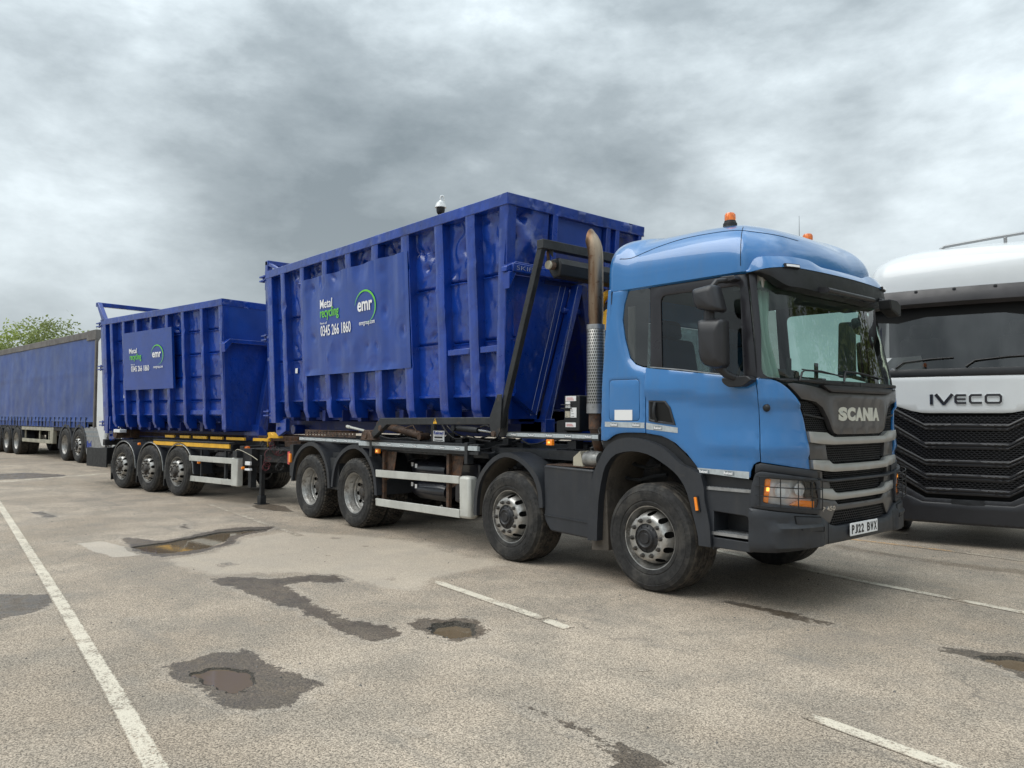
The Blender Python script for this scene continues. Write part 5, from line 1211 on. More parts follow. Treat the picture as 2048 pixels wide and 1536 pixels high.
g = G(); g.prism([(-3.330, 1.590), (-3.345, 1.566), (-3.333, 1.566), (-3.338, 1.543), (-3.317, 1.572), (-3.327, 1.572), (-3.323, 1.590)], Y0-.004, Y0-.003); g.build('warning_symbol', 'black_txt', tri)
# main hook arm and control box behind the cab
g = G(); g.box(-1.62, -1.30, 1.02, 1.42, 1.20, 2.55); g.prism([(-1.60, 2.5), (-1.32, 2.5), (-1.34, 2.9), (-1.5, 3.0), (-1.58, 2.85)], 1.05, 1.40); g.split('hook_arm', 'blk', truck, bevel=.02)
g = G(); pts = [(-1.42+.16*math.cos(t), 1.05, 2.92+.16*math.sin(t)) for t in [R(a) for a in range(-60, 200, 20)]]; g.tube(pts, .05, 10); g.prism([(-1.50, 2.50), (-1.30, 2.50), (-1.28, 2.72), (-1.36, 2.88), (-1.52, 2.80)], .92, 1.03); g.build('lifting_hook', 'yellow', truck, bevel=.01)
g = G(); g.box(-1.292, -1.288, .80, 1.30, 1.55, 2.62); g.box(-1.29, -1.25, 1.0, 1.30, 2.50, 2.58); g.build('hook_arm_plate', 'blk', truck)
g = G(); g.box(-1.286, -1.284, 1.00, 1.16, 2.24, 2.36); sw = g.build('load_sticker', 'yellow', truck)
g = G(); put_text(g, 'S.W.L', 1.012, 1.148, 2.305, 2.35, lambda u, v, h: Vector((-1.2835+h, u, v)), .001, .03); put_text(g, '23000', 1.012, 1.148, 2.250, 2.290, lambda u, v, h: Vector((-1.2835+h, u, v)), .001, .02); g.build('sticker_lettering', 'black_txt', sw)
g = G(); g.box(-1.437, -1.20, .30, .62, 1.470, 1.862); bx = g.build('control_box', 'blk', truck, bevel=.012)
for x0, x1, z0, z1, m_ in ((-1.405, -1.245, 1.800, 1.855, 'white_plain'), (-1.405, -1.335, 1.715, 1.795, 'white_plain'), (-1.330, -1.240, 1.620, 1.728, 'white_plain'), (-1.41, -1.34, 1.620, 1.69, 'cream'), (-1.405, -1.25, 1.515, 1.565, 'white_plain')):
    g = G(); g.box(x0, x1, .294, .299, z0, z1); s_ = g.build('control_label', m_, bx)
    g = G(); 
    for k in range(3): g.box(x0+.015, x1-.03-.01*k, .2925, .2935, z0+.010+(z1-z0-.02)*k/3, z0+.014+(z1-z0-.02)*k/3)
    g.build('label_print', 'red' if z1 > 1.84 or z0 < 1.52 else 'black_txt', s_)
g = G(); g.tube(smooth_line([(-1.21, .5, 1.86), (-1.21, .5, 2.02), (-1.15, .5, 2.08), (-1.02, .5, 2.09)], 4), .014, 8); g.box(-1.30, -1.0, .6, .9, 1.25, 1.85); g.tube([(-1.46, .28, 1.76), (-1.30, .28, 1.76)], .006, 6); g.tube([(-1.46, .28, 1.72), (-1.30, .28, 1.72)], .006, 6); g.prism(fillet([(-1.60, 1.45), (-1.60, 1.58), (-1.44, 1.60), (-1.44, 1.45)], .02), .35, .6); g.split('control_pipe', BK, truck, smooth=40)
# exhaust stack
ex, ey = -.912, .25
g = G(); pth = [(ex, ey, z) for z in (1.50, 1.66)]; g.tube(pth, .075, 16); g.tube([(ex-.04, .42, 1.22), (ex-.02, .34, 1.30), (ex, ey+.03, 1.42), (ex, ey, 1.52)], .07, 14)
g.lathe([(.06, 0), (.075, .02), (.075, .16), (.06, .18)], axis='x', c=(-.98, .20, 1.185), n=18); g.build('exhaust_pipe', 'rust', truck, smooth=50)
g = G(); g.lathe([(.078, 1.665), (.096, 1.667), (.096, 2.59), (.088, 2.60), (.076, 2.60)], axis='z', c=(ex, ey, 0), n=36); o = g.build('heat_shield', 'perf', truck, smooth=40)
me = o.data; uv = me.uv_layers.new(name='UVMap')
for p in me.polygons:
    for li in p.loop_indices:
        v = me.vertices[me.loops[li].vertex_index].co; a = math.atan2(v.y-ey, v.x-ex)
        ca = math.atan2(p.center.y-ey, p.center.x-ex)
        if a-ca > math.pi: a -= 2*math.pi
        if ca-a > math.pi: a += 2*math.pi
        uv.data[li].uv = (a/(2*math.pi)*26, (v.z-1.70)/.030 if 1.70 < v.z < 9 else 0)
for z in (1.665, 2.55):
    g = G(); g.lathe([(.0965, z), (.0985, z), (.0985, z+.05 if z > 2 else z+.10), (.0965, z+.05 if z > 2 else z+.10)], axis='z', c=(ex, ey, 0), n=36); g.build('shield_band', 'alu', o, smooth=30)
g = G(); n = 28; V = []
cl = [(0, 2.60, .074, 0), (0, 2.66, .074, 0), (0, 2.70, .080, 0), (0, 3.26, .080, 0), (-.003, 3.34, .080, .10), (-.012, 3.41, .080, .30), (-.028, 3.46, .080, .58), (-.048, 3.50, .080, .88), (-.066, 3.525, .082, 1.15)]
for dx, z, r, tl in cl:
    for k in range(n):
        a = 2*math.pi*k/n; q = Vector((r*math.cos(a), r*math.sin(a), 0)); q = Matrix.Rotation(-tl, 3, 'Y') @ q; V.append((ex+dx+q.x, ey+q.y, z+q.z))
nn = len(cl)
for k in range(n):                                                  # slash-cut mouth rising to a point
    x, y, z = V[(nn-1)*n+k]; t = max(0, (z-3.525)/.085); V[(nn-1)*n+k] = (x-.035*t, y, z+.05*t*t)
g.add(V, [(j*n+k, j*n+(k+1) % n, (j+1)*n+(k+1) % n, (j+1)*n+k) for j in range(nn-1) for k in range(n)])
g.build('exhaust_stack', 'exhaust', truck, smooth=50)
g = G(); g.lathe([(.0, -.10), (.075, -.10), (.085, -.06), (.085, .06), (.075, .10), (0, .10)], axis='x', c=(-.86, .16, 1.19), n=20); o = g.build('exhaust_muffler', 'concrete_dust', truck, smooth=45)
g = G(); g.prism([(-1.12, 1.105), (-1.12, 1.20), (-1.02, 1.27), (-.97, 1.10)], .12, .30); g.build('exhaust_bracket', 'cream', truck, bevel=.005)
g = G()
for k in range(5): g.tube(smooth_line([(-.86+.02*k, .22, 1.52), (-.80+.03*k, .2, 1.42), (-.72+.02*k, .16, 1.32), (-.70, .2, 1.20)], 4), .008, 6)
g.build('air_line', BK, truck, smooth=60)

# ------------------------------------------------------------------ hooklift containers
def dents(seed, w, h, n, dep=.02, rmin=.04, rmax=.16):
    rd = random.Random(seed); return [(rd.uniform(0, w), rd.uniform(0, h), rd.uniform(rmin, rmax), rd.uniform(rmin, rmax)*1.2, rd.choice((1, 1, 1, -.6))*dep*rd.uniform(.4, 1.), rd.uniform(0, 3.1)) for _ in range(n)]
def dent_at(D, u, v):
    o = 0.
    for cx, cz, rx, rz, d, a in D:
        dx, dz = u-cx, v-cz; c, s = math.cos(a), math.sin(a); q = math.hypot((dx*c+dz*s)/rx, (-dx*s+dz*c)/rz)
        if q < 1: o += d*((1-q)**1.15*(1+.4*math.cos(q*6)))
    return o
def nz(u, v, s, seed): return noise.noise(Vector((u*s, v*s, seed*7.3)))
def container(name, X0, X1, ZB, ZT, RIBS, SW, sign, org, rz, label, group, tx, nden, taper, fy=2.476, arch=None, extra_front=True, seed=1, ribdepth=.12):
    """near side faces -y; front is at +x"""
    c = empty(name, org, rz, label=label, cat='container', group=group)
    rough_ = 1. if extra_front else .5
    yz = lambda z: taper*(ZT-z); xz = lambda z: -.085*(ZT-z) if extra_front else -.0*(ZT-z)
    RT = ZT-.135
    # side sheets between the ribs
    edges = [(X0+.25, X0+.30)]+RIBS+[(X1-.14, X1)]
    for k in range(len(edges)-1):
        a, b = edges[k][1]-.03, edges[k+1][0]+.03; w = b-a; D = dents(seed*50+k, w, 2.4, int(nden*w*2.2), .060); sw = SW[1] if k >= len(edges)-3 and len(SW) > 1 else SW[0]
        def prof(z):
            o = 0.
            for zs in sw:
                d = z-zs
                if -.05 < d < .035: o += .042*math.exp(-(d/.016)**2) if d > 0 else -.022*math.exp(-((d+.018)/.014)**2)+.042*math.exp(-(d/.009)**2)
            zl = ZB+.26
            if z < zl: o += min(.32, (zl-z)*1.5)-.0
            elif z < zl+.035: o -= .028
            return o
        zs = []; z = ZB
        while z < RT+.02: zs.append(z); z += .012 if any(abs(z-q) < .05 for q in sw) or abs(z-ZB-.27) < .06 else .026
        nu = max(6, int(w/.026)); g = G(); V = []
        for z in zs:
            for i in range(nu+1):
                u = w*i/nu; e = min(1, min(u, w-u)/.06)
                up = .6+.9*sm((z-ZB-1.2)/1.2)
                hm = abs(nz(u, z*.8, 4.2, seed+k+4)); y = ribdepth+yz(z)+prof(z)+e*(dent_at(D, u, z-ZB)*up+rough_*(.010*nz(u, z, 2.1, seed+k)*up+.052*max(0, .26-hm)*up*up+.004*nz(u, z, 9, seed+k+9)*up))
                V.append((a+u-.0, y, z))
        g.add(V, [(j*(nu+1)+i, j*(nu+1)+i+1, (j+1)*(nu+1)+i+1, (j+1)*(nu+1)+i) for j in range(len(zs)-1) for i in range(nu)])
        g.build('side_sheet', 'skip_blue', c, smooth=50)
    # ribs
    for k, (a, b) in enumerate(RIBS):
        D = dents(seed*70+k, b-a, 2.5, 8, .022, .05, .12); g = G(); zb = ZB+.0; nv = 56; V = []
        for j in range(nv+1):
            z = zb+(RT+.01-zb)*j/nv; t = .035*(1-sm((z-zb)/.12)); lx = .010*nz(z, k, 1.3, seed); ly = .009*nz(z, k, 2., seed+3)
            for (x, y) in ((a, .22), (a+.004, .006), (a+.015, 0), (a+(b-a)*.35, .0), (a+(b-a)*.65, .0), (b-.015, 0), (b-.004, .006), (b, .22)):
                d = dent_at(D, x-a, z-zb) if y < .1 else 0
                V.append((x+lx, y+yz(z)+(t if y < .1 else 0)+ly+d, z))
        g.add(V, [(j*8+i, j*8+i+1, (j+1)*8+i+1, (j+1)*8+i) for j in range(nv) for i in range(7)]+[tuple(range(7, -1, -1))]); g.build('rib', 'skip_blue', c, smooth=50)
    # rear post, front post, top rails
    def post(nm, x0, x1, y0, y1, z0, z1, mt='skip_blue', sd=1, tx_=0):
        g = G(); nv = 60; D = dents(seed*90+sd, x1-x0, z1-z0, 16, .016, .03, .08); V = []
        for j in range(nv+1):
            z = z0+(z1-z0)*j/nv; xx = tx_*(ZT-z); r = .008+.006*abs(nz(z, 1, 9, sd))
            for x, y in ((x0, y1), (x0, y0+.01), (x0+.012, y0), ((x0+x1)/2, y0), (x1-r, y0), (x1, y0+r), (x1, (y0+y1)/2), (x1, y1)):
                V.append((x+xx, y+yz(z)+(dent_at(D, x-x0, z-z0) if y < y0+.02 else 0), z))
        g.add(V, [(j*8+i, j*8+i+1, (j+1)*8+i+1, (j+1)*8+i) for j in range(nv) for i in range(7)]+[tuple(range(7, -1, -1)), tuple(range(nv*8, nv*8+8))]); return g.build(nm, mt, c, smooth=40)
    post('rear_post', X0, X0+.27, 0, .14, ZB-.10, ZT, sd=2)
    post('corner_post', X1-.155, X1-.002, 0.004, .14, ZB, RT, sd=3, tx_=-.085 if extra_front else 0)
    def rail(nm, x0, x1, y0, y1, sd, axis='x'):
        g = G(); L = (x1-x0) if axis == 'x' else (y1-y0); n = int(L/.04); D = dents(seed*110+sd, L, .135, int(L*(2.2 if axis == 'x' else 7)), .014 if axis == 'x' else .022, .03, .10); V = []
        for i in range(n+1):
            t = L*i/n; wob = .006*nz(t, 0, .8, sd)
            for (o, z) in ((.30, RT+.004), (.10, RT), (.006, RT), (0, RT+.006), (0, RT+.04), (0, RT+.08), (0, ZT-.006), (.006, ZT), (.10, ZT)):
                d = dent_at(D, t, z-RT) if o < .005 else 0
                V.append((x0+t, y0+o+d, z+wob) if axis == 'x' else (x1-o-d, y0+t, z+wob))
        g.add(V, [(i*9+k, (i+1)*9+k, (i+1)*9+k+1, i*9+k+1) for i in range(n) for k in range(8)]+[tuple(range(9))[::-1], tuple(range(n*9, n*9+9))]); return g.build(nm, 'skip_blue', c, smooth=40)
    rail('top_rail', X0+.02, X1-.003, 0, .1, 4); rail('top_rail', X1-.1, X1, .003, fy, 5, 'y')
    g = G(); g.box(X0, X1-.1, fy-.10, fy, RT, ZT); g.build('top_rail', 'skip_blue', c, bevel=.01)
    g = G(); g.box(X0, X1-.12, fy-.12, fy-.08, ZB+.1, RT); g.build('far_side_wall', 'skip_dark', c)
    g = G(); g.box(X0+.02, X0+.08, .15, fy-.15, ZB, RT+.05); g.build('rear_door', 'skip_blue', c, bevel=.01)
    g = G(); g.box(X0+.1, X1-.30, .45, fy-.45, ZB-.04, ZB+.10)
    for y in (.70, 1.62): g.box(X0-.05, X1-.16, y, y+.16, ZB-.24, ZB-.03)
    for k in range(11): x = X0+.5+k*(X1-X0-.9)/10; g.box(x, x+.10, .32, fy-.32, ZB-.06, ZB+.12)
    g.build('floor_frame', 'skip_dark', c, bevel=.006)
    # lettered sign sheet
    sx0, sx1, sz0, sz1, flat = sign; D = dents(seed*33, sx1-sx0, sz1-sz0, 0 if flat else 30, .030, .08, .30); g = G(); nu, nv = 150, 76
    tcx, tcz, tw = (tx['metal'][0]+tx['ring'][0]+.3)/2, 3.2, (tx['ring'][0]+.3-tx['metal'][0])/2
    def sf(x, z):
        if flat: return -.03+yz(z)
        y = -.012+yz(z)
        near = min(min(abs(x-a), abs(x-b)) for a, b in RIBS)
        e = min(1, min(x-sx0, sx1-x)/.12)*min(1, (z-sz0)/.1)
        e *= 1-.88*sm(2.2*(1-max(abs(x-tcx)/(tw+.28), abs(z-tcz)/.62)))
        y += e*(.038*sm((near-.04)/.20)*(.4+.6*sm((z-sz0-.7)/.8))+dent_at(D, x-sx0, z-sz0)+.012*nz(x, z, 1.1, 5)*sm((z-sz0-.3)/.6))
        return y
    def top(x): return sz1+(0 if flat else .012*nz(x, 0, 2.5, 8)-.05*math.exp(-((x-sx0-.9)/.28)**2)*0)
    g.grid(nu, nv, lambda u, v: (sx0+(sx1-sx0)*u, sf(sx0+(sx1-sx0)*u, sz0+(sz1-sz0)*v), sz0+(top(sx0+(sx1-sx0)*u)-sz0)*v))
    if flat: g.box(sx0, sx1, -.028, .02, sz0, sz1, 0, lambda v: Vector((v.x, v.y+yz(v.z), v.z)))
    sp = g.build('sign_sheet', 'skip_flat', c, smooth=50)
    L = tx
    mp = lambda u, v, h: Vector((u, sf(u, v)-.010-h, v))
    def txt(b_, u0, u1, v0, v1, m_, bold=.02, nm='sign_lettering'):
        g = G(); put_text(g, b_, u0, u1, v0, v1, mp, .002, bold); g.build(nm, m_, sp)
    txt('Metal' , *L['metal'], 'white_txt', .012); txt('recycling', *L['rec'], 'green_txt', .008); txt('Please call', *L['call'], 'white_txt', 0.); txt('0345 266 1860', *L['num'], 'white_txt', .012)
    txt('emr', *L['emr'], 'white_txt', .022); txt('emrgroup.com', *L['url'], 'white_txt', .005)
    g = G(); (cx, cz, rx, rz_) = L['ring']; n = 60; V = []
    for i in range(n+1):
        a = R(172)-R(262)*i/n; t = i/n; w = .012+.105*math.sin(math.pi*min(1, t*1.06))**1.1
        for k in (0, 1):
            r1 = 1-(w*k); V.append(mp(cx+rx*r1*math.cos(a)+(rx*.0), cz+rz_*r1*math.sin(a), .002))
    g.add(V, [(2*i, 2*i+2, 2*i+3, 2*i+1) for i in range(n)]); g.build('sign_emblem', 'green_txt', sp)
    for (x, z) in L['stk']:
        g = G(); g.box(x, x+.085, .095+yz(z)-.03*0, .099+yz(z), z, z+.085); g.build('small_sticker', 'white_plain', c)
    # hinges at the rear, door lugs
    for z in (ZB+.06, (ZB+ZT)/2+.12, ZT-.12):
        g = G()
        for d in (-.045, .03): g.prism([(X0-.20, z+d), (X0+.02, z+d), (X0+.02, z+d+.028), (X0-.20, z+d+.028)], -.02+yz(z), .10+yz(z))
        g.tube([(X0-.12, .03+yz(z), z-.06), (X0-.12, .03+yz(z), z+.08)], .018, 8); g.build('door_hinge', 'skip_blue', c, bevel=.004)
    g = G(); g.prism([(X0+.10, ZB-.10), (X0+.10, ZB-.28), (X0+.20, ZB-.34), (X0+.50, ZB-.24), (X0+.50, ZB-.02)], .22, .30); g.tube([(X0+.22, .18, ZB-.20), (X0+.22, .32, ZB-.20)], .03, 10); g.tube([(X0+.2, .5, ZB-.22), (X0+.2, fy-.5, ZB-.22)], .09, 12)
    g.build('rear_roller', 'skip_blue', c, bevel=.006)
    return c, yz, xz, RT
T1 = dict(metal=(-6.655, -6.27, 3.335, 3.478), rec=(-6.66, -6.07, 3.140, 3.345), call=(-6.665, -6.45, 3.085, 3.118), num=(-6.66, -5.71, 2.895, 3.065), emr=(-5.50, -5.07, 3.170, 3.315),
          url=(-5.46, -5.02, 2.950, 3.015), ring=(-5.275, 3.235, .30, .245), stk=[(-7.86, 2.36), (-2.33, 2.32)])
RB = [(-8.131, -7.965), (-7.400, -7.250), (-6.610, -6.450), (-5.875, -5.700), (-5.110, -4.920), (-4.325, -4.125), (-3.535, -3.350), (-2.875, -2.690)]
big, yz, xz, RT = container('hooklift_container', -8.77, -2.057, 1.60, 4.225, RB, [(3.32, 2.58), (3.335, 2.56)], (-7.275, -4.145, 2.285, 3.872, False), (0, 0, 0), 0,
    'large dented blue metal recycling skip carried on the blue lorry', 'blue hooklift skips with green and white lettering', T1, 18, .050, seed=1)
# cross bars low on the two foremost bays
for a, b in ((-3.335, -2.89), (-2.675, -2.215)):
    g = G(); g.prism([(a, 2.395), (b, 2.395), (b, 2.475), (a, 2.475)], .10, .22); g.build('cross_bar', 'skip_blue', big, bevel=.01)
    big.children[-1].location = (0, 0, 0)
# front wall of the big skip
xf = lambda z, d=0: -2.062-.085*(4.225-z)-d
def fgrid(name, y0, y1, z0, z1, d=0., den=0, amp=.05, sd=0, mt='skip_blue', yl=None, yr=None):
    D = dents(400+sd, y1-y0, z1-z0, den, amp, .08, .30); g = G()
    def f(u, v):
        z = z0+(z1-z0)*v; a = y0 if yl is None else yl(z); b = y1 if yr is None else yr(z); y = a+(b-a)*u
        e = min(1, min(u, 1-u)*8, min(v, 1-v)*10)
        return (xf(z, d)-e*(dent_at(D, y-y0, z-z0)+.02*nz(y, z, 1.8, sd)*(amp > .03)+.008*nz(y, z, 6, sd+1)*(amp > .03)), y, z)
    g.grid(int((y1-y0)/.03)+4, int((z1-z0)/.03)+4, f); return g.build(name, mt, big, smooth=50)
fgrid('front_sheet', .03, .70, 3.40, 4.10, .02, 15, .085, 1)
fgrid('front_sheet', .82, 1.70, 3.30, 4.10, .06, 0, .0, 2, 'skip_flat'); fgrid('front_sheet', 1.80, 2.38, 3.30, 4.10, .05, 8, .05, 3)
for y0, y1 in ((.75, .835), (1.72, 1.80), (1.90, 1.975), (2.37, 2.43)):
    g = G(); g.prism([(y0, 3.30), (y1, 3.30), (y1, 4.10), (y0, 4.10)], -.10, .01, 0, lambda x, y, z: Vector((xf(z)+y, x, z))); g.build('front_post', 'skip_blue', big, bevel=.006)
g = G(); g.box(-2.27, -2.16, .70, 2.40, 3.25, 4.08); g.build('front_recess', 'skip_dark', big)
g = G(); g.prism([(-.02, 3.300), (.70, 3.375), (.70, 3.43), (.12, 3.43), (-.02, 3.36)], 0, .10, 0, lambda x, y, z: Vector((xf(z)+y-.01, x+.0, z)))
g.prism([(.05, 3.30), (1.25, 3.30), (1.25, 3.40), (.05, 3.40)], 0, .14, 0, lambda x, y, z: Vector((xf(z)+y-.01, x, z))); g.prism([(.0, 3.30), (.12, 3.30), (.02, 3.10)], 0, .12, 0, lambda x, y, z: Vector((xf(z)+y-.005, x, z)))
fb = g.build('front_beam', 'skip_blue', big, bevel=.008)
g = G(); mp = lambda u, v, h: Vector((xf(v)+.130+h, u, v)); put_text(g, 'SKIP 2', .10, .46, 3.325, 3.375, mp, .003, -.02); g.build('weld_lettering', 'weld', fb)
yr_ = lambda z: .70+(1.16-.70)*(z-1.6)/1.70
fgrid('front_lower_sheet', .06, 1.1, 1.60, 3.30, .03, 3, .02, 7, 'skip_blue', yl=lambda z: .05*(4.225-z)+.01, yr=yr_)
g = G(); g.prism([(.70, 1.45), (.80, 1.45), (1.26, 3.28), (1.16, 3.28)], 0, .12, 0, lambda x, y, z: Vector((xf(z)+y-.02, x, z))); fl = g.build('hook_frame_flange', 'skip_blue', big, bevel=.005)
g = G()
for d in (-.18, -.09):
    g.tube([Vector((xf(1.7)+.012, .72+d+.02, 1.64)), Vector((xf(3.2)+.012, 1.12+d, 3.25))], .0028, 4)
g.tube([(xf(1.9)+.105, .80, 1.60), (xf(3.2)+.105, 1.15, 3.25)], .0025, 4)
g.build('weld_seam', 'weld', fl)
fgrid('front_lower_sheet', 1.38, 2.42, 1.60, 3.30, .03, 3, .02, 8, 'skip_blue', yl=lambda z: 2.476-yr_(z), yr=lambda z: 2.47-.05*(4.225-z))
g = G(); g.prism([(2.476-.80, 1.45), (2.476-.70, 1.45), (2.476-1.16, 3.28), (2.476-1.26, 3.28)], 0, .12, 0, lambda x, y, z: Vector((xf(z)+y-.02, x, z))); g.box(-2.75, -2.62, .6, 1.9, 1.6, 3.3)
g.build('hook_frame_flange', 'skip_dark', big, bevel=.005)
g = G(); g.box(-2.60, -2.15, .70, .86, 1.30, 1.60); g.box(-2.60, -2.15, 1.60, 1.76, 1.30, 1.60); g.tube([(-2.16, 1.0, 2.95), (-2.16, 1.5, 2.95)], .035, 10); g.split('skid_end', 'skip_blue', big, bevel=.006)
g = G(); zt = 4.42
for y in (.02, 2.36): g.prism([(-8.80, 3.9), (-8.68, 3.9), (-8.70, zt), (-8.80, zt)], y, y+.10)
g.box(-8.80, -8.68, .02, 2.46, zt-.08, zt+.01); g.prism([(-8.70, zt-.02), (-8.70, zt-.10), (-8.36, 4.22), (-8.26, 4.22)], .03, .09); g.build('rear_hoop', 'skip_blue', big, bevel=.01)

TR, TA = (-11.69, -.50, 0), R(9.2)
T2 = dict(metal=(-2.295, -1.92, 2.995, 3.105), rec=(-2.27, -1.73, 2.81, 2.985), call=(-2.225, -2.05, 2.735, 2.76), num=(-2.22, -1.38, 2.59, 2.715), emr=(-1.22, -.83, 2.86, 2.975),
          url=(-1.18, -.765, 2.615, 2.672), ring=(-1.00, 2.915, .27, .215), stk=[(-2.95, 2.02)])
RB2 = [(-3.335, -3.195), (-2.72, -2.60), (-2.11, -1.985), (-1.40, -1.295), (-.715, -.59), (-.035, .085), (.720, .835)]
small, yz2, xz2, RT2 = container('hooklift_container', -3.83, 1.568, 1.36, 3.875, RB2, [(3.33, 2.87, 2.40, 1.93), (3.33, 2.87, 2.40, 1.93)], (-2.60, -.37, 2.19, 3.465, True), TR, TA,
    'smaller blue metal recycling skip with flat sign board, on the drawbar trailer', 'blue hooklift skips with green and white lettering', T2, 3, .055, extra_front=False, seed=2)
for a, b in ((.10, .71), (.85, 1.42)):
    g = G(); g.prism([(a, 1.64), (b, 1.64), (b, 1.74), (a, 1.74)], .19, .28); g.build('cross_bar', 'skip_blue', small, bevel=.01)
g = G(); g.grid(20, 20, lambda u, v: (1.56, .02+2.43*u, 3.05+.70*v)); g.build('front_sheet', 'skip_flat', small)
g = G(); g.grid(20, 30, lambda u, v: (1.545+.004*nz(u*3, v*3, 1, 3), .03+.12*(1-v)+(.95+.2*v-.03)*u, 1.33+1.70*v)); g.build('front_lower_sheet', 'skip_blue', small, smooth=60)
g = G(); g.grid(20, 30, lambda u, v: (1.545, 1.45+.98*u, 1.33+1.70*v)); g.box(1.0, 1.1, .9, 1.6, 1.3, 3.05); g.build('front_lower_sheet', 'skip_dark', small)
g = G(); g.prism([(.0, 3.0), (.12, 3.10), (1.30, 3.10), (1.30, 3.02), (.16, 3.02), (.02, 2.84)], 0, .13, 0, lambda x, y, z: Vector((1.56+y, x, z))); g.build('front_beam', 'skip_blue', small, bevel=.006)
g = G(); g.prism([(.72, 1.12), (.84, 1.12), (1.16, 3.0), (1.04, 3.0)], 0, .14, 0, lambda x, y, z: Vector((1.55+y, x, z))); g.prism([(.70, 1.14), (.86, 1.14), (.90, 1.30), (.70, 1.45)], 0, .5, 0, lambda x, y, z: Vector((1.3+y, x, z))); g.build('hook_frame_flange', 'skip_blue', small, bevel=.005)
g = G()
for y in (.0, 2.37):
    g.prism([(-3.72, 3.80), (-3.60, 3.86), (-3.98, 4.30), (-4.09, 4.30)], y, y+.10)
g.box(-4.10, -3.98, .0, 2.47, 4.21, 4.31); g.build('rear_hoop', 'skip_blue', small, bevel=.01)
g = G(); g.prism([(-3.70, 1.60), (-3.56, 1.60), (-3.56, 1.20), (-3.70, 1.20)], -.0+.12, .16); g.prism([(-3.48, 1.6), (-3.44, 1.6), (-3.44, 1.3), (-3.48, 1.3)], .12, .3); g.build('door_latch', 'skip_blue', small, bevel=.005)

# ------------------------------------------------------------------ drawbar trailer under the smaller skip
tr = empty('drawbar_trailer', TR, TA, label='three-axle black drawbar trailer with yellow rail and white side guard', cat='trailer')
for x in (0, -1.24, -2.49): wheel(tr, x, 0, .49, 'trailer', Ro=.498); wheel(tr, x, 2.40, .49, 'trailer', Ro=.498, flip=True)
for cx in (0, -1.24, -2.49):
    o_ = [(cx-.60, .30), (cx-.60, .52)]+[(cx+.60*math.cos(R(a)), .52+.56*math.sin(R(a))) for a in range(170, 0, -12)]+[(cx+.62, .46)]
    i_ = [(cx-.565, .31), (cx-.565, .52)]+[(cx+.565*math.cos(R(a)), .52+.525*math.sin(R(a))) for a in range(170, 0, -12)]+[(cx+.585, .47)]
    g = G(); arch_strip(g, o_, i_, .03, .05, .42, 0, 0); m_ = g.build('mudguard', ['plastic', 'liner'], tr, smooth=40)
    g = G(); g.tube([(x, .028, z) for x, z in i_], .010, 6); g.build('mudguard_edge', 'concrete_dust', m_, smooth=60)
    g = G(); g.box(cx-.62, cx-.585, .02, .42, .16, .58); g.build('mud_flap', 'blk', tr, bevel=.004)
g = G()
for y in (.72, 1.60): g.box(-3.9, 2.3, y, y+.1, .84, 1.14)
for x in (-3.8, -2.4, -1.2, .1, 1.2, 2.1): g.box(x, x+.12, .12, 2.28, .92, 1.06)
g.box(2.2, 2.5, .12, 2.28, .70, 1.02); g.box(2.3, 4.1, .95, 1.45, .78, 1.02); g.box(2.45, 3.9, .20, 2.1, 1.0, 1.03); g.box(2.5, 3.7, .28, .34, .78, 1.0); g.build('chassis_frame', 'chassis', tr, bevel=.006)
g = G(); g.box(-3.9, 3.45, .70, .80, 1.145, 1.24); g.box(-3.9, 3.45, 1.60, 1.70, 1.145, 1.24); g.box(2.9, 3.4, .55, 1.85, 1.06, 1.16)
for k in range(9): g.box(2.62+k*.09, 2.65+k*.09, .695, .70, 1.175, 1.215)
g.build('skip_guide_rail', 'rust', tr, bevel=.005)
g = G(); g.box(-1.115, 1.885, .03, .06, 1.005, 1.085); yr2 = g.build('yellow_rail', 'yellow', tr, bevel=.004)
g = G(); g.box(-1.10, 1.90, .02, .14, 1.092, 1.12); g.box(-1.12, 1.90, .06, .1, .96, 1.09); g.build('rail_top', 'blk_metal', tr, bevel=.004)
for x0, x1 in ((-1.40, -1.0), (-.75, -.35), (-.2, .35), (.50, .95), (1.10, 1.75), (2.05, 2.60)):
    g = G(); g.box(x0, x1, .42, .46, 1.145, 1.20); g.build('yellow_bar', 'yellow', tr, bevel=.004)
g = G(); g.prism([(2.52, 1.20), (2.86, 1.21), (2.82, 1.29), (2.76, 1.32), (2.66, 1.27), (2.58, 1.32), (2.48, 1.31)], .45, .55); g.box(2.40, 2.43, .5, .53, 1.0, 1.22); g.build('skip_lock', 'yellow', tr, bevel=.01)
g = G(); g.box(.42, 2.14, .02, .05, .725, .83); g.build('side_guard_rail', 'guard', tr, bevel=.004); g = G(); g.box(.42, 2.14, .02, .05, .325, .43); g.build('side_guard_rail', 'guard', tr, bevel=.004)
g = G(); g.prism([(1.98, .84), (2.20, .84), (2.20, .31), (1.98, .31)], .015, .14); g.build('side_guard_post', 'guard', tr, bevel=.02)
g = G(); g.box(.75, .79, .08, .12, .43, .95); g.box(1.6, 1.65, .1, .15, .43, 1.0); g.box(2.06, 2.2, .0, .16, .85, .97); g.split('guard_bracket', 'blk_metal', tr, bevel=.004)
g = G(); g.box(2.57, 2.64, .24, .32, .16, .90); g.box(2.50, 2.71, .18, .38, .005, .015); g.box(2.55, 2.66, .22, .34, .015, .16); g.box(2.36, 2.46, .14, .26, .30, .85); g.split('landing_leg', 'blk_metal', tr, bevel=.008)
g = G(); g.box(-4.38, -3.30, .0, .03, .42, .86); g.box(-4.36, -4.30, .03, 2.2, .44, .84); g.build('rear_panel', 'blk', tr, bevel=.004)
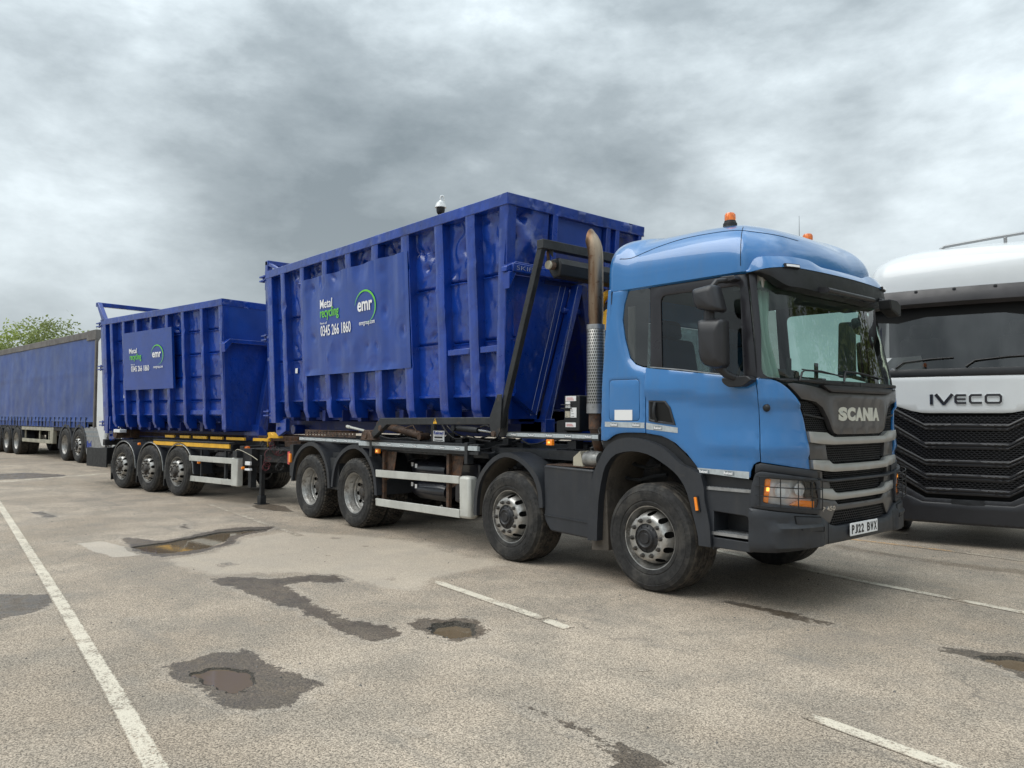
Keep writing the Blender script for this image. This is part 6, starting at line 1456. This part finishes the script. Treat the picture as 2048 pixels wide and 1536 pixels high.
g = G(); g.box(-3.42, -3.2, .5, 1.0, 1.12, 1.27); g.tube([(-3.36, .2, 1.20), (-3.36, .9, 1.20)], .11, 14); g.build('rear_roller', 'rust', tr, smooth=40)
g = G(); g.box(-3.30, -2.98, .14, .30, 1.225, 1.30); g.build('reflector_plate', 'white_plain', tr, bevel=.01)
g = G(); 
for x in (0, -1.24, -2.49): g.tube([(x, .2, .49), (x, 2.2, .49)], .08, 10); g.box(x-.1, x+.1, .55, .75, .35, .85)
g.tube([(.8, .5, .75), (1.9, .5, .75)], .16, 14); g.box(.5, 1.9, .8, 1.5, .5, .95); g.build('axles', 'chassis', tr, smooth=40)
for x, z in ((-1.84, 1.0), (.72, .70), (2.30, .66)):
    g = G(); g.lathe([(0, -.02), (.022, -.018), (.028, 0), (.028, .03)], c=(x, .06, z), n=14); g.build('side_marker_lamp', 'amber', tr, smooth=40)
g = G(); g.lathe([(0, .07), (.05, .06), (.06, .02), (.062, 0)], axis='z', c=(2.22, .2, .99), n=18); g.build('beacon', 'amber_dim', tr, smooth=40)
g = G(); g.box(2.40, 2.56, .05, .09, .72, .785); g.build('number_tag', 'white_plain', tr, bevel=.005); g = G(); g.box(2.40, 2.57, .04, .10, .62, .66); g.build('work_lamp', 'lamp_white', tr, bevel=.008)
g = G()
def coil(a, b, r, n, m):
    a, b = Vector(a), Vector(b); d = (b-a); pts = []
    for i in range(n*10+1):
        t = i/(n*10); an = 2*math.pi*i/10; pts.append(a+d*t+Vector((r*.3*math.cos(an), r*math.cos(an), r*math.sin(an)))+Vector((0, 0, -.10*math.sin(t*math.pi))))
    g.tube(pts, .006, 5, mi=m)
coil((2.55, .30, 1.12), (3.25, .2, 1.05), .05, 9, 0); coil((2.75, .34, 1.18), (3.30, .22, .98), .05, 8, 1); coil((3.0, .15, 1.0), (2.95, .12, .70), .06, 4, 1); coil((3.45, .15, 1.0), (3.35, .12, .72), .06, 4, 0)
g.tube(smooth_line([(2.0, .05, .90), (2.2, .02, 1.0), (2.5, .1, .90), (2.7, .12, .82)], 5), .006, 5, mi=2)
MT['hose_red'] = mat('hose_red', (.13, .025, .035), .5); MT['hose_grey'] = mat('hose_black', (.03, .03, .03), .5)
g.build('coiled_air_line', ['hose_grey', 'hose_red', 'cream'], tr, smooth=60)

# ------------------------------------------------------------------ curtain-sided trailer and its tractor unit, behind on the left
CA, CO = R(5), (-23.032, -.265, .19)
ct = empty('curtainsider_trailer', CO, CA, label='long faded blue curtain-sided trailer parked at the far left edge', cat='trailer')
MT['curtain_pvc'] = mat('faded_blue_pvc', (.008, .045, .22), .42, 0, .12, var=(.8, .2), bump=(1.6, .25), dirt=((.035, .055, .15), 1.3, .52, .5), streak=((.05, .07, .15), .35), coat_rough=.3)
x0c, x1c, zb, ztp = -11.2, 2.45, 1.07, 3.93
g = G()
def cur(u, v):
    x = x0c+(x1c-x0c)*u; z = zb+.16+(3.74-zb-.16)*v
    return (x, .03+.003*math.sin(x*8.2+math.sin(x*3))*(1-.5*v)+.02*noise.noise(Vector((x*.9, z*1.1, 3)))-.012*sm(1-abs(v-.60)/.03)-.03*sm(1-v/.06), z)
g.grid(260, 34, cur); cs = g.build('side_curtain', 'curtain_pvc', ct, smooth=180)
for k in range(32):
    x = x0c+.25+k*.425+.05*math.sin(k*5.3)
    if x > x1c-.25: break
    g = G(); g.box(x-.02, x+.02, -.005, .012, zb-.0, zb+.30); g.box(x-.025, x+.025, -.012, .0, zb+.10, zb+.14); g.build('strap', 'blk', ct)
g = G(); g.grid(200, 4, lambda u, v: (x0c+(x1c-.35-x0c)*u, .015+.02*math.sin(u*250), zb-.02+.18*v)); g.build('curtain_skirt', 'curtain_pvc', ct, smooth=180)
MT['roofrail'] = mat('weathered_grey_rail', (.135, .125, .118), .6, .1, var=(2, .25), dirt=((.10, .07, .06), 3, .5, .5))
g = G(); g.box(x0c, 1.75, .0, .12, 3.74, 3.93); g.box(x0c, 1.75, .0, 2.5, 3.90, 3.95); g.build('roof_rail', 'roofrail', ct, bevel=.015)
g = G(); g.box(1.752, 2.55, -.01, 2.5, 3.66, 3.96); g.box(2.46, 2.56, .0, .10, zb, 3.66); g.build('front_header', 'roofrail', ct, bevel=.01)
g = G(); g.box(2.42, 2.50, .1, 2.45, zb, 3.7); g.box(x0c, 2.4, 2.40, 2.45, zb, 3.75); g.build('front_bulkhead', 'curtain_pvc', ct)
g = G(); g.box(x0c, 2.4, .04, 2.4, zb-.14, zb); g.box(x0c, .6, .75, .9, .7, zb-.1); g.box(x0c, .6, 1.55, 1.7, .7, zb-.1); g.box(-.9, -.6, .6, 1.8, .25, .9); g.build('chassis_frame', 'chassis', ct)
for x in (-5.45, -6.76, -8.07): wheel(ct, x, 0, .49, 'rear', Ro=.498); wheel(ct, x, 2.40, .49, 'rear', Ro=.498, flip=True)
for cx in (-5.45, -6.76, -8.07):
    o_ = [(cx+.62*math.cos(R(a)), .50+.60*math.sin(R(a))) for a in range(185, -5, -12)]; i_ = [(cx+.57*math.cos(R(a)), .50+.55*math.sin(R(a))) for a in range(185, -5, -12)]
    g = G(); arch_strip(g, o_, i_, .02, .05, .42, 0, 0); g.build('mudguard', ['plastic', 'liner'], ct, smooth=40)
MT['guard_tan'] = mat('side_guard_tan', (.34, .32, .25), .6, var=(3, .2))
g = G(); g.box(-4.95, -1.60, .02, .05, .91, 1.03-.01); g.build('side_guard_rail', 'guard_tan', ct, bevel=.004); g = G(); g.box(-4.85, -1.55, .02, .05, .49, .61); g.build('side_guard_rail', 'guard_tan', ct, bevel=.004)
g = G(); g.box(-1.62, -1.30, .01, .14, .49, 1.02); g.build('side_guard_post', 'guard_tan', ct, bevel=.02)
g = G()
for x in (-4.75, -3.05, -2.0): g.box(x, x+.06, .08, .12, .5, zb-.1)
g.split('guard_bracket', 'guard_tan', ct)

tu = empty('tractor_unit', CO, CA, label='white and chrome tractor unit coupled to the faded blue curtain-sided trailer', cat='lorry')
wheel(tu, 0, 0, .50, 'rear', Ro=.51); wheel(tu, 1.27, 0, .50, 'steer', Ro=.51); wheel(tu, 4.05, 0, .50, 'steer', Ro=.51)
wheel(tu, 0, 2.4, .50, 'rear', Ro=.51, flip=True); wheel(tu, 4.05, 2.4, .50, 'steer', Ro=.51, flip=True)
for cx in (0, 1.27):
    o_ = [(cx+.66*math.cos(R(a)), .47+.68*math.sin(R(a))) for a in range(190, -5, -12)]; i_ = [(cx+.58*math.cos(R(a)), .47+.60*math.sin(R(a))) for a in range(190, -5, -12)]
    g = G(); arch_strip(g, o_, i_, .0, .06, .62, 0, 0); g.build('mudguard', ['plastic', 'liner'], tu, smooth=40)
g = G(); g.prism([(1.62, 1.09), (3.40, 1.09), (3.40, .25), (1.9, .25), (1.78, .55)], .02, .10); fa = g.build('side_fairing', 'alu', tu, bevel=.03)
g = G(); g.box(1.75, 3.3, .012, .02, .92, .96); g.box(1.85, 3.35, .012, .02, .80, .83); g.build('fairing_strip', 'tape_dark', fa); g = G(); put_text(g, '8x4', 1.95, 2.35, .45, .68, lambda u, v, h: Vector((u, .018-h, v)), .003, .04); g.build('fairing_lettering', 'blue_txt', fa)
g = G(); g.box(-1.0, 5.2, .75, 1.7, .60, .95); g.box(.0, 3.4, .2, 2.2, .90, 1.02); g.build('chassis_frame', 'chassis', tu)
g = G(); g.prism(fillet([(2.72, 1.10), (2.70, 3.62), (3.0, 3.75), (4.9, 3.75), (5.2, 3.1), (5.35, 1.9), (5.40, .35), (4.75, .35), (4.62, 1.0), (4.05, 1.22), (3.5, 1.0), (3.42, .5), (3.2, .5)], .08), .0, 2.45); cbw = g.build('cab_body', 'white', tu, bevel=.08)
g = G(); g.prism(fillet([(4.0, 2.0), (4.0, 2.9), (4.9, 2.9), (5.1, 2.0)], .06), -.005, .0); g.build('side_window', 'glass_dark', tu)
g = G(); g.box(2.715, 2.72, .15, 2.3, 1.2, 3.5); g.build('cab_rear_panel', 'white', tu)

# ------------------------------------------------------------------ white tractor unit on the right
iv = empty('tractor_unit', (1.045, 4.994, 0), R(14), label='white lorry cab with dark slatted front, parked beyond the blue lorry', cat='lorry')
IP = [(-1.25, 2.35), (-1.25, 1.2), (-1.25, .62), (-1.235, .40), (-1.18, .22), (-1.07, .11), (-.9, .060), (-.6, .025), (-.3, .006), (0, 0)]
_q = [Vector(p) for p in IP+[(-x, y) for x, y in IP[-2::-1]]]; _e = [0.]
for a, b in zip(_q, _q[1:]): _e.append(_e[-1]+(b-a).length)
IS = _e[-1]; IH = IS/2
def iplan(s):
    s = min(max(s, 0), IS-1e-9); i = 0
    while i < len(_q)-2 and _e[i+1] < s: i += 1
    tg = lambda k: (_q[1]-_q[0])/(_e[1]-_e[0]) if k == 0 else (_q[-1]-_q[-2])/(_e[-1]-_e[-2]) if k == len(_q)-1 else (_q[k+1]-_q[k-1])/(_e[k+1]-_e[k-1])
    h = _e[i+1]-_e[i]; t = (s-_e[i])/h
    return (2*t**3-3*t*t+1)*_q[i]+(t**3-2*t*t+t)*tg(i)*h+(-2*t**3+3*t*t)*_q[i+1]+(t**3-t*t)*tg(i+1)*h
_ic = {}
def is0(s, z):
    k = (round(s, 5), round(z, 5))
    if k in _ic: return _ic[k]
    x, y = iplan(s); q = max(0, z-2.2); y2 = y+q*.17*(1-sm((y-.1)/1.2)); x2 = x*(1-.035*q*1.0); _ic[k] = Vector((x2, y2, z)); return _ic[k]
def ivm(u, z, off=0.):
    """u = distance from the centre line along the skin"""
    s = IH+u; p = is0(s, z)
    if not off: return p
    e = 4e-3; n = (is0(min(s+e, IS-1e-4), z)-is0(max(s-e, 0), z)).cross(is0(s, z+e)-is0(s, z-e)).normalized(); return p+n*off
mirz = lambda p: p+[(-u, v) for u, v in reversed(p)]
W_ = IH-.02
def wave(z0, z1): return [(-W_, z1+.03), (-1.25, z1), (-.80, z1-.02), (-.46, z0), (0, z0)]
def band(name, m, zt, ztw, zbm, zbw, off, thick=.05, w=1.3, **k):
    top = [(-w, ztw), (-.82, ztw-.02), (-.47, zt), (0, zt)]; bot = [(-w, zbw), (-.82, zbw-.02), (-.45, zbm), (0, zbm)]
    return patch(name, m, ivm, mirz(bot)+list(reversed(mirz(top))), iv, off=off, thick=thick, res=.08, edge=.008, inset=.014, **k)
patch('grille_backing', 'hole', ivm, [(-1.25, .45), (1.25, .45), (1.25, 1.95), (-1.25, 1.95)], iv, off=-.07, thick=.01, res=.25, edge=0)
# white bonnet panel above the grille
bp = [(-1.28, 1.885), (-1.05, 1.845), (-.84, 1.80), (-.62, 1.725), (-.50, 1.700), (-.40, 1.695), (0, 1.695)]
patch('bonnet_panel', 'white', ivm, mirz(bp)+[(1.28, 2.168), (0, 2.168), (-1.28, 2.168)], iv, off=.0, thick=.05, res=.07, edge=.010, inset=.018)
patch('cab_side_panel', 'white', ivm, [(-W_, 1.2), (-1.70, 1.2), (-1.29, 1.60), (-1.29, 2.168), (-W_, 2.168)], iv, off=0, res=.15); patch('cab_side_panel', 'white', ivm, [(W_, 1.2), (1.70, 1.2), (1.29, 1.60), (1.29, 2.168), (W_, 2.168)], iv, off=0, res=.15)
# brand letters: wide squared strokes
def strokes(g, P, w, h, mpf, th, closed=False):
    n = len(P); L = []; Q = []
    for i in range(n):
        p = Vector(P[i]); a = Vector(P[i-1]) if (i > 0 or closed) else None; b = Vector(P[(i+1) % n]) if (i < n-1 or closed) else None
        d1 = (p-a).normalized() if a is not None else None; d2 = (b-p).normalized() if b is not None else None
        d1 = d1 or d2; d2 = d2 or d1; t = (d1+d2).normalized(); nn = Vector((-t.y, t.x)); k = w/2/max(.3, nn.dot(Vector((-d1.y, d1.x))))
        L.append(p+nn*k); Q.append(p-nn*k)
    V = [mpf(q.x, q.y, th) for q in L+Q]+[mpf(q.x, q.y, 0) for q in L+Q]; F_ = []
    for i in range(n if closed else n-1):
        j = (i+1) % n; F_ += [(i, n+i, n+j, j), (i, j, 2*n+j, 2*n+i), (n+j, n+i, 3*n+i, 3*n+j)]
    if not closed: F_ += [(0, 2*n, 3*n, n), (n-1, 2*n-1, 4*n-1, 3*n-1)]
    g.add(V, F_)
def iveco():
    for m_, w, th, off in (('chrome', .040, .010, .002), ('trim', .030, .016, .002)):
        g = G(); mpf = lambda u, v, h: ivm(u, 1.806+v, off+h); H = .130
        strokes(g, [(-.373, .0), (-.373, H)], w, H, mpf, th)
        strokes(g, [(-.325, H), (-.240, .012), (-.225, .012), (-.135, H)], w, H, mpf, th)
        strokes(g, [(.02-.005, .016), (-.085, .016), (-.10, .035), (-.10, H-.035), (-.085, H-.016), (.015, H-.016)], w*.9, H, mpf, th); strokes(g, [(-.10, H/2), (.01, H/2)], w*.8, H, mpf, th)
        strokes(g, [(.185, .016), (.075, .016), (.058, .035), (.058, H-.035), (.075, H-.016), (.185, H-.016)], w*.9, H, mpf, th)
        strokes(g, [(.245, .016), (.228, .035), (.228, H-.035), (.245, H-.016), (.370, H-.016), (.387, H-.035), (.387, .035), (.370, .016)], w*.9, H, mpf, th, True)
        g.build('brand_letters', m_, iv)
iveco()
# dark slats and honeycomb strips of the grille
Z = [(1.660, 1.845), (1.475, 1.700), (1.235, 1.480), (1.015, 1.230), (.835, 1.075), (.655, .905)]
for i in range(5):
    zt, ztw = Z[i]; zn, znw = Z[i+1]
    g = G(); top = [(-1.30, ztw), (-.82, ztw-.02), (-.47, zt), (0, zt)]; bot = [(-1.30, znw+.075), (-.82, znw+.055), (-.45, zn+.075), (0, zn+.075)]
    hexmesh(g, ivm, mirz(bot)+list(reversed(mirz(top))), cw=.060, ch=.024, bar=.008, off=-.012-.004, depth=.014); g.build('grille_mesh', 'plastic_clean', iv)
    band('grille_slat', 'plastic_clean', zn+.085, znw+.085, zn+.045, znw+.045, .026, .03); band('grille_slat', 'plastic_clean', zn+.050, znw+.05, zn-.0, znw-.01, .006, .05)
for u0 in (-.42, .12):
    patch('grille_insert', 'hole', ivm, [(u0, 1.275), (u0+.22, 1.275), (u0+.18, 1.315), (u0+.05, 1.315)], iv, off=.012, thick=.02, res=.2)
patch('plate_holder', 'blk', ivm, [(-.17, .50), (.19, .50), (.19, .60), (-.17, .60)], iv, off=.02, thick=.04, res=.2)
band('bumper_bar', 'plastic_clean', .60, .82, .50, .50, .0, .06, 1.30)
patch('bumper', 'plastic_clean', ivm, mirz([(-1.75, .30), (-1.3, .285), (0, .285)])+mirz([(1.75, .80), (1.28, .74), (.84, .66), (.50, .545), (0, .545)])[:0]+[(1.75, .80), (1.28, .76), (.84, .70), (.50, .548), (0, .548), (-.50, .548), (-.84, .70), (-1.28, .76), (-1.75, .80)], iv, off=.02, thick=.07, res=.08, edge=.012, inset=.016)
for sx in (-1, 1):
    pl = [(sx*u, v) for u, v in ((1.26, .80), (1.62, .86), (1.70, 1.28), (1.28, 1.70))]
    patch('headlight_housing', 'blk', ivm, pl, iv, off=.0, thick=.06, res=.1); patch('bumper_seam', 'hole', ivm, [(sx*.78, .30), (sx*.784, .30), (sx*.784, .66), (sx*.78, .66)], iv, off=.023, thick=.002, res=.3, edge=0)
    patch('headlight', 'glass_dark', ivm, [(sx*u, v) for u, v in ((1.36, .92), (1.58, .95), (1.60, 1.12), (1.38, 1.16))], iv, off=.012, thick=.01, res=.1, edge=0)
# wiper panel, windscreen, visor
patch('wiper_panel', 'blk', ivm, [(-1.50, 2.172), (1.50, 2.172), (1.50, 2.268), (-1.50, 2.268)], iv, off=.006, thick=.05, res=.1)
patch('windscreen', 'glass_dark', ivm, fillet([(-1.36, 2.262), (1.36, 2.262), (1.36, 3.12), (-1.36, 3.12)], .06), iv, off=-.008, thick=0, res=.12, edge=0, smooth=180)
patch('windscreen_band', 'hole', ivm, [(-1.36, 2.96), (-.80, 2.90), (-.45, 2.965), (.45, 2.965), (.80, 2.90), (1.36, 2.96), (1.36, 3.12), (-1.36, 3.12)], iv, off=-.003, thick=.002, res=.12, edge=0)
for s_ in (-1, 1):
    patch('corner_pillar', 'blk', ivm, [(s_*1.33, 2.26), (s_*1.50, 2.26), (s_*1.50, 3.12), (s_*1.33, 3.12)], iv, off=.0, thick=.04, res=.12); patch('side_window', 'glass_dark', ivm, [(s_*1.56, 2.15), (s_*2.5, 2.10), (s_*2.5, 3.0), (s_*1.56, 3.0)], iv, off=-.01, thick=0, res=.2, edge=0)
    patch('door_frame', 'white', ivm, [(s_*1.50, 2.10), (s_*W_, 2.10), (s_*W_, 3.2), (s_*1.50, 3.2)], iv, holes=[[(s_*1.56, 2.16), (s_*2.5, 2.16), (s_*2.5, 3.0), (s_*1.56, 3.0)]], off=.0, thick=.04, res=.2)
MT['visor_dark'] = mat('smoked_visor', (.030, .027, .029), .45, 0, .1, var=(2, .3), bump=(3, .2))
g = G(); n = 60; V = []
for i in range(n+1):
    u = -1.42+2.84*i/n; f = sm((1.42-abs(u))/.35)
    for z, o in ((3.315, .02), (3.30, .05+.07*f), (3.20, .07+.09*f), (3.105, .06+.09*f), (3.07+.02*(1-f), .03+.05*f)): V.append(ivm(u, z, o))
g.add(V, [(i*5+k, i*5+k+1, i*5+k+6, i*5+k+5) for i in range(n) for k in range(4)]); vs_ = g.build('sun_visor', 'visor_dark', iv, smooth=50)
for u in (-.98, -.55, -.10, .36): 
    g = G(); c_ = ivm(u, 3.27, .13); g.lathe([(0, -.02), (.018, -.018), (.022, -.006), (.022, .02)], c=tuple(c_), n=12); g.build('visor_fixing', 'blk', vs_, smooth=40)
g = G(); n, mm = 72, 20; V = []
for j in range(mm+1):
    a = math.pi/2*j/mm
    for i in range(n+1):
        u = -W_+2*W_*i/n; b = is0(IH+u, 3.31); ax, ay = b.x*.0, 1.35; t = sm((.9-b.y)/.8); p = 3.0*t+3.8*(1-t); h = math.cos(a)**(2/p); v = math.sin(a)**(2/p)
        ay = max(b.y, .95); V.append((ax+(b.x-ax)*h, ay+(b.y-ay)*h, 3.31+.60*v+(.09*sm((ay+(b.y-ay)*h)/1.2))*v))
g.add(V, [(j*(n+1)+i, j*(n+1)+i+1, (j+1)*(n+1)+i+1, (j+1)*(n+1)+i) for j in range(mm) for i in range(n)]); g.build('roof', 'white', iv, smooth=60)
MT['white_trim'] = mat('grey_roof_bar', (.35, .36, .37), .3, .5)
g = G(); g.tube([(-.30, .62, 3.93), (-.25, .62, 3.965), (.30, .62, 4.01), (.80, .62, 4.045), (1.02, .64, 4.03), (1.08, .68, 3.90)], .024, 8); g.beam((-.29, .62, 3.945), (-.30, .72, 3.72), .05, .06); g.beam((.45, .62, 4.015), (.45, .72, 3.80), .04, .06); g.build('roof_bar', 'white_trim', iv, bevel=.01)
for (a, b) in ((-.80, -.12), (.02, .72)):
    g = G(); g.tube([ivm(a, 2.285, .015), ivm(a+.10, 2.36, .02), ivm(b-.25, 2.395, .02), ivm(b, 2.405, .02)], [.014, .012, .010, .008], 6); g.build('wiper', 'blk', iv, smooth=60)
g = G(); g.box(-1.0, 1.0, .30, .70, 2.20, 2.26); g.build('dashboard', 'interior_dk', iv)
g = G(); g.prism([(-.95, 2.262), (-.45, 2.262), (-.50, 2.45), (-.93, 2.43)], .10, .11); g.build('windscreen_paper', 'paper', iv)
g = G(); g.box(-1.15, 1.15, 1.9, 1.95, 2.0, 3.2); g.box(-1.2, 1.2, .4, 2.2, 1.6, 1.7); g.build('cab_rear_wall', 'interior_dk', iv)
for x in (-.6, .6):
    g = G(); g.box(x-.26, x+.26, .9, 1.1, 1.9, 2.75); g.box(x-.14, x+.14, .92, 1.05, 2.75, 2.95); g.build('seat', 'interior', iv, bevel=.05)
g = G(); g.box(-.45, .45, .3, 5.6, .55, .85); g.build('chassis_frame', 'chassis', iv)
for x in (-1.0, 1.0):
    w_ = wheel(iv, x, 1.35, .50, 'steer'); w_.rotation_euler = (0, 0, R(-90) if x < 0 else R(90)); w_.location = (x*1.22, 1.45, .5)
g = G(); g.box(-1.2, 1.2, .5, .9, .30, .9); g.build('under_cab_panel', 'blk', iv)
for s_ in (-1,):
    g = G(); g.tube([(s_*1.20, .25, 2.15), (s_*1.42, .10, 2.22)], .03, 8); g.prism(fillet([(s_*1.30, 2.18), (s_*1.52, 2.18), (s_*1.50, 2.95), (s_*1.30, 2.95)], .05), .02, .16); g.build('wing_mirror', 'plastic_clean', iv, bevel=.02)

# ------------------------------------------------------------------ security camera on a mast beyond the skip
q = Vector((4.627, -5.783, 1.626)); dv = Vector((-.805, .582, .273)); cc = q+dv*16.5
cp = empty('security_camera', (cc.x, cc.y, gz(cc.x)), 0, label='white dome security camera hanging above the rim of the large skip', cat='camera')
h0 = cc.z-gz(cc.x)
g = G(); g.lathe([(0, .13), (.02, .13), (.03, .12), (.045, .10), (.055, .09), (.09, .07), (.115, .0), (.125, -.035), (.11, -.04), (0, -.03)], axis='z', c=(0, 0, h0-.02), n=28); hd = g.build('camera_housing', 'white', cp, smooth=40)
g = G(); g.lathe([(.092, 0), (.092, -.06), (.082, -.11), (.055, -.15), (0, -.165)], axis='z', c=(0, 0, h0-.055), n=28); g.build('camera_dome', 'blk', cp, smooth=60)
g = G(); g.tube(smooth_line([(0, 0, h0+.10), (0, 0, h0+.17), (.012, .02, h0+.20), (.03, .05, h0+.18), (.035, .06, h0+.08), (.035, .06, h0-.40)], 4), .020, 8); g.tube([(.035, .06, h0-.38), (.035, .06, 0)], .05, 12); g.build('camera_mast', 'white', cp, smooth=50)

# ------------------------------------------------------------------ trees behind on the left, and the ones the windscreens mirror
def leafmat(name, a, b):
    m = bpy.data.materials.new(name); m.use_nodes = True; nt = m.node_tree; bs = nt.nodes['Principled BSDF']
    P = N(nt, 'ShaderNodeNewGeometry').outputs['Position']; oi = N(nt, 'ShaderNodeNewGeometry').outputs['Random Per Island']
    c = mixc(nt, noise_n(nt, P, .9, 4, .6), a, b); c = mixc(nt, mth(nt, 'MULTIPLY', oi, .5), c, tuple(v*1.5 for v in b)); nt.links.new(c, bs.inputs['Base Color']); bs.inputs['Roughness'].default_value = .6
    tl = N(nt, 'ShaderNodeBsdfTranslucent'); nt.links.new(c, tl.inputs[0]); mx = N(nt, 'ShaderNodeMixShader'); mx.inputs[0].default_value = .35
    nt.links.new(bs.outputs[0], mx.inputs[1]); nt.links.new(tl.outputs[0], mx.inputs[2]); nt.links.new(mx.outputs[0], nt.nodes['Material Output'].inputs[0]); return m
MT['leaf_a'] = leafmat('spring_leaves', (.20, .26, .055), (.34, .40, .11)); MT['leaf_b'] = leafmat('dull_green_leaves', (.13, .17, .055), (.24, .28, .10)); MT['bark'] = mat('bark', (.07, .055, .042), .9, bump=(20, .5), var=(5, .3))
def tree(name, x, y, H, Wd, lm, seed, label, group, dens=5200, lsz=.16, low=.12):
    t = empty(name, (x, y, gz(x)), 0, label=label, cat='tree', group=group); rd = random.Random(seed); g = G(); tips = []
    def grow(p, d, L, r, k):
        n = 4; pts = [p]; q = p
        for i in range(n):
            d = (d+Vector((rd.uniform(-.3, .3), rd.uniform(-.3, .3), rd.uniform(-.1, .25)))*(.35 if k else .15)).normalized(); q = q+d*(L/n); pts.append(q)
        g.tube(pts, [r*(1-.55*i/n) for i in range(n+1)], 7 if k < 2 else 4)
        if k >= 3: tips.append(q); return
        for i in range(4 if k == 0 else 3):
            b = pts[rd.randint(2, n)]; a = rd.uniform(0, 6.28); nd = (d*.6+Vector((math.cos(a), math.sin(a), rd.uniform(.1, .7)))*.8).normalized(); grow(b, nd, L*rd.uniform(.52, .75), r*.5, k+1)
    for a in range(3 if low < .2 else 1): grow(Vector((rd.uniform(-.4, .4), rd.uniform(-.4, .4), 0)), Vector((rd.uniform(-.25, .25), rd.uniform(-.2, .2), 1)).normalized(), H*.36, H*.022, 0)
    g.build('trunk', 'bark', t, smooth=60)
    cl = [(Vector((rd.gauss(0, .42)*Wd/2, rd.gauss(0, .42)*Wd/2, H*(low+(.90-low)*rd.random()**.8))), rd.uniform(.35, .9)) for _ in range(70)]
    cl = [(c, r) for c, r in cl if (c.x/(Wd/2))**2+(c.y/(Wd/2))**2+((c.z-H*.5)/(H*.52))**2 < 1.05]+[(p, .5) for p in tips]
    g = G()
    for i in range(dens):
        c, r = rd.choice(cl); v = Vector((rd.gauss(0, 1), rd.gauss(0, 1), rd.gauss(0, 1))); v = v.normalized()*r*rd.uniform(.45, 1.15)*Wd/4.2; v.z *= .8; p = c+v
        if p.z < .2: continue
        if rd.random() < .06: p += Vector((rd.uniform(-.2, .2), rd.uniform(-.2, .2), rd.uniform(.1, .45)))
        a = Vector((rd.gauss(0, 1), rd.gauss(0, 1), rd.gauss(0, .6))).normalized()*lsz*rd.uniform(.5, 1.1); b = a.cross(Vector((rd.gauss(0, 1), rd.gauss(0, 1), rd.gauss(0, 1)))).normalized()*lsz*.42*rd.uniform(.6, 1.2)
        g.add([p-a, p+b, p+a, p-b], [(0, 1, 2, 3)])
    g.build('crown', lm, t); return t
GB = 'bushy spring trees behind the parked vehicles'
def polar(u, D):   # point at depth D seen at column u
    d = F.copy(); d.z = 0; d.normalize(); p = Vector((4.627, -5.783, 0))+d*D+Vector((Rt.x, Rt.y, 0))*((u-1024)/1546.*D); return p.x, p.y
for i, (u, D, H, Wd, lm, lb) in enumerate(((-95, 46, 7.2, 6.0, 'leaf_b', 'bushy tree cut by the left edge, dull green, lowest of the row'), (15, 47, 7.4, 5.0, 'leaf_a', 'yellow-green bushy tree over the middle of the curtain-sided trailer'), (82, 46, 7.5, 5.0, 'leaf_b', 'tallest twiggy tree behind the curtain-sided trailer'), (146, 50, 7.3, 4.2, 'leaf_a', 'bright light-green tree close to the small skip'), (205, 50, 7.0, 4.0, 'leaf_a', 'light-green tree half hidden by the rear hoop of the small skip'))):
    x, y = polar(u, D); tree('bushy_tree', x, y, H, Wd, lm, 10+i, lb, GB, dens=12000, lsz=.13)
for i, (x, y, H) in enumerate(((7.5, 14.5, 12), (11, 17, 14), (15, 14, 12), (9.5, 23, 14), (19, 21, 13))):
    tree('tall_tree', x, y, H, 7, 'leaf_b', 40+i, 'tree ahead of the blue lorry, mirrored in its windscreen', 'trees mirrored in the windscreen', dens=4200, lsz=.22, low=.42)
wl = empty('warehouse', (36, 24, 0), R(70), label='pale clad warehouse mirrored in the windscreen of the blue lorry', cat='building')
g = G(); g.box(-14, 14, -6, 6, 0, 5.2); g.build('wall', 'white_plain', wl); g = G(); g.prism([(-14.3, 5.2), (14.3, 5.2), (14.3, 5.5), (-14.3, 5.5)], -6.3, 6.3); g.build('roof', 'interior', wl)
